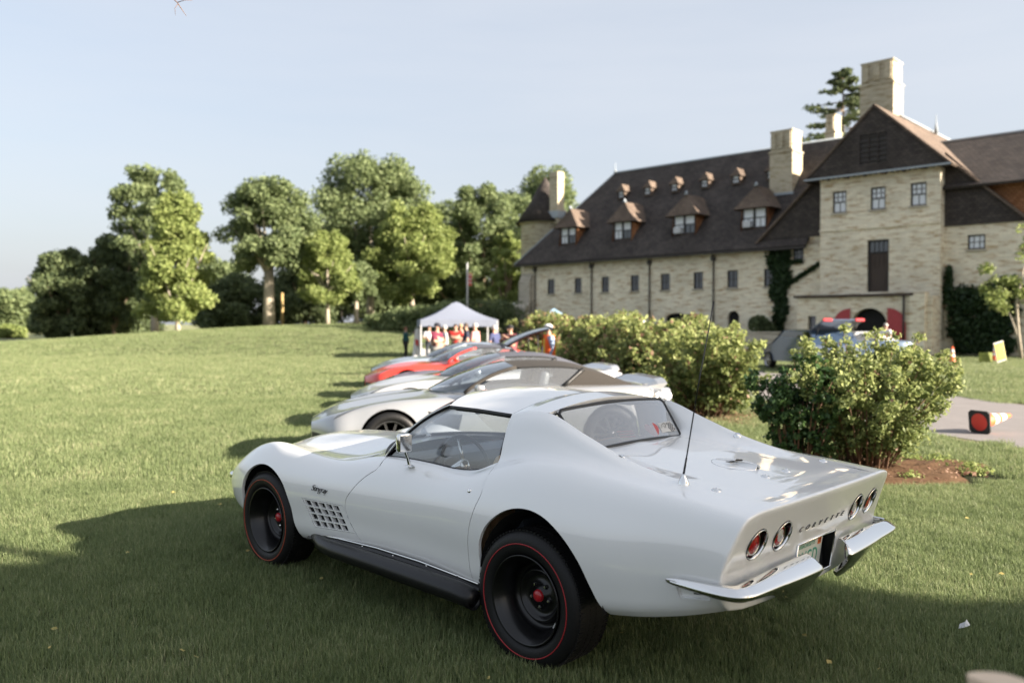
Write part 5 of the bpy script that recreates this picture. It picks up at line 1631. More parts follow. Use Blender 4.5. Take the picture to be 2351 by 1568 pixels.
# dormers: big ones low on the slope, small ones above
def dormer(x0, x1, z0, z1, zap, yf, big=True, ac=False, blind=(1, 1)):
    w = x1 - x0; xm = (x0 + x1) / 2
    ym = lambda z: OH - (z - EAVE) / SL
    mb = MB(); b0 = z0 - (.28 if big else .1)
    # cheeks and apron
    for xx in (x0, x1):
        mb.add([(xx, yf, b0), (xx, yf, z1), (xx, ym(z1) - .3, z1), (xx, ym(b0) - .05, b0)], [(0, 1, 2, 3)])
    mb.add([(x0, yf, b0), (x1, yf, b0), (x1, yf, z0), (x0, yf, z0)], [(0, 1, 2, 3)])
    for xx in ((x0, x0 + .06), (x1 - .06, x1)): mb.add([(xx[0], yf, z0), (xx[1], yf, z0), (xx[1], yf, z1), (xx[0], yf, z1)], [(0, 1, 2, 3)])
    d = local('dormer', mb, M['cedar'] if big else M['shingle_lit'])
    o = .42 if big else .14
    hip = .62 if big else .30
    yr = ym(zap)
    mb = MB()
    a, b = (x0 - o, yf + o, z1 - .06), (x1 + o, yf + o, z1 - .06)
    ap = (xm, yf - hip * .35, zap); rb = (xm, yr - .2, zap - .02)
    la, lb = (x0 - o, ym(z1) - .25, z1 - .06), (x1 + o, ym(z1) - .25, z1 - .06)
    slab(mb, [a, b, ap], .06); slab(mb, [a, ap, rb, la], .06); slab(mb, [b, lb, rb, ap], .06)
    mb.build('dormer_roof', M['shingle_lit'], d)
    if big: MB().tube([(xm, yf - hip * .35, zap - .05), (xm, yf - hip * .35, zap + .22)], [.16, .04], 6).build('finial', M['lead'], d)
    nw = 2 if big else 1
    for k in range(nw):
        xa = x0 + .06 + (w - .12) * k / nw; xb = x0 + .06 + (w - .12) * (k + 1) / nw
        window(xa, xb, z0, z1, yf - .02, 1, 1, sash=True, parent=d, upper=(1, 1), fw=.075 if big else .06, name='dormer_window')
        zm = (z0 + z1) / 2
        MB().box(((xa + xb) / 2, yf - .04, (zm + z1) / 2), (xb - xa - .1, .012, z1 - zm - .06)).build('pane', M['blind'], d)
        MB().box(((xa + xb) / 2, yf - .042, (zm + z0) / 2), (xb - xa - .1, .012, zm - z0 - .06)).build('pane', M['blind'] if blind[k % 2] else M['window_glass'], d)
    if ac:
        xa = x1 - .06 - (w - .12) / 4
        MB().box((xa, yf + .14, z0 + .26), (.56, .34, .42), bev=.02).box((xa, yf + .315, z0 + .26), (.44, .01, .26)).build('air_conditioner', M['white_metal'], d)
for (xa, xb, ac, bl) in ((28.5, 30.15, False, (0, 1)), (23.25, 24.95, False, (0, 1)), (17.9, 19.75, True, (0, 1)), (12.65, 14.45, True, (1, 1))):
    dormer(xa, xb, 8.0, 9.32, 10.8, -.75, True, ac, bl)
for xm in (26.55, 24.05, 21.65, 19.1, 16.6, 14.0):
    dormer(xm - .32, xm + .32, 11.62, 12.2, 12.75, OH - (11.5 - EAVE) / SL + .12, False)

# cross gable with its brick bay
GX, GZ = 5.2, 14.05
sl2 = (14.05 - 7.1) / 7.42
mb = MB()
wall_sheet(mb, [(1.8, -.5), (-9, -.5), (-9, 7.1), (1.8, 7.1)], [rect(-.2, .65, 5.75, 6.53)], 0)
local('wall', mb, M['stone'])
window(-.2, .65, 5.75, 6.53, -.10, 3, 2, sash=False, glass='blind')
MB().box((5.15, -3.2, 3.2), (6.6, 6.0, 7.4)).build('core', M['dark_void'], bld)
# bay
mb = MB()
tw = [(7.73, 6.92), (5.53, 4.7), (3.35, 2.52)]
bh = [rect(b, a, 8.26, 9.53) for a, b in tw] + [rect(4.49, 5.7, 3.56, 6.54)]
wall_sheet(mb, [(8.48, -.5), (1.8, -.5), (1.8, 10.55), (8.48, 10.55)], bh, .8, .3)
for xx in (1.8, 8.48): mb.add([(xx, .8, -.5), (xx, -2.2, -.5), (xx, -2.2, 10.55), (xx, .8, 10.55)], [(0, 1, 2, 3)])
bay = local('bay_wall', mb, M['stone'])
mb = MB().box((5.14, .82, 7.25), (6.76, .10, .10)); mb.build('string_course', M['stone'], bay)
for a, b in tw: window(b, a, 8.26, 9.53, .68, 3, 2, upper=(3, 2), glass='blind')
for k in range(22):
    x = 2.0 + k * .305
    MB().box((x, .86, 10.28), (.14, .12, .2)).build('corbel', M['stone'], bay)
# loading door with a glazed head
mb = MB()
for a, b, c, d in ((4.49, 4.60, 3.56, 6.54), (5.59, 5.70, 3.56, 6.54), (4.60, 5.59, 5.78, 5.88), (4.60, 5.59, 6.44, 6.54)): mb.box(((a + b) / 2, .62, (c + d) / 2), (b - a, .1, d - c))
dr_ = local('loading_door', mb, M['frame_dark'])
mb = MB().box((5.095, .585, 4.67), (.98, .05, 2.2)).box((5.095, .615, 4.2), (.7, .03, .8)); 
for i in range(1, 4): mb.box((4.60 + .247 * i, .62, 5.3), (.04, .03, .7))
mb.box((5.095, .62, 5.3), (.98, .03, .04)).build('door_leaf', M['timber'], dr_)
MB().box((5.095, .6, 6.16), (.98, .02, .55)).build('pane', M['window_glass'], dr_)
mb = MB()
for i in range(1, 4): mb.box((4.60 + .247 * i, .63, 6.16), (.035, .04, .55))
mb.build('glazing_bar', M['frame_dark'], dr_)
# shingle hung gable: upper triangle overhangs the bay, lower cheeks lie back
mb = MB()
yU = 1.25
vent = [rect(6.0 - .52 * (k + 1) + .05, 6.0 - .52 * k, 10.85, 12.5) for k in range(3)]
wall_sheet(mb, [(9.25, 10.32), (1.25, 10.32), (GX, GZ + .02)], vent, yU, .12)
mb.add([(9.25, yU, 10.32), (1.25, yU, 10.32), (1.25, .3, 10.24), (9.25, .3, 10.24)], [(0, 1, 2, 3)])
for sgn in (1, -1):
    xo = GX + sgn * 7.42; xi = 8.48 if sgn > 0 else 1.8
    zi = GZ - abs(xi - GX) * sl2
    mb.add([(xo, .12, 7.08), (xi, .12, 7.08), (xi, .12, zi + .3)], [(0, 1, 2)])
    mb.add([(xo, .12, 7.08), (xi, .12, 7.08), (xi, -.35, 7.02), (xo, -.35, 7.02)], [(0, 1, 2, 3)])
gable = local('gable', mb, M['shingle'])
for k in range(3):
    r_ = vent[k]; mb = MB(); x0, x1 = r_[0][0], r_[1][0]
    mb.box(((x0 + x1) / 2, yU - .11, 11.675), (x1 - x0, .02, 1.65))
    for j in range(6): mb.box(((x0 + x1) / 2, yU - .05, 11.0 + j * .275), (x1 - x0, .1, .05), M=None)
    mb.build('louvre_vent', M['iron'], gable)
for k in range(6):
    MB().box((2.6 + k * 1.06, 1.0, 10.26), (.16, .5, .12)).build('bracket', M['timber'], gable)
mb = MB().box((GX, yU + .06, 10.30), (8.1, .12, .10)); mb.build('gutter', M['lead'], gable)
mb = MB()
slab(mb, [(GX, yU + .10, GZ + .12), (GX, -13.5, GZ + .12), (GX + 7.75, -13.5, GZ + .12 - 7.75 * sl2), (GX + 7.75, .35, GZ + .12 - 7.75 * sl2), (GX + 4.15, .35, GZ + .12 - 4.15 * sl2), (GX + 4.15, yU + .10, GZ + .12 - 4.15 * sl2)], .12)
slab(mb, [(GX, yU + .10, GZ + .125), (GX - 4.15, yU + .10, GZ + .125 - 4.15 * sl2), (GX - 4.15, .35, GZ + .125 - 4.15 * sl2), (GX - 7.75, .35, GZ + .125 - 7.75 * sl2), (GX - 7.75, -13.5, GZ + .125 - 7.75 * sl2), (GX, -13.5, GZ + .125)], .12)
gr_ = local('cross_roof', mb, M['shingle_lit'])
MB().tube([(GX, -2.9, GZ + .2), (GX, -13.4, GZ + .2)], .08, 6).build('ridge_cap', M['lead'], gr_)
MB().tube([(GX - .3, -8.5, GZ), (GX - .3, -8.5, GZ + .7), (GX - .3, -8.5, GZ + 1.25)], [.16, .04, .012], 8).build('finial', M['lead'], gr_)

# chimneys
def chimney(x0, x1, y0, y1, z0, z1, cap=True):
    mb = MB(); xm, ym_ = (x0 + x1) / 2, (y0 + y1) / 2; w, d = x1 - x0, y1 - y0
    zc = z1 - (z1 - z0) * .30
    mb.box((xm, ym_, (z0 + zc) / 2), (w, d, zc - z0)).box((xm, ym_, zc + .06), (w + .12, d + .12, .12)).box((xm, ym_, (zc + .12 + z1) / 2), (w * .94, d * .94, z1 - zc - .12)).box((xm, ym_, z1 + .05), (w * .99, d * .99, .10))
    nf = max(2, int(w / .5))
    for k in range(nf): mb.box((x0 + w * (k + .5) / nf, y1 + .02, (zc + .2 + z1) / 2), (w / nf * .55, .08, z1 - zc - .3))
    c = local('chimney', mb, M['chimney_stone'])
    MB().box((xm, ym_ + .06, z0 + .45), (w + .22, d + .16, .16)).build('flashing', M['lead'], c)
    return c
chimney(12.0, 13.6, -4.4, -2.9, 9.9, 14.5)
chimney(5.3, 7.28, -3.6, -2.0, 13.0, 17.45)
chimney(11.75, 12.45, -10.2, -9.0, 12.5, 16.5)

# round tower at the far end
mb = MB()
TX, TY, TR = 35.7, -5.2, 2.1
mb.lathe([(TR, -.5), (TR, 10.4), (TR + .15, 10.45), (TR + .15, 10.62)], 36, M=Matrix.Translation((TX, TY, 0)), smooth=True)
tower = local('round_tower', mb, M['stone'])
MB().lathe([(TR + .1, 10.55), (TR + .5, 10.42), (TR * .66, 12.2), (TR * .28, 13.7), (.0, 14.6)], 36, M=Matrix.Translation((TX, TY, 0))).build('conical_roof', M['shingle'], tower)
MB().box((TX - 2.0, TY + .75, 12.4), (.9, .85, 4.4)).box((TX - 2.0, TY + .75, 14.2), (1.0, .95, .12)).build('chimney', M['chimney_stone'], tower)
MB().box((TX - 2.0, TY + .8, 11.0), (1.1, 1.0, .6)).build('flashing', M['lead'], tower)

# porch in front of the bay
mb = MB()
pa = arch_(3.95, 5.9, -.3, 2.62, .95, 16)
wall_sheet(mb, [(9.1, -.5), (2.75, -.5), (2.75, 3.25), (9.1, 3.25)], [pa, rect(7.95, 8.45, 1.1, 2.2)], 2.5, .4)
for xx in (9.1, 2.75): mb.add([(xx, 2.5, -.5), (xx, .803, -.5), (xx, .803, 3.25), (xx, 2.5, 3.25)], [(0, 1, 2, 3)])
mb.box((2.35, 2.3, 1.45), (.75, .7, 3.95)); mb.box((1.85, 1.7, 1.4), (.3, 1.2, 3.7))
porch = local('porch', mb, M['stone'])
MB().box((5.9, 1.75, 3.33), (6.7, 1.85, .14)).build('porch_roof', M['timber'], porch)
mb = MB(); mb.add([(x, 2.08, z) for x, z in pa], [tuple(range(len(pa)))]); mb.build('doorway', M['dark_void'], porch)
MB().box((8.2, 2.2, 1.65), (.5, .05, 1.1)).build('window', M['window_glass'], porch)
for sgn, xc in ((1, 6.42), (-1, 3.42)):
    inner = xc - sgn * .48; outer = xc + sgn * .48
    curve = [(inner + (outer - inner) * i / 8, 1.68 + .92 * (1 - ((8 - i) / 8) ** 2) ** .5) for i in range(9)]
    # the leaf is swung back against the wall, its curved head away from the opening
    curve = [(outer + (inner - outer) * i / 8, z) for i, (_, z) in enumerate(curve)]
    poly = [(inner, -.2), (outer, -.2)] + curve
    mb = MB(); k = len(poly)
    mb.add([(x, 2.62, z) for x, z in poly] + [(x, 2.55, z) for x, z in poly], [tuple(range(k)), tuple(range(k, 2 * k))[::-1]] + [(i, (i + 1) % k, (i + 1) % k + k, i + k) for i in range(k)])
    mb.build('red_door', M['red_paint'], porch)
MB().tube([(3.05, 2.62, .1), (3.05, 2.62, 3.25)], .06, 8).build('drainpipe', M['iron'], porch)

# ivy on the walls
def ivy(label, boxes, n, seed, stems):
    root = bpy.data.objects.new('ivy', None); col.objects.link(root); root.matrix_world = BM
    tag(root, label, 'ivy', 'ivy on the building front')
    mb = MB()
    for s_ in stems: mb.tube(s_, [.05] * (len(s_) - 1) + [.015], 5)
    mb.build('stem', M['twig'], root)
    leaf_cloud('foliage', M['leaf_ivy'], boxes, n, .26, root, seed, shell=.1)
cl = [(11.35 + .12 * math.sin(k), .12, 1.2 + k * .32, .42 + .03 * k, .16, .3, .5 + .05 * k) for k in range(17)]
cl += [(10.9 - .16 * k, .10, 4.2 + .09 * k, .14, .08, .12, .12) for k in range(14)] + [(10.6 - .2 * k, .10, 5.6, .14, .08, .12, .1) for k in range(4)]
ivy('dark ivy column climbing the wall left of the brick bay', cl, 5200, 61, [[(11.4, .06, 0), (11.3, .06, 3), (11.2, .06, 6)], [(11.2, .06, 4), (9, .06, 5.3)]])
rr_ = random.Random(9)
cl = [(1.35 - rr_.uniform(0, 1) ** 1.0 * 2.8, .25, .5 + rr_.uniform(0, 1) * (3.4 - abs(rr_.uniform(0, 1)) * .8), .6, .3, .5, 1) for _ in range(46)]
cl += [(1.5, .3, 3.0 + .33 * k, .34 - .03 * k, .2, .3, .4) for k in range(6)] + [(-1.3 - .25 * k, .3, 3.1 + .1 * k, .35, .22, .3, .5) for k in range(7)]
ivy('wide dark ivy mass covering the wall right of the porch', cl, 9500, 62, [[(1.2, .06, 0), (1.4, .06, 3), (1.6, .06, 4.6)], [(-.4, .06, 0), (-1.2, .06, 3.2)]])
# a dark round shrub below the ivy column
def shrub(label, x, y, h, w, mat, seed, n, leaf, name='shrub', group=None, z=None, d=None, bloom=0, upright=.0, twigs=22, tone=None, nb=16, core=1.0, spray=.0):
    r = random.Random(seed)
    root = empty(name, (x, y, gz(x, y) if z is None else z)); tag(root, label, 'shrub', group)
    cl = []; mb = MB()
    for k in range(nb):
        a = r.uniform(0, 2 * PI); q = r.uniform(0, 1) ** .5 * .62; t = r.uniform(.12, .93)
        wv = w * (math.sin(PI * (.22 + .62 * t)) ** .8)
        br = w * r.uniform(.22, .38) * core
        cl.append((math.cos(a) * q * wv, math.sin(a) * q * (d or w) / w * wv, h * t * .93, br, br * (d or w) / w, br * .8 * (h / w / 1.3) ** .5, br ** 2))
    for k in range(twigs):
        a = r.uniform(0, 2 * PI); q = r.uniform(.3, 1.0); t = r.uniform(.55, 1.08)
        e_ = Vector((math.cos(a) * q * w, math.sin(a) * q * (d or w), h * t * (1 - .22 * q)))
        b0 = Vector((math.cos(a) * w * r.uniform(.04, .30), math.sin(a) * w * r.uniform(.04, .30), -.05))
        m_ = b0.lerp(e_, .5) + Vector((0, 0, h * r.uniform(.06, .16)))
        mb.tube([b0, m_, e_], [.013, .008, .003], 5)
        if spray > 0:
            for q_ in (.34, .55, .75, .9, 1.0):
                c_ = b0 * (1 - q_) ** 2 + m_ * 2 * q_ * (1 - q_) + e_ * q_ ** 2
                br = w * r.uniform(.06, .13) * spray
                cl.append((c_.x + r.uniform(-.04, .04), c_.y + r.uniform(-.04, .04), c_.z, br, br, br * .8, br ** 2 * 1.6))
        elif r.random() < .6 + upright:
            cl.append((e_.x, e_.y, e_.z, w * .11, w * .11, h * .09, (w * .12) ** 2))
    tag(mb.build('stem', M['twig'], root), kind='stuff')
    leaf_cloud('foliage', mat, cl, n, leaf, root, seed + 1, shell=.25, tone_fn=tone)
    if bloom: tag(leaf_cloud('bloom', M['dry_bloom'], cl, bloom, leaf * 1.1, root, seed + 2, shell=.8), kind='stuff')
    return root
p = BM @ Vector((12.0, 1.3, 0))
shrub('dark rounded shrub at the foot of the ivy column', p.x, p.y, 2.2, 1.25, M['leaf_dark'], 63, 4500, .2)
# low stone wall left of the porch
lw = bpy.data.objects.new('garden_wall', None); col.objects.link(lw); lw.matrix_world = BM
tag(lw, 'low grey stone wall in front of the dark round shrub', 'wall')
MB().box((11.3, 4.2, .55), (4.6, .45, 1.3)).build('wall', M['stone_grey'], lw)
MB().box((11.3, 4.2, 1.24), (4.75, .56, .1)).build('coping', M['stone_grey'], lw)
# ------------------------------------------------------------------ shrubs in the bed between lawn and driveway
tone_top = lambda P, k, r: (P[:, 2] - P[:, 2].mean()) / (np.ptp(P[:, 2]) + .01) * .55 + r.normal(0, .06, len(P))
G_SH = 'shrubs in the bed along the driveway'
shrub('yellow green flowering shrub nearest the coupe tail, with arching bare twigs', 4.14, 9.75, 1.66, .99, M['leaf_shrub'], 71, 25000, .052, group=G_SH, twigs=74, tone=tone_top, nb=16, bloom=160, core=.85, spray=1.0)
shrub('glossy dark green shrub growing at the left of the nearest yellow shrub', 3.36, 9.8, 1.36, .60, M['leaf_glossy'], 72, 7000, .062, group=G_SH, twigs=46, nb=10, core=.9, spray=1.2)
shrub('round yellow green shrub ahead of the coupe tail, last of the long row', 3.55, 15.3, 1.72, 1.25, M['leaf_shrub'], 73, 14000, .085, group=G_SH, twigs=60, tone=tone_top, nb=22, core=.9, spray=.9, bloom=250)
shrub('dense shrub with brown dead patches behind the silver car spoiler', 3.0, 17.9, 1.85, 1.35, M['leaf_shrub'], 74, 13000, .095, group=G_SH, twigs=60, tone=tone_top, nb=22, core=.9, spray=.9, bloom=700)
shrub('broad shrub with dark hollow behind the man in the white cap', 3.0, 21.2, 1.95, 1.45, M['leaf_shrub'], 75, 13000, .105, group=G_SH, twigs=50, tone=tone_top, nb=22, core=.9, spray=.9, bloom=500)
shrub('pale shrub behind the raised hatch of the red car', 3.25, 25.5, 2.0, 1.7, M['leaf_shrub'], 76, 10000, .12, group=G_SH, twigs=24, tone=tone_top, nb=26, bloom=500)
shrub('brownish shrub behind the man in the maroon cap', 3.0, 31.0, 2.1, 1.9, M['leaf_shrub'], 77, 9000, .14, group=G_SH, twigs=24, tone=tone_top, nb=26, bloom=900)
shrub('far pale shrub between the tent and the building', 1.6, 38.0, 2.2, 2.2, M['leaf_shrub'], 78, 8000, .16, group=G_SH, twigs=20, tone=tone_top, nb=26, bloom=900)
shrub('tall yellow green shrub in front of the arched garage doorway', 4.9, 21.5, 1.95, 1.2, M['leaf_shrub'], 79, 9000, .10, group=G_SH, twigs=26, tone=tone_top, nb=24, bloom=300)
# weeds straggling over the soil bed
rr_ = random.Random(31)
wd = leaf_cloud('weeds', M['leaf_light'], [(4.3 + math.cos(a) * rr_.uniform(.6, 1.35), 9.75 + math.sin(a) * rr_.uniform(.5, 1.05), .05, .16, .16, .07, 1) for a in [rr_.uniform(0, 6.28) for _ in range(26)]], 1500, .045, None, 32, shell=.1)
tag(wd, kind='stuff')
lt = leaf_cloud('leaf_litter', M['dry_bloom'], [(4.3, 9.75, .045, 1.2, .95, .03, 1), (3.75, 15.3, .03, 1.0, 1.3, .03, 1)], 1500, .05, None, 33, shell=.0)
tag(lt, kind='stuff')
# slender tree in front of the right wing, branches reaching into the picture
pt = at(2345, 800, 40)
tr_ = empty('young_tree', (pt.x, pt.y, .1)); tag(tr_, 'slender young tree with pale twin stems by the right wing wall', 'tree')
MB().tube([(0, 0, 0), (-.15, 0, 1.2), (-.25, 0, 2.6), (.1, 0, 4.4)], [.10, .08, .06, .03], 8).build('trunk', M['bark_pale'], tr_)
MB().tube([(.05, 0, 0), (-.3, 0, 1.4), (-.55, .1, 2.2)], [.06, .05, .03], 7).build('side_stem', M['bark_pale'], tr_)
rr_ = random.Random(12)
leaf_cloud('crown', M['leaf_light'], [(rr_.uniform(-1.6, .8), rr_.uniform(-.6, .6), rr_.uniform(2.3, 4.4), .42, .42, .34, 1) for _ in range(16)] + [(rr_.uniform(-.2, .6), 0, rr_.uniform(4.2, 6.6), .3, .3, .34, .5) for _ in range(8)], 1500, .16, tr_, 13, shell=.2)

# ------------------------------------------------------------------ the other cars in the row
def wheel_simple(root, x, yc, sd, rad, w, rim_mat, spokes=10):
    e_ = empty('wheel', (x, sd * yc, rad), parent=root); e_.rotation_euler = (R(-90) if sd > 0 else R(90), 0, 0)
    h = w / 2
    MB().lathe([(rad * .70, -h), (rad * .95, -h), (rad, -h + .03), (rad, h - .03), (rad * .95, h), (rad * .72, h + .008), (rad * .70, h - .01)], 40).build('tyre', M['rubber'], e_)
    mb = MB().lathe([(rad * .71, h), (rad * .67, h + .004), (rad * .63, h - .05), (rad * .60, -h)], 40).lathe([(0, h - .012), (.05, h - .015), (.06, h - .04), (0, h - .05)], 20)
    for k in range(spokes):
        a = 2 * PI * k / spokes
        mb.box((rad * .35, 0, h - .03), (rad * .62, .028, .022), M=Matrix.Rotation(a, 4, 'Z'))
    mb.build('rim', rim_mat, e_)
    MB().lathe([(0, -.02), (rad * .5, -.02), (rad * .5, -.04)], 28).build('brake_disc', M['dark_chrome'], e_)

def sports_car(label, x, y, rz, paint, top_mat, kind='soft', spoiler=True, hatch=False, seed=0, ws=1.0, hs=1.0, rim='rim_dark', group='sports cars parked in a row on the lawn', name='sports_car', ground_z=0.0):
    root = empty(name, (x, y, ground_z), rz); tag(root, label, 'car', group)
    A0 = [(2.28, .35, .22), (2.1, .70, .18), (1.7, .86, .17), (1.355, .90, .17), (0, .88, .19), (-1.355, .90, .19), (-1.9, .84, .25), (-2.2, .72, .34)]
    A1 = [(2.28, .40, .36), (2.1, .76, .36), (1.7, .90, .37), (1.355, .935, .38), (.6, .90, .38), (0, .885, .38), (-.6, .91, .4), (-1.355, .945, .42), (-1.9, .90, .46), (-2.2, .80, .5)]
    A2 = [(2.28, .38, .46), (2.1, .74, .50), (1.7, .89, .55), (1.355, .93, .60), (.6, .90, .60), (0, .885, .60), (-.6, .92, .64), (-1.355, .945, .66), (-1.9, .90, .68), (-2.2, .80, .70)]
    A3 = [(2.28, .35, .50), (2.1, .68, .585), (1.7, .80, .72), (1.355, .83, .785), (.6, .83, .81), (0, .82, .84), (-.6, .84, .88), (-1.355, .86, .915), (-1.9, .82, .91), (-2.2, .74, .88)]
    A4 = [(2.28, .25, .52), (2.1, .5, .61), (1.7, .60, .70), (1.355, .60, .755), (.6, .66, .84), (0, .68, .90), (-.6, .70, .93), (-1.355, .68, .94), (-1.9, .65, .93), (-2.2, .6, .90)]
    A5 = [(2.28, 0, .53), (2.1, 0, .64), (1.7, 0, .745), (1.355, 0, .80), (.6, 0, .87), (0, 0, .92), (-.6, 0, .94), (-1.355, 0, .95), (-1.9, 0, .945), (-2.2, 0, .91)]
    sc = lambda L: [(a, b * ws, c * hs) for a, b, c in L]
    lf = Loft([sc(L) for L in (A0, A1, A2, A3, A4, A5)], np.linspace(2.28, -2.2, 84), smooth_u=2, smooth_v=2, seg=5)
    V3 = 15
    fa_ = lf.uv_of([(1.355 + .365 * math.cos(t), .345 + .365 * math.sin(t)) for t in np.linspace(-.7, PI + .7, 26)], V3)
    ra_ = lf.uv_of([(-1.355 + .375 * math.cos(t), .35 + .375 * math.sin(t)) for t in np.linspace(-.7, PI + .7, 26)], V3)
    pcs = cut_skin(lf, (0, lf.N - 1), (0, lf.Mv - 1), [fa_, ra_], {'-a': np.vstack([[(fa_[0][0], -30)], fa_, [(fa_[-1][0], -30)]]), '-b': np.vstack([[(ra_[0][0], -30)], ra_, [(ra_[-1][0], -30)]])})
    uv, tr = pcs['rest']
    prt = [skin_mesh(lf, uv, tr, lip=.02, side=s_, lips_filter=lambda a, b, p, q: max(p[1], q[1]) < V3) for s_ in (1, -1)]
    # tail and nose caps
    for end in (0, -1):
        rg = lf.G[end]; ringp = [tuple(p) for p in rg] + [(p[0], -p[1], p[2]) for p in rg[::-1][1:]]
        f = tuple(range(len(ringp))); nrm = (1, 0, 0) if end == 0 else (-1, 0, 0)
        prt.append((np.array(ringp), [f if end == -1 else f[::-1]], np.array([nrm] * len(ringp))))
    bv_, bf_, bn_ = join_skins(prt)
    P_ = np.array(bv_)
    mi_ = []
    for f in bf_:
        c = P_[list(f)].mean(axis=0)
        mi_.append(1 if (abs(c[1]) < .64 * ws and -1.5 < c[0] < .42 and c[2] > .80 * hs) else 0)
    me = mesh_from(bv_, bf_, bn_, matidx=mi_)
    link('body', me, [paint, M['dash_black']], root)
    # glasshouse
    xs_b = np.linspace(.45, -1.72, 25)
    belt = lambda s_: Vector((.45 - 2.17 * s_, (.695 - .02 * s_) * ws, float(np.interp(s_, [0, .2, .55, 1], [.865, .905, .93, .935])) * hs))
    ex = [-.22, -.6, -1.0, -1.35, -1.72]
    ez = [1.165, 1.178, 1.155, 1.07, .95] if kind != 'coupe' else [1.165, 1.175, 1.15, 1.085, .985]
    cz = [1.222, 1.235, 1.21, 1.115, .965] if kind != 'coupe' else [1.222, 1.235, 1.215, 1.135, 1.0]
    ey = [.56, .58, .58, .59, .62]
    def edge(s_):
        X = -.22 - 1.5 * s_; return Vector((X, float(catmull([-v for v in ex], ey, [-X])[0]) * ws, float(catmull([-v for v in ex], ez, [-X])[0]) * hs))
    def cen(s_):
        X = -.16 - 1.58 * s_; return Vector((X, 0, float(catmull([-v for v in ex], cz, [-X])[0]) * hs))
    N_ = 26
    # windscreen
    def scr(r, t):
        b = Vector((.82 - .37 * abs(r) ** 2, r * .695 * ws, (.875 - .01 * r * r) * hs))
        e0, c0 = edge(0), cen(0)
        tp = Vector((c0.x + (e0.x - c0.x) * r * r, r * e0.y, c0.z + (e0.z - c0.z) * r * r))
        return b.lerp(tp, t) + Vector((.02, 0, .04)) * 4 * t * (1 - t)
    vs = [scr(-1 + 2 * i / 20, j / 8) for i in range(21) for j in range(9)]
    link('windscreen', mesh_from(vs, [(i * 9 + j, i * 9 + 9 + j, i * 9 + 10 + j, i * 9 + j + 1) for i in range(20) for j in range(8)]), M['screen_glass'], root)
    for sd in (1, -1):
        MB().tube([scr(sd, t) + Vector((0, sd * .008, .004)) for t in np.linspace(0, 1, 8)], .024, 6).build('windscreen_post', paint if kind == 'coupe' else top_mat, root)
    vs = []; fs = []
    for i in range(N_ + 1):
        s_ = i / N_; e_, c_ = edge(s_), cen(s_)
        for j in range(13):
            r = -1 + j / 6
            vs.append((c_.x + (e_.x - c_.x) * r * r, r * e_.y, c_.z + (e_.z - c_.z) * abs(r) ** 2.2))
    last = 12 if hatch else N_
    for i in range(last):
        for j in range(12): fs.append((i * 13 + j, i * 13 + j + 1, (i + 1) * 13 + j + 1, (i + 1) * 13 + j))
    if kind == 'coupe' and not hatch:
        nroof = 12
        link('roof', mesh_from(vs, fs[:nroof * 12]), top_mat, root); link('rear_window', mesh_from(vs, fs[nroof * 12:]), M['tint_glass'], root)
    else: link('roof', mesh_from(vs, fs), top_mat, root)
    for sd in (1, -1):
        vs = []
        for i in range(N_ + 1):
            s_ = i / N_; a, b = belt(s_), edge(s_)
            for j in range(6):
                p = a.lerp(b, j / 5); p.y += .02 * math.sin(PI * j / 5); vs.append((p.x, sd * p.y, p.z))
        allf = [(i * 6 + j, i * 6 + j + 1, (i + 1) * 6 + j + 1, (i + 1) * 6 + j) for i in range(N_) for j in range(5)]
        cut = 15
        link('side_window', mesh_from(vs, allf[:cut * 5]), M['car_glass'], root)
        if not (hatch): link('quarter', mesh_from(vs, allf[cut * 5:]), top_mat if kind != 'coupe' else paint, root)
        else: link('quarter', mesh_from(vs, allf[cut * 5:]), paint, root)
        MB().tube([Vector((edge(i / N_).x, sd * (edge(i / N_).y + .004), edge(i / N_).z - .01)) for i in range(0, cut + 1)], .014, 5).tube([Vector((belt(cut / N_).lerp(edge(cut / N_), t).x, sd * (belt(cut / N_).lerp(edge(cut / N_), t).y + .012), belt(cut / N_).lerp(edge(cut / N_), t).z)) for t in np.linspace(0, 1, 5)], .03, 6).build('window_trim', M['black_trim'], root)
        # door mirror
        MB().box((.30, sd * .93 * ws, .93 * hs), (.11, .17, .11), bev=.04).tube([(.30, sd * .82 * ws, .88 * hs), (.30, sd * .90 * ws, .92 * hs)], .02, 6).build('door_mirror', paint, root)
        # lamp, front intake, fender slot, door handle shade
        g = lambda u, v, o: (lf.ev([(u, v)])[0][0] + lf.ev([(u, v)])[1][0] * o) * np.array([1, sd, 1])
        def patch_(nm, quad, mat, o=.004):
            a, b, c, d = quad; vs = []; K = 6
            for i in range(K + 1):
                for j in range(K + 1):
                    u0_ = a[0] + (b[0] - a[0]) * i / K; v0_ = a[1] + (b[1] - a[1]) * i / K
                    u1_ = d[0] + (c[0] - d[0]) * i / K; v1_ = d[1] + (c[1] - d[1]) * i / K
                    vs.append(g(u0_ + (u1_ - u0_) * j / K, v0_ + (v1_ - v0_) * j / K, o))
            link(nm, mesh_from(vs, [(i * (K + 1) + j, (i + 1) * (K + 1) + j, (i + 1) * (K + 1) + j + 1, i * (K + 1) + j + 1) for i in range(K) for j in range(K)]), mat, root)
        ux = lambda X: (2.28 - X) / 4.48 * 83
        patch_('headlamp', [(ux(2.02), 13.2), (ux(1.62), 16.2), (ux(1.55), 17.6), (ux(1.95), 15.2)], M['lamp_glass'])
        patch_('front_intake', [(ux(2.27), 1.5), (ux(2.02), 2.5), (ux(2.06), 6.0), (ux(2.27), 7.5)], M['black_trim'])
        patch_('fender_vent', [(ux(.80), 6.5), (ux(.55), 6.2), (ux(.50), 10.5), (ux(.92), 11.5)], M['black_trim'])
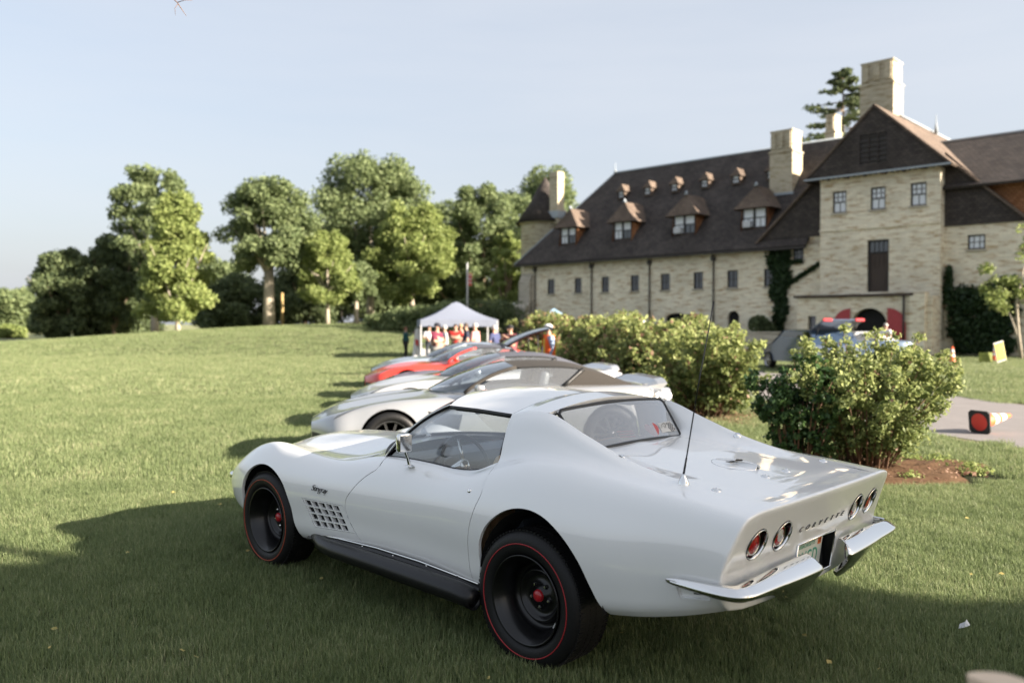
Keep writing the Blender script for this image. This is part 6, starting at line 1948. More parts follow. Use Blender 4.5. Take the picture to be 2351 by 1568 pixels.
        wheel_simple(root, 1.355, .80 * ws, sd, .335, .25, M[rim]); wheel_simple(root, -1.355, .80 * ws, sd, .345, .28, M[rim])
        MB().box((.0, sd * .87 * ws, .17), (2.0, .06, .07)).build('sill', M['black_trim'], root)
    MB().box((0, 0, .30), (3.4, 1.3, .2)).build('underbody', M['under'], root)
    for xw in (1.355, -1.355):
        for sd in (1, -1):
            arc = [(xw + .37 * math.cos(t), .35 + .37 * math.sin(t)) for t in np.linspace(-.35, PI + .35, 16)]
            vs = []
            for a, b in arc: vs += [(a, sd * .88 * ws, b), (a, sd * .5, b)]
            k = len(vs); vs += [(a, sd * .5, b) for a, b in arc]
            mb = MB(); mb.add(vs, [(2 * i, 2 * i + 1, 2 * i + 3, 2 * i + 2) for i in range(15)] + [tuple(range(k, k + 16))]); mb.build('wheel_housing', M['under'], root)
    for yy in (-.68, -.46, .46, .68):
        MB().lathe([(0, .012), (.07, .01), (.085, 0)], 20, M=Matrix.Translation((-2.205, yy * ws, .72 * hs)) @ Matrix.Rotation(R(-90), 4, 'Y')).build('tail_lamp', M['red_lens'], root)
    for yy in (.36, -.36):
        MB().box((-.55, yy, .85), (.14, .46, .55), bev=.06, M=Matrix.Translation((-.55, yy, .85)) @ Matrix.Rotation(R(-12), 4, 'Y') @ Matrix.Translation((.55, -yy, -.85))).box((-.68, yy, 1.10), (.09, .24, .15), bev=.03).build('seat', M['dash_black'], root, auto=40)
    if spoiler:
        vs = []; fs = []
        for i in range(13):
            r = -1 + i / 6; yb = r * .78 * ws; lift_ = .055 * (1 - abs(r) ** 6) + .02
            xb = -2.08 + .06 * r * r
            vs += [(xb + .16, yb, .92 * hs), (xb, yb, .93 * hs + lift_), (xb - .12, yb, .945 * hs + lift_), (xb - .12, yb, .925 * hs + lift_), (xb - .02, yb, .87 * hs)]
        for i in range(12):
            for k in range(5): fs.append((i * 5 + k, i * 5 + (k + 1) % 5, (i + 1) * 5 + (k + 1) % 5, (i + 1) * 5 + k))
        fs += [(0, 1, 2, 3, 4), (64, 63, 62, 61, 60)]
        link('spoiler', mesh_from(vs, fs, smooth=False), paint, root)
    if hatch:
        h0 = Vector((-.93, 0, 1.20 * hs)); ang = R(20)
        Mh = Matrix.Translation(h0) @ Matrix.Rotation(ang, 4, 'Y')
        vs = []; 
        for i in range(9):
            t = i / 8
            for j in range(9):
                r = -1 + j / 4; vs.append(Mh @ Vector((-1.18 * t, r * (.60 - .06 * t) * ws, .05 * (1 - r * r) + .10 * math.sin(PI * t) * .6)))
        gf = [(i * 9 + j, i * 9 + j + 1, (i + 1) * 9 + j + 1, (i + 1) * 9 + j) for i in range(8) for j in range(8)]
        hg = link('hatch', mesh_from(vs, gf), M['tint_glass'], root)
        rim_ = [vs[j] for j in range(9)] + [vs[i * 9 + 8] for i in range(1, 9)] + [vs[72 + j] for j in range(7, -1, -1)] + [vs[i * 9] for i in range(7, -1, -1)]
        MB().tube(rim_, .028, 6).build('hatch_frame', M['black_gloss'], hg)
        MB().tube([(-1.7, .5, .95), Mh @ Vector((-.8, .5, 0))], .012, 6).build('hatch_strut', M['black_trim'], root)
        MB().tube([(-1.7, -.5, .95), Mh @ Vector((-.8, -.5, 0))], .012, 6).build('hatch_strut', M['black_trim'], root)
    return root
def paint(name, c, metal=.55, rough=.32): return pmat(name, c, rough, metal=metal, coat=1.0)
M['silver'] = paint('silver_paint', (.38, .39, .40), .5)
M['silver_pale'] = paint('pale_silver_paint', (.54, .54, .545), .3)
M['red_car'] = paint('red_paint_car', (.62, .04, .025), 0, .3)
M['maroon_car'] = paint('maroon_paint', (.10, .012, .020), .3, .3)
M['blue_silver'] = paint('blue_silver_paint', (.36, .42, .50), .5)
M['tan_cloth'] = pmat('tan_cloth', (.030, .026, .022), .9, bump=.2, bscale=300)
M['grey_cloth'] = pmat('grey_cloth', (.075, .08, .10), .9, bump=.2, bscale=300)
M['screen_glass'] = glassmat('screen_glass', (.30, .36, .42), boost=2.2)
M['tint_glass'] = glassmat('tint_glass', (.16, .21, .22), boost=2.0)
M['lamp_glass'] = pmat('lamp_glass', (.09, .10, .11), .08, coat=1.0)
M['rim_dark'] = pmat('rim_dark', (.10, .10, .105), .3, metal=.8)
M['rim_silver'] = pmat('rim_silver', (.5, .5, .5), .25, metal=.9)
RZ_ = math.atan2(-.20, -.98)
sports_car('silver convertible with a tan soft top and raised rear spoiler, next beyond the coupe', -.28, 11.0, RZ_, M['silver'], M['tan_cloth'], seed=1)
sports_car('pale silver convertible with a grey soft top, second beyond the coupe', -.45, 14.4, RZ_, M['silver_pale'], M['grey_cloth'], seed=2)
sports_car('dark maroon sports car between the grey topped convertible and the red car', -.55, 17.1, RZ_, M['maroon_car'], M['maroon_car'], kind='coupe', spoiler=False, hs=.93)
sports_car('bright red coupe with its rear glass hatch raised', -1.15, 19.7, RZ_, M['red_car'], M['grey_cloth'], kind='coupe', spoiler=False, hatch=True)
sports_car('blue silver coupe beyond the red car, last of the row', -1.55, 23.0, RZ_, M['blue_silver'], M['blue_silver'], kind='coupe', spoiler=False)
# cars on the far driveway by the porch
M['navy_car'] = paint('navy_paint', (.035, .06, .11), .2)
M['blue_car'] = paint('dusty_blue_paint', (.10, .145, .21), .3)
p = at(1945, 790, 33)
tp_ = sports_car('dusty blue car with a pale roof parked before the porch arch', p.x, p.y, R(178), M['blue_car'], M['white_metal'], kind='soft', spoiler=False, hs=1.12, ws=.95, rim='rim_silver', group='cars by the porch', ground_z=.05)
p = at(1852, 790, 31)
def tailgate_car(label, x, y, rz):
    root = empty('estate_car', (x, y, .03), rz); tag(root, label, 'car', 'cars by the porch')
    mb = MB()
    prof = [(2.1, .30), (2.15, .62), (1.9, .84), (1.0, .98), (.3, 1.48), (-1.6, 1.50), (-2.05, .95), (-2.1, .35)]
    vs = []; fs = []
    for yy, k in ((-.84, .93), (-.88, 1), (.88, 1), (.84, .93)): vs += [(a * (1 if k == 1 else .99), yy * (1 if b < 1 else .86), b) for a, b in prof]
    n_ = len(prof)
    for j in range(3):
        for i in range(n_ - 1): fs.append((j * n_ + i, j * n_ + i + 1, (j + 1) * n_ + i + 1, (j + 1) * n_ + i))
    fs += [tuple(range(n_)), tuple(range(3 * n_, 4 * n_))[::-1]]
    mb.add(vs, fs); mb.build('body', M['navy_car'], root, auto=25)
    for sd in (1, -1):
        mb = MB(); mb.add([(.85, sd * .80, 1.02), (.25, sd * .765, 1.42), (-1.5, sd * .765, 1.42), (-1.8, sd * .80, 1.02)], [(0, 1, 2, 3)]); mb.build('side_window', M['tint_glass'], root)
        for xw in (1.3, -1.35): wheel_simple(root, xw, .78, sd, .33, .22, M['rim_silver'], 6)
    mb = MB().box((-1.95, 0, 1.78), (1.0, 1.5, .06), bev=.02, M=Matrix.Translation((-1.6, 0, 1.5)) @ Matrix.Rotation(R(22), 4, 'Y') @ Matrix.Translation((1.55, 0, -1.78)))
    tg = mb.build('raised_tailgate', M['navy_car'], root)
    for sd in (1, -1):
        MB().box((-2.44, sd * .60, 1.775), (.06, .34, .12), bev=.02, M=Matrix.Translation((-1.6, 0, 1.5)) @ Matrix.Rotation(R(22), 4, 'Y') @ Matrix.Translation((1.55, 0, -1.78))).build('tail_lamp', M['red_cap'], tg)
        MB().tube([(-1.8, sd * .7, 1.1), (-2.1, sd * .7, 1.68)], .015, 6).build('strut', M['black_trim'], root)
    return root
tailgate_car('dark blue estate car with its tailgate up and red lamps showing, by the porch', p.x, p.y, R(100))
# ------------------------------------------------------------------ people
SKIN = pmat('skin', (.48, .29, .21), .55, noise=.08, nscale=6)
def cloth(name, c): return pmat('cloth_' + name, c, .85, noise=.12, nscale=8)
HAIR = {'brown': pmat('hair_brown', (.05, .028, .016), .6), 'grey': pmat('hair_grey', (.38, .36, .34), .6), 'blond': pmat('hair_blond', (.36, .22, .10), .6), 'dark': pmat('hair_dark', (.014, .011, .010), .6), 'auburn': pmat('hair_auburn', (.16, .055, .022), .6)}
def limb(mb, pts, rad, mi, n=9): mb.tube(pts, rad, n, mi)
def person(label, x, y, face, h=1.75, shirt=None, pants=None, hair='brown', cap=None, arms='down', build=1.0, sleeves='short', skirt=False, z=None):
    """figure facing local +x; face = heading in degrees"""
    root = empty('person', (x, y, gz(x, y) if z is None else z), R(face)); tag(root, label, 'person', 'people round the tent and the cars')
    k = h / 1.75; w = build * 1.16
    sh, pa = shirt or cloth('plain', (.4, .4, .4)), pants or cloth('dark', (.03, .035, .05))
    # skeleton: vertices, radii, edges; grown into one continuous skin
    J = {'pelvis': (0, 0, .95), 'belly': (.01 + .02 * (w - 1), 0, 1.08), 'chest': (0, 0, 1.30), 'neck0': (-.01, 0, 1.46), 'neck': (.01, 0, 1.53), 'head': (.02, 0, 1.62), 'crown': (.015, 0, 1.70)}
    Rr = {'pelvis': (.125 * w, .155 * w), 'belly': (.12 * w, .15 * w), 'chest': (.125 * w, .175 * w), 'neck0': (.06, .09), 'neck': (.052, .054), 'head': (.098, .080), 'crown': (.075, .065)}
    E = [('pelvis', 'belly'), ('belly', 'chest'), ('chest', 'neck0'), ('neck0', 'neck'), ('neck', 'head'), ('head', 'crown')]
    for s_, n_ in ((1, 'l'), (-1, 'r')):
        J['hip' + n_] = (0, .095 * s_, .88); J['knee' + n_] = (.02 + .02 * s_, .11 * s_, .50); J['ankle' + n_] = (-.02 + .03 * s_, .115 * s_, .09); J['toe' + n_] = (.15 + .03 * s_, .13 * s_, .045)
        Rr.update({'hip' + n_: (.098 * w, .098 * w), 'knee' + n_: (.066, .066), 'ankle' + n_: (.048, .045), 'toe' + n_: (.035, .045)})
        E += [('pelvis', 'hip' + n_), ('hip' + n_, 'knee' + n_), ('knee' + n_, 'ankle' + n_), ('ankle' + n_, 'toe' + n_)]
        S_ = Vector((0, .19 * w * s_, 1.41))
        if arms == 'down': el, wr = Vector((-.02, .25 * w * s_, 1.13)), Vector((.07, .25 * w * s_, .88))
        elif arms == 'raised': el, wr = Vector((.20, .20 * s_, 1.28)), Vector((.38, .10 * s_, 1.42))
        elif arms == 'folded': el, wr = Vector((.06, .27 * w * s_, 1.17)), Vector((.24, .05 * s_, 1.20))
        elif arms == 'camera': el, wr = Vector((.14, .25 * w * s_, 1.22)), Vector((.30, .06 * s_, 1.40))
        else: el, wr = Vector((.03, .26 * w * s_, 1.15)), Vector((.27, .17 * s_, 1.10))
        J['sho' + n_] = tuple(S_); J['elb' + n_] = tuple(el); J['wri' + n_] = tuple(wr)
        d = (wr - el).normalized(); J['palm' + n_] = tuple(wr + d * .075)
        Rr.update({'sho' + n_: (.068 * w, .066 * w), 'elb' + n_: (.046, .046), 'wri' + n_: (.029, .031), 'palm' + n_: (.022, .038)})
        E += [('chest', 'sho' + n_), ('sho' + n_, 'elb' + n_), ('elb' + n_, 'wri' + n_), ('wri' + n_, 'palm' + n_)]
        side_ = d.cross(Vector((0, 0, 1))).normalized() if abs(d.z) < .9 else Vector((1, 0, 0))
        for q, (off, ln) in enumerate(((-.03, .072), (-.010, .082), (.010, .078), (.028, .062))):
            f1 = Vector(J['palm' + n_]) + side_ * off + d * ln * .5; f2 = f1 + d * ln * .45 + Vector((0, 0, -.018))
            J[f'f{q}{n_}'] = tuple(f1); J[f'g{q}{n_}'] = tuple(f2); Rr[f'f{q}{n_}'] = (.0095, .0095); Rr[f'g{q}{n_}'] = (.007, .007)
            E += [('palm' + n_, f'f{q}{n_}'), (f'f{q}{n_}', f'g{q}{n_}')]
        th_ = wr + d * .035 + side_ * .045 * s_; J['th' + n_] = tuple(th_); J['tt' + n_] = tuple(th_ + d * .04); Rr['th' + n_] = (.012, .012); Rr['tt' + n_] = (.009, .009)
        E += [('wri' + n_, 'th' + n_), ('th' + n_, 'tt' + n_)]
    names = list(J); idx = {a: i for i, a in enumerate(names)}
    me = bpy.data.meshes.new('figure')
    me.from_pydata([Vector(J[a]) * k for a in names], [(idx[a], idx[b]) for a, b in E], [])
    ob = bpy.data.objects.new('figure', me); col.objects.link(ob)
    md = ob.modifiers.new('skin', 'SKIN'); md.use_smooth_shade = True
    for i, a in enumerate(names):
        sv = me.skin_vertices[0].data[i]; sv.radius = (Rr[a][0] * k, Rr[a][1] * k); sv.use_root = (a == 'pelvis')
    sb = ob.modifiers.new('sub', 'SUBSURF'); sb.levels = 1; sb.render_levels = 1
    dg = bpy.context.evaluated_depsgraph_get()
    body_me = bpy.data.meshes.new_from_object(ob.evaluated_get(dg))
    col.objects.unlink(ob); bpy.data.objects.remove(ob); bpy.data.meshes.remove(me)
    # paint by nearest bone
    segs = [(Vector(J[a]) * k, Vector(J[b]) * k, a, b) for a, b in E]
    body_me.materials.clear()
    for m_ in (sh, pa, SKIN, M['black_trim']): body_me.materials.append(m_)
    def zone(c):
        best = None; bd = 9
        for a, b, na, nb_ in segs:
            ab = b - a; t = max(0, min(1, (c - a).dot(ab) / max(ab.length_squared, 1e-9))); d_ = (c - a - ab * t).length
            if d_ < bd: bd, best = d_, (na, nb_, t)
        na, nb_, t = best
        if nb_[:4] in ('hipl', 'hipr', 'knee', 'ankl'): return 1 if not (nb_.startswith('ankle') and t > .97) else 3
        if nb_.startswith('toe'): return 3
        if na == 'neck0' or na in ('neck', 'head'): return 2
        if nb_.startswith('elb'): return 0 if (sleeves == 'long' or t < .72) else 2
        if nb_.startswith('wri'): return 0 if sleeves == 'long' else 2
        if nb_[0] in 'fgpt' and nb_ != 'pelvis': return 2
        if na == 'pelvis' and nb_ == 'belly': return 1 if c.z < .93 * k else 0
        return 0
    for f in body_me.polygons: f.material_index = zone(f.center)
    body_me.polygons.foreach_set('use_smooth', [True] * len(body_me.polygons))
    b_ = bpy.data.objects.new('body', body_me); b_.parent = root; col.objects.link(b_)
    # face and hair
    mb = MB()
    hc = Vector((.02, 0, 1.635)) * k
    mb.tube([hc + Vector((.088, 0, .012)), hc + Vector((.112, 0, -.022)), hc + Vector((.094, 0, -.03))], [.008, .014, .008], 6)
    for s_ in (1, -1): mb.lathe([(0, .012), (.02, .006), (.026, 0), (.012, -.008)], 8, M=Matrix.Translation(hc + Vector((-.005, .083 * s_, -.01))) @ Matrix.Rotation(R(-90 * s_), 4, 'X'))
    mb.build('nose_and_ears', SKIN, root)
    mb = MB()
    for s_ in (1, -1): mb.lathe([(0, .006), (.010, .003), (.012, 0)], 8, M=Matrix.Translation(hc + Vector((.085, .033 * s_, .012))) @ Matrix.Rotation(R(90), 4, 'Y'))
    mb.build('eye', M['black_trim'], root)
    MB().box(hc + Vector((.088, 0, -.058)), (.012, .045, .008)).build('mouth', pmat('lips', (.30, .11, .09), .5), root)
    if hair and not cap:
        mb = MB(); hv = []; hfc = []
        for i in range(9):
            ph = PI * .60 * i / 8
            for j in range(14):
                a = 2 * PI * j / 14; fr = math.cos(a)
                lim = ph * (.62 if fr > .3 else 1.0)
                hv.append(hc + Vector((-.012 + .108 * math.sin(lim) * fr, .095 * math.sin(lim) * math.sin(a), .012 + .108 * math.cos(lim))))
        for i in range(8):
            for j in range(14): hfc.append((i * 14 + j, i * 14 + (j + 1) % 14, (i + 1) * 14 + (j + 1) % 14, (i + 1) * 14 + j))
        mb.add(hv, hfc, smooth=True); mb.build('hair', HAIR[hair], root)
    if cap:
        mb = MB()
        mb.lathe([(.108, 0), (.110, .03), (.098, .075), (.06, .105), (0, .115)], 18, M=Matrix.Translation(hc + Vector((-.006, 0, .022))))
        vs = [hc + Vector((.06 + .13 * (1 - (r_ / 1.0) ** 2), r_ * .085, .026 - .02 * (1 - r_ * r_))) for r_ in np.linspace(-1, 1, 9)] + [hc + Vector((.05, r_ * .085, .040)) for r_ in np.linspace(-1, 1, 9)]
        mb.add(vs, [(i, i + 1, i + 10, i + 9) for i in range(8)], smooth=True)
        mb.build('cap', cap, root)
    return root
def spot(u, d): q = at(u, 745, d); return q.x, q.y
C_ = cloth
x, y = spot(931, 42)
teal = person('woman in a teal hooded top and black trousers holding up a white garment', x, y, 5, 1.66, C_('teal', (.014, .075, .085)), C_('black', (.012, .012, .016)), hair='auburn', arms='raised', sleeves='long', build=1.25, z=-.08)
x, y = spot(958, 41.9)
ga = empty('white_garment', (x, y, 0)); tag(ga, 'white garment with a red patch held up by the woman in teal', 'garment')
mb = MB(); vs = []
for i in range(12):
    for j in range(7):
        t = i / 11; r_ = -1 + j / 3
        vs.append((.02 + r_ * (.13 + .16 * t), .05 * math.sin(j * 1.9 + t * 2), 1.50 - 1.42 * t))
mb.add(vs, [(i * 7 + j, i * 7 + j + 1, (i + 1) * 7 + j + 1, (i + 1) * 7 + j) for i in range(11) for j in range(6)], smooth=True)
mb.build('cloth', C_('white', (.72, .71, .72)), ga)
mb = MB(); mb.add([(-.10, -.07, .98), (.06, -.07, .93), (.05, -.07, .62), (-.08, -.07, .70)], [(0, 1, 2, 3)]); mb.build('red_patch', C_('red_patch', (.5, .05, .04)), ga)
x, y = spot(1003, 27); person('heavy man in a maroon polo shirt and dark cap at the tent front', x, y, -15, 1.80, C_('maroon', (.13, .012, .035)), C_('grey_trousers', (.32, .31, .29)), cap=C_('navy_cap', (.02, .02, .03)), arms='folded', build=1.28, z=-.05)
x, y = spot(1021, 31); person('person in a pale grey shirt beside the man in maroon', x, y, 200, 1.68, C_('pale_grey', (.42, .42, .44)), None, hair='grey', arms='front', z=0)
x, y = spot(1046, 33); person('man in a bright red shirt under the tent', x, y, 260, 1.72, C_('red', (.36, .02, .015)), None, hair='brown', arms='folded', build=1.1, z=0)
x, y = spot(1058, 35); person('fair haired person behind the man in red', x, y, 200, 1.68, C_('cream', (.5, .42, .35)), None, hair='blond', arms='down', z=.05)
x, y = spot(985, 38); person('person in a white top standing back under the left side of the tent', x, y, 300, 1.62, C_('offwhite', (.55, .55, .56)), None, hair='dark', arms='front', z=.03)
x, y = spot(1091, 27.5); person('balding man in a pale pink shirt with sunlit back', x, y, 170, 1.78, C_('pink', (.60, .30, .27)), C_('khaki', (.30, .25, .18)), hair='grey', arms='front', build=1.2, z=-.02)
x, y = spot(1070, 31); person('person in navy partly behind the man in pink', x, y, 190, 1.76, C_('navy_dark', (.02, .025, .05)), None, hair='brown', arms='down', z=0)
x, y = spot(1135, 28); person('grey haired man in a navy blue t-shirt', x, y, 150, 1.70, C_('navy', (.045, .055, .13)), C_('stone', (.30, .27, .22)), hair='grey', arms='down', build=1.1, z=-.02)
x, y = spot(1172, 25.6); person('man in a dark cap and maroon shirt raising his hands to his chest', x, y, 225, 1.70, C_('dusty_maroon', (.22, .05, .06)), None, cap=C_('black_cap', (.012, .012, .014)), arms='camera', build=1.2, z=-.02)
x, y = spot(1260, 21.7)
vm = person('man in a white cap and orange safety vest over a blue plaid shirt', x, y, 190, 1.72, C_('plaid', (.24, .32, .45)), C_('jeans', (.09, .14, .24)), cap=C_('white_cap', (.78, .78, .78)), arms='down', build=1.22, z=-.02, sleeves='long')
M['vest'] = C_('orange_vest', (.75, .14, .025)); M['vest_stripe'] = C_('vest_stripe', (.62, .58, .08))
mb = MB()
for s_ in (1, -1):
    vs = []
    for i in range(9):
        zz = .86 + .60 * i / 8; wd = .215 if zz < 1.35 else .215 - (zz - 1.35) * .6
        for j in range(7):
            a = R(20 + 140 * j / 6) * s_
            vs.append((.185 * math.cos(a) * (1 if zz < 1.38 else .8), wd * math.sin(a) * 1.06, zz))
    mb.add(vs, [(i * 7 + j, i * 7 + j + 1, (i + 1) * 7 + j + 1, (i + 1) * 7 + j) for i in range(8) for j in range(6)], smooth=True)
v_ = mb.build('safety_vest', M['vest'], vm)
mb = MB()
for s_ in (1, -1):
    for a in (35, 145):
        q = [(.192 * math.cos(R(a + e)) , .232 * math.sin(R(a + e)) * s_, zz) for zz in (.88, 1.36) for e in (-7, 7)]
        mb.add(q, [(0, 1, 3, 2)])
mb.build('vest_stripe', M['vest_stripe'], v_)
p = at(2034, 745, 36); person('person in a white shirt standing before the porch arch', p.x, p.y, 200, 1.68, C_('white_shirt', (.66, .64, .64)), C_('grey_t', (.3, .3, .3)), hair='grey', arms='front', build=1.15, z=.08)

# ------------------------------------------------------------------ tent
TXY = at(1047, 745, 42.0)
tent = empty('canopy_tent', (TXY.x, TXY.y, -.05), R(9)); tag(tent, 'white pop-up canopy tent with people gathered beneath it', 'tent')
M['tent_cloth'] = leafmat('tent_cloth', (.21, .235, .30), (.21, .235, .30), .12, .8)
hw = 1.86; ze = 1.98; zp = 2.86
mb = MB(); vs = []; fs = []
cor = [(-hw, -hw), (hw, -hw), (hw, hw), (-hw, hw)]
mb.add([(a, b, ze) for a, b in cor] + [(a * .12, b * .12, zp - .06) for a, b in cor] + [(0, 0, zp)], [])
for i in range(4):
    a, b = cor[i], cor[(i + 1) % 4]; N_ = 8
    vs = []
    for j in range(7):
        t = j / 6
        for q in range(N_ + 1):
            r_ = q / N_; e0 = Vector((a[0] + (b[0] - a[0]) * r_, a[1] + (b[1] - a[1]) * r_, ze)); tp0 = Vector((e0.x * .10, e0.y * .10, zp - .03))
            p_ = e0.lerp(tp0, t); p_.z -= .10 * math.sin(PI * t) * (1 - .35 * math.sin(PI * r_)) ; vs.append(p_)
    mb.add(vs, [(j * (N_ + 1) + q, j * (N_ + 1) + q + 1, (j + 1) * (N_ + 1) + q + 1, (j + 1) * (N_ + 1) + q) for j in range(6) for q in range(N_)], smooth=True)
mb.lathe([(0, zp + .03), (.12, zp), (.2, zp - .05)], 12)
mb.build('canopy', M['tent_cloth'], tent)
for i in range(4):
    a, b = cor[i], cor[(i + 1) % 4]; N_ = 14; vs = []
    for q in range(N_ + 1):
        r_ = q / N_; x_ = a[0] + (b[0] - a[0]) * r_; y_ = a[1] + (b[1] - a[1]) * r_; o_ = 1.0 + .008 * math.sin(q * 2.1)
        vs += [(x_ * 1.002, y_ * 1.002, ze), (x_ * o_, y_ * o_, ze - .33 + .02 * math.sin(q * 1.3))]
    mb = MB(); mb.add(vs, [(2 * q, 2 * q + 2, 2 * q + 3, 2 * q + 1) for q in range(N_)], smooth=True); mb.build('valance', M['tent_cloth'], tent)
for a, b in cor:
    MB().box((a * .985, b * .985, .95), (.06, .06, 2.0)).box((a * .985, b * .985, .02), (.16, .16, .03)).build('leg', M['white_metal'], tent)
# table under the tent with a cooler and an orange box
tb = empty('folding_table', (TXY.x - 1.0, TXY.y - .3, 0)); tag(tb, 'white folding table inside the left of the tent', 'table')
MB().box((0, 0, .74), (1.5, .7, .04)).build('table_top', M['white_metal'], tb)
for a in (-.65, .65):
    for b in (-.28, .28): MB().tube([(a, b, 0), (a, b, .72)], .018, 6).build('leg', M['white_metal'], tb)
cb = MB().box((0, 0, .16), (.5, .34, .32), bev=.03).build('box', pmat('orange_box', (.6, .14, .06), .6), loc=(TXY.x - .75, TXY.y - 1.2, 0)); tag(cb, 'orange box on the grass by the tent leg', 'box')
cb = MB().box((0, 0, .26), (.6, .45, .52), bev=.05).build('cooler', M['white_metal'], loc=(TXY.x - 1.35, TXY.y - 1.25, 0)); tag(cb, 'white cool box standing under the left tent corner', 'cool box')
# blue tent top seen over the shrubs and a white van roof beside it
q = at(1272, 722, 52)
bt = empty('canopy_tent', (q.x, q.y, .2)); tag(bt, 'small pale blue canopy tent peeping over the shrubs', 'tent')
mb = MB(); mb.add([(-.9, -.9, 1.9), (.9, -.9, 1.9), (.9, .9, 1.9), (-.9, .9, 1.9), (0, 0, 2.5)], [(0, 1, 4), (1, 2, 4), (2, 3, 4), (3, 0, 4)]); mb.build('canopy', pmat('blue_cloth', (.30, .48, .66), .8), bt)
for a in (-.85, .85):
    for b in (-.85, .85): MB().box((a, b, .95), (.05, .05, 1.9)).build('leg', M['white_metal'], bt)
q = at(1385, 735, 50)
van = empty('white_van', (q.x, q.y, .2), R(150)); tag(van, 'white van parked along the building, roof showing over the shrubs', 'van')
prof = [(2.3, .3), (2.4, .8), (1.9, 1.15), (1.2, 1.82), (-2.3, 1.86), (-2.4, .3)]
mb = MB(); n_ = len(prof); mb.add([(a, -.9, b) for a, b in prof] + [(a, .9, b) for a, b in prof], [tuple(range(n_)), tuple(range(n_, 2 * n_))[::-1]] + [(i, (i + 1) % n_, (i + 1) % n_ + n_, i + n_) for i in range(n_)]); mb.build('body', M['white_metal'], van)
for sd in (1, -1):
    MB().box((.1, sd * .905, 1.42), (2.2, .02, .45)).build('side_window', M['window_glass'], van)
    for xw in (1.5, -1.5): wheel_simple(van, xw, .80, sd, .33, .22, M['rim_silver'], 6)

# ------------------------------------------------------------------ cones, signs, posts, small things
M['cone'] = pmat('cone_orange', (.80, .13, .035), .5); M['cone_inside'] = pmat('cone_inside', (.62, .045, .03), .5); M['cone_white'] = pmat('cone_white', (.80, .78, .74), .4); M['cone_base'] = pmat('cone_base', (.02, .02, .02), .7)
def cone(label, loc, rot=(0, 0, 0), h=.71, base=.36, grp='traffic cones'):
    root = empty('traffic_cone', loc); root.rotation_euler = rot; tag(root, label, 'traffic cone', grp)
    bw = base / 2; c = base * .12
    o_ = [(bw, bw - c), (bw - c, bw), (-bw + c, bw), (-bw, bw - c), (-bw, -bw + c), (-bw + c, -bw), (bw - c, -bw), (bw, -bw + c)]
    mb = MB(); mb.add([(a, b, 0) for a, b in o_] + [(a * .97, b * .97, .035) for a, b in o_], [tuple(range(8))[::-1], tuple(range(8, 16))] + [(i, (i + 1) % 8, (i + 1) % 8 + 8, i + 8) for i in range(8)])
    mb.build('base', M['cone_base'], root)
    rad = lambda z: .135 + (.028 - .135) * (z / h)
    def ring_(z0, z1, e=0): return [(rad(z0) + e, z0), (rad(z1) + e, z1)]
    MB().lathe([(rad(.03), .03), (rad(.2), .2), (rad(h), h), (0, h + .004)], 28).build('cone', M['cone'], root)
    MB().lathe(ring_(.26, .37, .003), 28).build('band', M['cone_white'], root)
    MB().lathe(ring_(.45, .58, .003), 28).build('band', M['cone_white'], root)
    MB().lathe([(0, -.002), (.128, -.002), (.135, .0)], 28).build('hollow', M['cone_inside'], root)
    return root
q = at(2248, 985, 13.0)
cone('traffic cone lying on its side on the driveway, its square black base facing the camera', (q.x, q.y, .19), (R(-82), R(0), R(-52)), grp='traffic cones')
bpy.data.objects['traffic_cone'].rotation_euler = (R(-84), 0, R(-66))
q = at(2187, 800, 37.5); cone('upright traffic cone in front of the dark ivy', (q.x, q.y, gz(q.x, q.y) + .02))
q = at(2284, 800, 39); cone('upright traffic cone behind the yellow sign', (q.x, q.y, gz(q.x, q.y) + .02))
M['sign_yellow'] = pmat('sign_yellow', (.55, .46, .02), .5); M['sign_green'] = pmat('sign_green', (.22, .26, .05), .6)
q = at(2297, 800, 36.5)
sg = empty('sign_board', (q.x, q.y, gz(q.x, q.y)), R(200)); sg.rotation_euler = (0, R(-14), R(15)); tag(sg, 'yellow notice board in a white frame leaning to the right', 'sign')
MB().box((.1, 0, .52), (.50, .03, .86)).build('frame', M['white_metal'], sg)
MB().box((.1, -.02, .52), (.44, .02, .78)).build('panel', M['sign_yellow'], sg)
mb = MB()
for k, w_ in enumerate((.10, .30, .36, .28, .34)): mb.box((.1, -.033, .80 - k * .12), (w_, .004, .035))
mb.build('faded_print', M['sign_green'], sg)
MB().tube([(.35, 0, .9), (.35, .4, 0)], .015, 6).build('prop', M['white_metal'], sg)
q = at(2263, 812, 36.8)
sg = empty('sign_board', (q.x, q.y, gz(q.x, q.y)), R(4)); tag(sg, 'low olive green board on the grass left of the yellow notice', 'sign')
MB().box((0, 0, .27), (.60, .03, .42)).build('panel', M['sign_green'], sg)
mb = MB()
for k, w_ in enumerate((.36, .3)): mb.box((0, -.018, .33 - k * .12), (w_, .004, .03))
mb.build('faded_print', pmat('print_dark', (.08, .10, .03), .6), sg)
for a in (-.24, .24): MB().tube([(a, 0, 0), (a, 0, .1)], .012, 6).build('leg', M['iron'], sg)
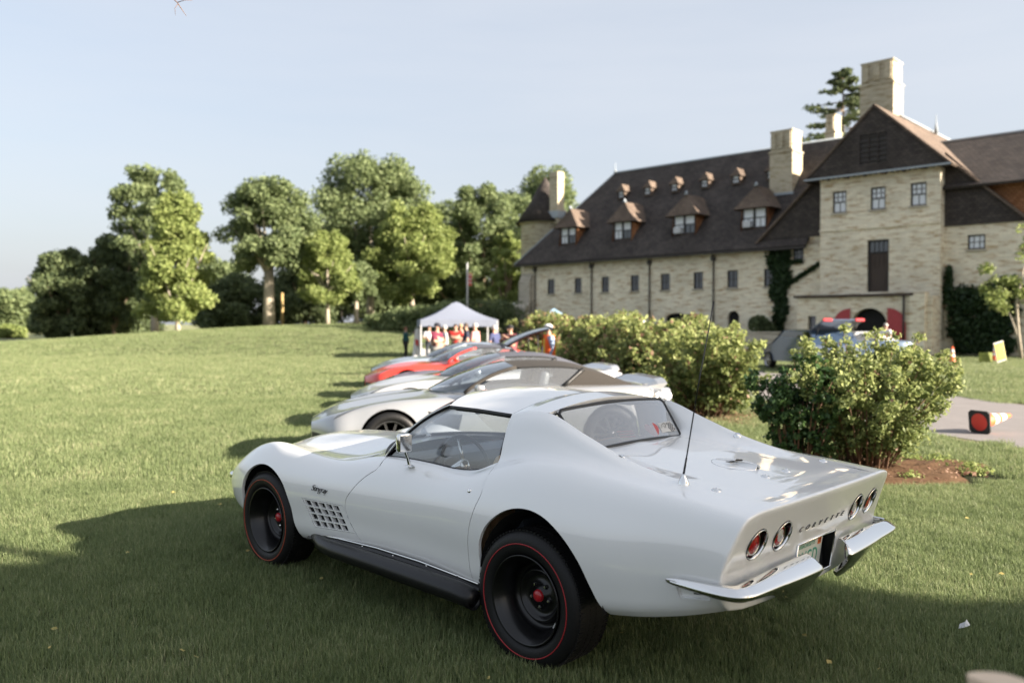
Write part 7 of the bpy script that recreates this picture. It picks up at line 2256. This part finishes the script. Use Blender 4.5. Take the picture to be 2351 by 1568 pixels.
# posts and signs by the trees
q = at(784, 746, 76)
sp = empty('road_sign', (q.x, q.y, gz(q.x, q.y))); tag(sp, 'pale pink octagonal road sign on a dark post by the small green tree', 'sign')
MB().tube([(0, 0, 0), (0, 0, 2.5)], .06, 8).build('post', M['iron'], sp)
MB().lathe([(0, .02), (.40, .02), (.40, 0), (0, 0)], 8, M=Matrix.Translation((0, -.08, 2.25)) @ Matrix.Rotation(R(90), 4, 'X') @ Matrix.Rotation(R(22.5), 4, 'Z'), smooth=False).build('sign_plate', pmat('faded_sign', (.72, .36, .28), .5), sp)
q = at(648, 750, 80)
yp = empty('wooden_post', (q.x, q.y, gz(q.x, q.y))); tag(yp, 'sunlit yellow post beside the thick pale trunk', 'post')
MB().tube([(0, 0, 0), (0, 0, 3.2)], [.16, .13], 8).build('post', pmat('yellow_post', (.36, .26, .11), .8), yp)
q = at(1073, 690, 66)
fp = empty('flagpole', (q.x, q.y, gz(q.x, q.y))); tag(fp, 'white flagpole with a small limp red and white flag left of the building', 'flagpole')
MB().tube([(0, 0, 0), (0, 0, 5.35)], [.06, .05], 8).lathe([(0, 5.45), (.07, 5.4), (0, 5.34)], 8).build('pole', M['white_metal'], fp)
fl = MB(); vs = []
for i in range(8):
    for j in range(4): vs.append((.06 + j * .10 + .02 * math.sin(i), .03 * math.sin(j * 2 + i), 4.6 - i * .14))
fl.add(vs, [(i * 4 + j, i * 4 + j + 1, (i + 1) * 4 + j + 1, (i + 1) * 4 + j) for i in range(7) for j in range(3)], smooth=True)
fl.build('flag', pmat('flag_red', (.50, .10, .08), .8), fp)
fl = MB()
for i in (1, 3, 5): fl.add([(.06, -.045, 4.6 - i * .14), (.36, -.045, 4.6 - i * .14), (.36, -.045, 4.53 - i * .14), (.06, -.045, 4.53 - i * .14)], [(0, 1, 2, 3)])
fl.build('flag_stripe', M['white_metal'], fp)
# crumpled paper on the grass at the lower right
q = at(2213, 1460, 4.55)
pp_ = MB(); r_ = random.Random(4)
vs = [(-.030, 0, .01), (-.012, .02, .03), (.012, .008, .045), (.028, .025, .052), (.020, -.01, .028), (-.005, -.012, .02), (.034, .0, .03)]
pp_.add(vs, [(0, 1, 5), (1, 2, 5), (2, 4, 5), (2, 3, 4), (3, 6, 4)])
o = pp_.build('paper_scrap', M['white_metal'], loc=(q.x, q.y, .035)); tag(o, 'crumpled scrap of white paper lying in the grass', 'litter')
# rounded end of a pale wooden arm reaching in at the lower right corner
q0 = at(2242, 1540, 1.55); q1 = at(2420, 1600, 1.36)
arm = empty('wooden_chair', (q0.x + .35, q0.y - .25, 0), 0); tag(arm, 'pale wooden armrest with a rounded end in the lower right corner', 'chair')
ax_ = (q1 - q0).normalized(); ay_ = Vector((0, 0, 1)).cross(ax_).normalized(); az_ = ax_.cross(ay_)
ol = []
Rw = .040
for t in np.linspace(PI / 2, 3 * PI / 2, 13): ol.append((Rw + Rw * .9 * math.cos(t), Rw * math.sin(t)))
ol += [(.62, -Rw * 1.05), (.62, Rw * 1.05)]
base_ = Vector(arm.location)
vs = [q0 - base_ + ax_ * a + ay_ * b + az_ * c for c in (.0, -.026) for a, b in ol]; n_ = len(ol)
mb = MB(); mb.add(vs, [tuple(range(n_)), tuple(range(n_, 2 * n_))[::-1]] + [(i, (i + 1) % n_, (i + 1) % n_ + n_, i + n_) for i in range(n_)])
M['pale_wood'] = pmat('pale_wood', (.80, .62, .46), .45, noise=.12, nscale=5, coat=.3)
M['brown_wood'] = pmat('brown_wood', (.16, .07, .03), .5, noise=.2, nscale=6)
o = mb.build('armrest', M['pale_wood'], arm)
for b_, g_ in ((o.data, None),):
    pass
e1 = q0 - base_ + ax_ * .42 - az_ * .03
MB().tube([e1, Vector((e1.x + .02, e1.y, 0))], .022, 8).build('leg', M['brown_wood'], arm)
e2 = q0 - base_ + ax_ * .60 - az_ * .02
MB().tube([e2 + Vector((0, 0, .25)), Vector((e2.x + .1, e2.y, 0))], .022, 8).build('back_post', M['brown_wood'], arm)
# bare twig hanging into the top of the picture
q = at(395, -30, 7.0)
tw = MB()
def tp(u, v): return at(u, v, 7.0)
tw.tube([tp(330, -60), tp(392, -8), tp(408, 8), tp(417, 22), tp(428, 38)], [.006, .005, .004, .003, .0015], 5).tube([tp(408, 6), tp(424, 1), tp(442, 2)], [.0035, .0025, .001], 5).tube([tp(409, 9), tp(401, 20), tp(403, 36)], [.003, .002, .001], 5)
o = tw.build('bare_twig', M['twig']); tag(o, 'thin bare twig hanging in at the top edge of the sky', 'twig')
# ------------------------------------------------------------------ grass blades on the near lawn
def grassmat(name, c1, c2, c3):
    m = bpy.data.materials.new(name); m.use_nodes = True
    t = m.node_tree; t.nodes.clear()
    out = t.nodes.new('ShaderNodeOutputMaterial')
    oi = t.nodes.new('ShaderNodeObjectInfo')
    at_ = t.nodes.new('ShaderNodeAttribute'); at_.attribute_name = 'tone'
    rp_ = t.nodes.new('ShaderNodeValToRGB'); e = rp_.color_ramp.elements
    e[0].position = 0; e[0].color = (*c1, 1); e[1].position = 1; e[1].color = (*c3, 1); k = e.new(.62); k.color = (*c2, 1)
    ad = t.nodes.new('ShaderNodeMath'); ad.operation = 'MULTIPLY_ADD'; ad.inputs[1].default_value = .45
    mu = t.nodes.new('ShaderNodeMath'); mu.operation = 'MULTIPLY'; mu.inputs[1].default_value = .55
    # patches of lusher and drier turf across the lawn
    ns = t.nodes.new('ShaderNodeTexNoise'); ns.inputs['Scale'].default_value = .9; ns.inputs['Detail'].default_value = 4; ns.inputs['Roughness'].default_value = .6
    t.links.new(oi.outputs['Location'], ns.inputs['Vector'])
    nr = t.nodes.new('ShaderNodeMapRange'); nr.inputs['From Min'].default_value = .32; nr.inputs['From Max'].default_value = .68
    t.links.new(ns.outputs['Fac'], nr.inputs['Value'])
    av = t.nodes.new('ShaderNodeMath'); av.operation = 'MULTIPLY_ADD'; av.inputs[1].default_value = .45
    hm = t.nodes.new('ShaderNodeMath'); hm.operation = 'MULTIPLY'; hm.inputs[1].default_value = .55
    t.links.new(nr.outputs['Result'], hm.inputs[0]); t.links.new(oi.outputs['Random'], av.inputs[0]); t.links.new(hm.outputs[0], av.inputs[2])
    t.links.new(av.outputs[0], ad.inputs[0]); t.links.new(at_.outputs['Fac'], mu.inputs[0]); t.links.new(mu.outputs[0], ad.inputs[2]); t.links.new(ad.outputs[0], rp_.inputs['Fac'])
    d = t.nodes.new('ShaderNodeBsdfPrincipled'); d.inputs['Roughness'].default_value = .5; d.inputs['Specular IOR Level'].default_value = .3
    tr = t.nodes.new('ShaderNodeBsdfTranslucent'); mi = t.nodes.new('ShaderNodeMixShader'); mi.inputs[0].default_value = .42
    t.links.new(rp_.outputs[0], d.inputs['Base Color']); t.links.new(rp_.outputs[0], tr.inputs['Color'])
    t.links.new(d.outputs[0], mi.inputs[1]); t.links.new(tr.outputs[0], mi.inputs[2]); t.links.new(mi.outputs[0], out.inputs['Surface'])
    return m
M['grass'] = grassmat('grass_blade', (.058, .095, .030), (.232, .285, .128), (.50, .47, .29))
def tuft(seed, n, rad, hgt, wid):
    r = np.random.default_rng(seed)
    V = []; F = []; tone = []
    for i in range(n):
        a = r.uniform(0, 2 * PI); q = rad * r.random() ** .5; x, y = q * math.cos(a), q * math.sin(a)
        h = hgt * r.uniform(.5, 1.15); le = r.uniform(0, 2 * PI); bend = h * r.uniform(.06, .6)
        d = np.array([math.cos(le), math.sin(le)]); s_ = np.array([-d[1], d[0]]) * wid * r.uniform(.6, 1.2)
        tn_ = float(np.clip(r.normal(.45, .25) + (.5 if r.random() < .07 else 0), 0, 1))
        b = len(V)
        V += [(x - s_[0], y - s_[1], -.01), (x + s_[0], y + s_[1], -.01),
              (x + d[0] * bend * .35 + s_[0] * .8, y + d[1] * bend * .35 + s_[1] * .8, h * .6), (x + d[0] * bend * .35 - s_[0] * .8, y + d[1] * bend * .35 - s_[1] * .8, h * .6),
              (x + d[0] * bend, y + d[1] * bend, h * (1 - .25 * bend / h))]
        F += [(b, b + 1, b + 2, b + 3), (b + 3, b + 2, b + 4)]; tone += [tn_] * 5
    me = bpy.data.meshes.new('grass_tuft'); me.from_pydata(V, [], F); me.update()
    at_ = me.attributes.new('tone', 'FLOAT', 'POINT'); at_.data.foreach_set('value', np.array(tone, np.float32))
    me.materials.append(M['grass'])
    return bpy.data.objects.new('grass_tuft', me)

def grass_field(name, region, density, tufts, seed, smin, smax, avoid=None):
    """one object: a sheet over the lawn that carries tufts by geometry nodes"""
    vs = [(x, y, gz(x, y) + .002) for x, y in region[0]]
    me = bpy.data.meshes.new(name); me.from_pydata(vs, [], region[1]); me.update()
    o = bpy.data.objects.new(name, me); col.objects.link(o); tag(o, kind='stuff')
    ng = bpy.data.node_groups.new(name, 'GeometryNodeTree')
    ng.interface.new_socket('Geometry', in_out='INPUT', socket_type='NodeSocketGeometry'); ng.interface.new_socket('Geometry', in_out='OUTPUT', socket_type='NodeSocketGeometry')
    gi = ng.nodes.new('NodeGroupInput'); go = ng.nodes.new('NodeGroupOutput')
    ds_ = ng.nodes.new('GeometryNodeDistributePointsOnFaces'); ds_.inputs['Density'].default_value = density; ds_.inputs['Seed'].default_value = seed
    ng.links.new(gi.outputs[0], ds_.inputs['Mesh'])
    jo = ng.nodes.new('GeometryNodeGeometryToInstance')
    for tf_ in tufts:
        ob = ng.nodes.new('GeometryNodeObjectInfo'); ob.inputs['Object'].default_value = tf_; ob.inputs['As Instance'].default_value = True
        ng.links.new(ob.outputs['Geometry'], jo.inputs[0])
    ip = ng.nodes.new('GeometryNodeInstanceOnPoints'); ip.inputs['Pick Instance'].default_value = True
    # each object comes as its own instance: join them instead
    ng.nodes.remove(jo)
    jn = ng.nodes.new('GeometryNodeJoinGeometry')
    for nd in [n_ for n_ in ng.nodes if n_.bl_idname == 'GeometryNodeObjectInfo']: ng.links.new(nd.outputs['Geometry'], jn.inputs[0])
    ng.links.new(jn.outputs[0], ip.inputs['Instance']); ng.links.new(ds_.outputs['Points'], ip.inputs['Points'])
    rv = ng.nodes.new('FunctionNodeRandomValue'); rv.data_type = 'FLOAT_VECTOR'; rv.inputs['Min'].default_value = (-.12, -.12, 0); rv.inputs['Max'].default_value = (.12, .12, 6.283)
    ng.links.new(rv.outputs[0], ip.inputs['Rotation'])
    rs_ = ng.nodes.new('FunctionNodeRandomValue'); rs_.data_type = 'FLOAT'; rs_.inputs[2].default_value = smin; rs_.inputs[3].default_value = smax
    ng.links.new(rs_.outputs[1], ip.inputs['Scale'])
    ng.links.new(ip.outputs['Instances'], go.inputs[0])
    md = o.modifiers.new('grass', 'NODES'); md.node_group = ng
    return o
def field(y0, y1, step, skip):
    """grid cells inside the camera's ground view, less what skip(x, y) covers"""
    V = {}; vl = []; F = []
    def vid(i, j):
        if (i, j) not in V: V[(i, j)] = len(vl); vl.append((i * step, j * step))
        return V[(i, j)]
    for j in range(int(y0 / step), int(y1 / step)):
        ym = (j + .5) * step; hw = min(ym * .74 + 2.6, ym * .66 + 6)
        for i in range(int(-hw / step) - 1, int(hw / step) + 1):
            if not skip((i + .5) * step, ym): F.append((vid(i, j), vid(i + 1, j), vid(i + 1, j + 1), vid(i, j + 1)))
    return vl, F
def off_lawn(x, y):
    xl = float(np.interp(y, [p[1] for p in nearL], [p[0] for p in nearL])); xr = float(np.interp(y, [p[1] for p in farR], [p[0] for p in farR]))
    if xl - .12 < x < xr + .05: return True
    if ((x - 4.35) / 1.35) ** 2 + ((y - 9.75) / 1.05) ** 2 < 1: return True
    return False
tufts = [tuft(100 + k, 34, .07, .056, .0015) for k in range(6)]
grass_field('lawn_grass', field(2.4, 9.0, .25, off_lawn), 640, tufts, 1, .7, 1.35)
tufts2 = [tuft(200 + k, 28, .13, .068, .0028) for k in range(5)]
grass_field('lawn_grass', field(9.0, 20.0, .5, off_lawn), 170, tufts2, 2, .7, 1.3)
tufts3 = [tuft(300 + k, 28, .26, .07, .006) for k in range(4)]
grass_field('lawn_grass', field(20.0, 44.0, 1.0, off_lawn), 34, tufts3, 3, .7, 1.3)
tufts4 = [tuft(400 + k, 30, .42, .075, .011) for k in range(4)]
grass_field('lawn_grass', field(44.0, 74.0, 2.0, off_lawn), 11, tufts4, 4, .7, 1.3)
# a few fallen leaves and dandelion heads
r_ = random.Random(21)
mbl = MB()
for k in range(46):
    yy = r_.uniform(3.2, 9); xx = r_.uniform(-.6, .6) * yy
    if off_lawn(xx, yy): continue
    a = r_.uniform(0, 6.3); s_ = r_.uniform(.012, .026); z_ = .045
    mbl.add([(xx + math.cos(a) * s_, yy + math.sin(a) * s_, z_), (xx - math.sin(a) * s_ * .6, yy + math.cos(a) * s_ * .6, z_ + .008), (xx - math.cos(a) * s_, yy - math.sin(a) * s_, z_), (xx + math.sin(a) * s_ * .6, yy - math.cos(a) * s_ * .6, z_ - .004)], [(0, 1, 2), (0, 2, 3)])
o = mbl.build('fallen_leaves', pmat('fallen_leaf', (.42, .33, .10), .7, noise=.3, nscale=3)); tag(o, kind='stuff')
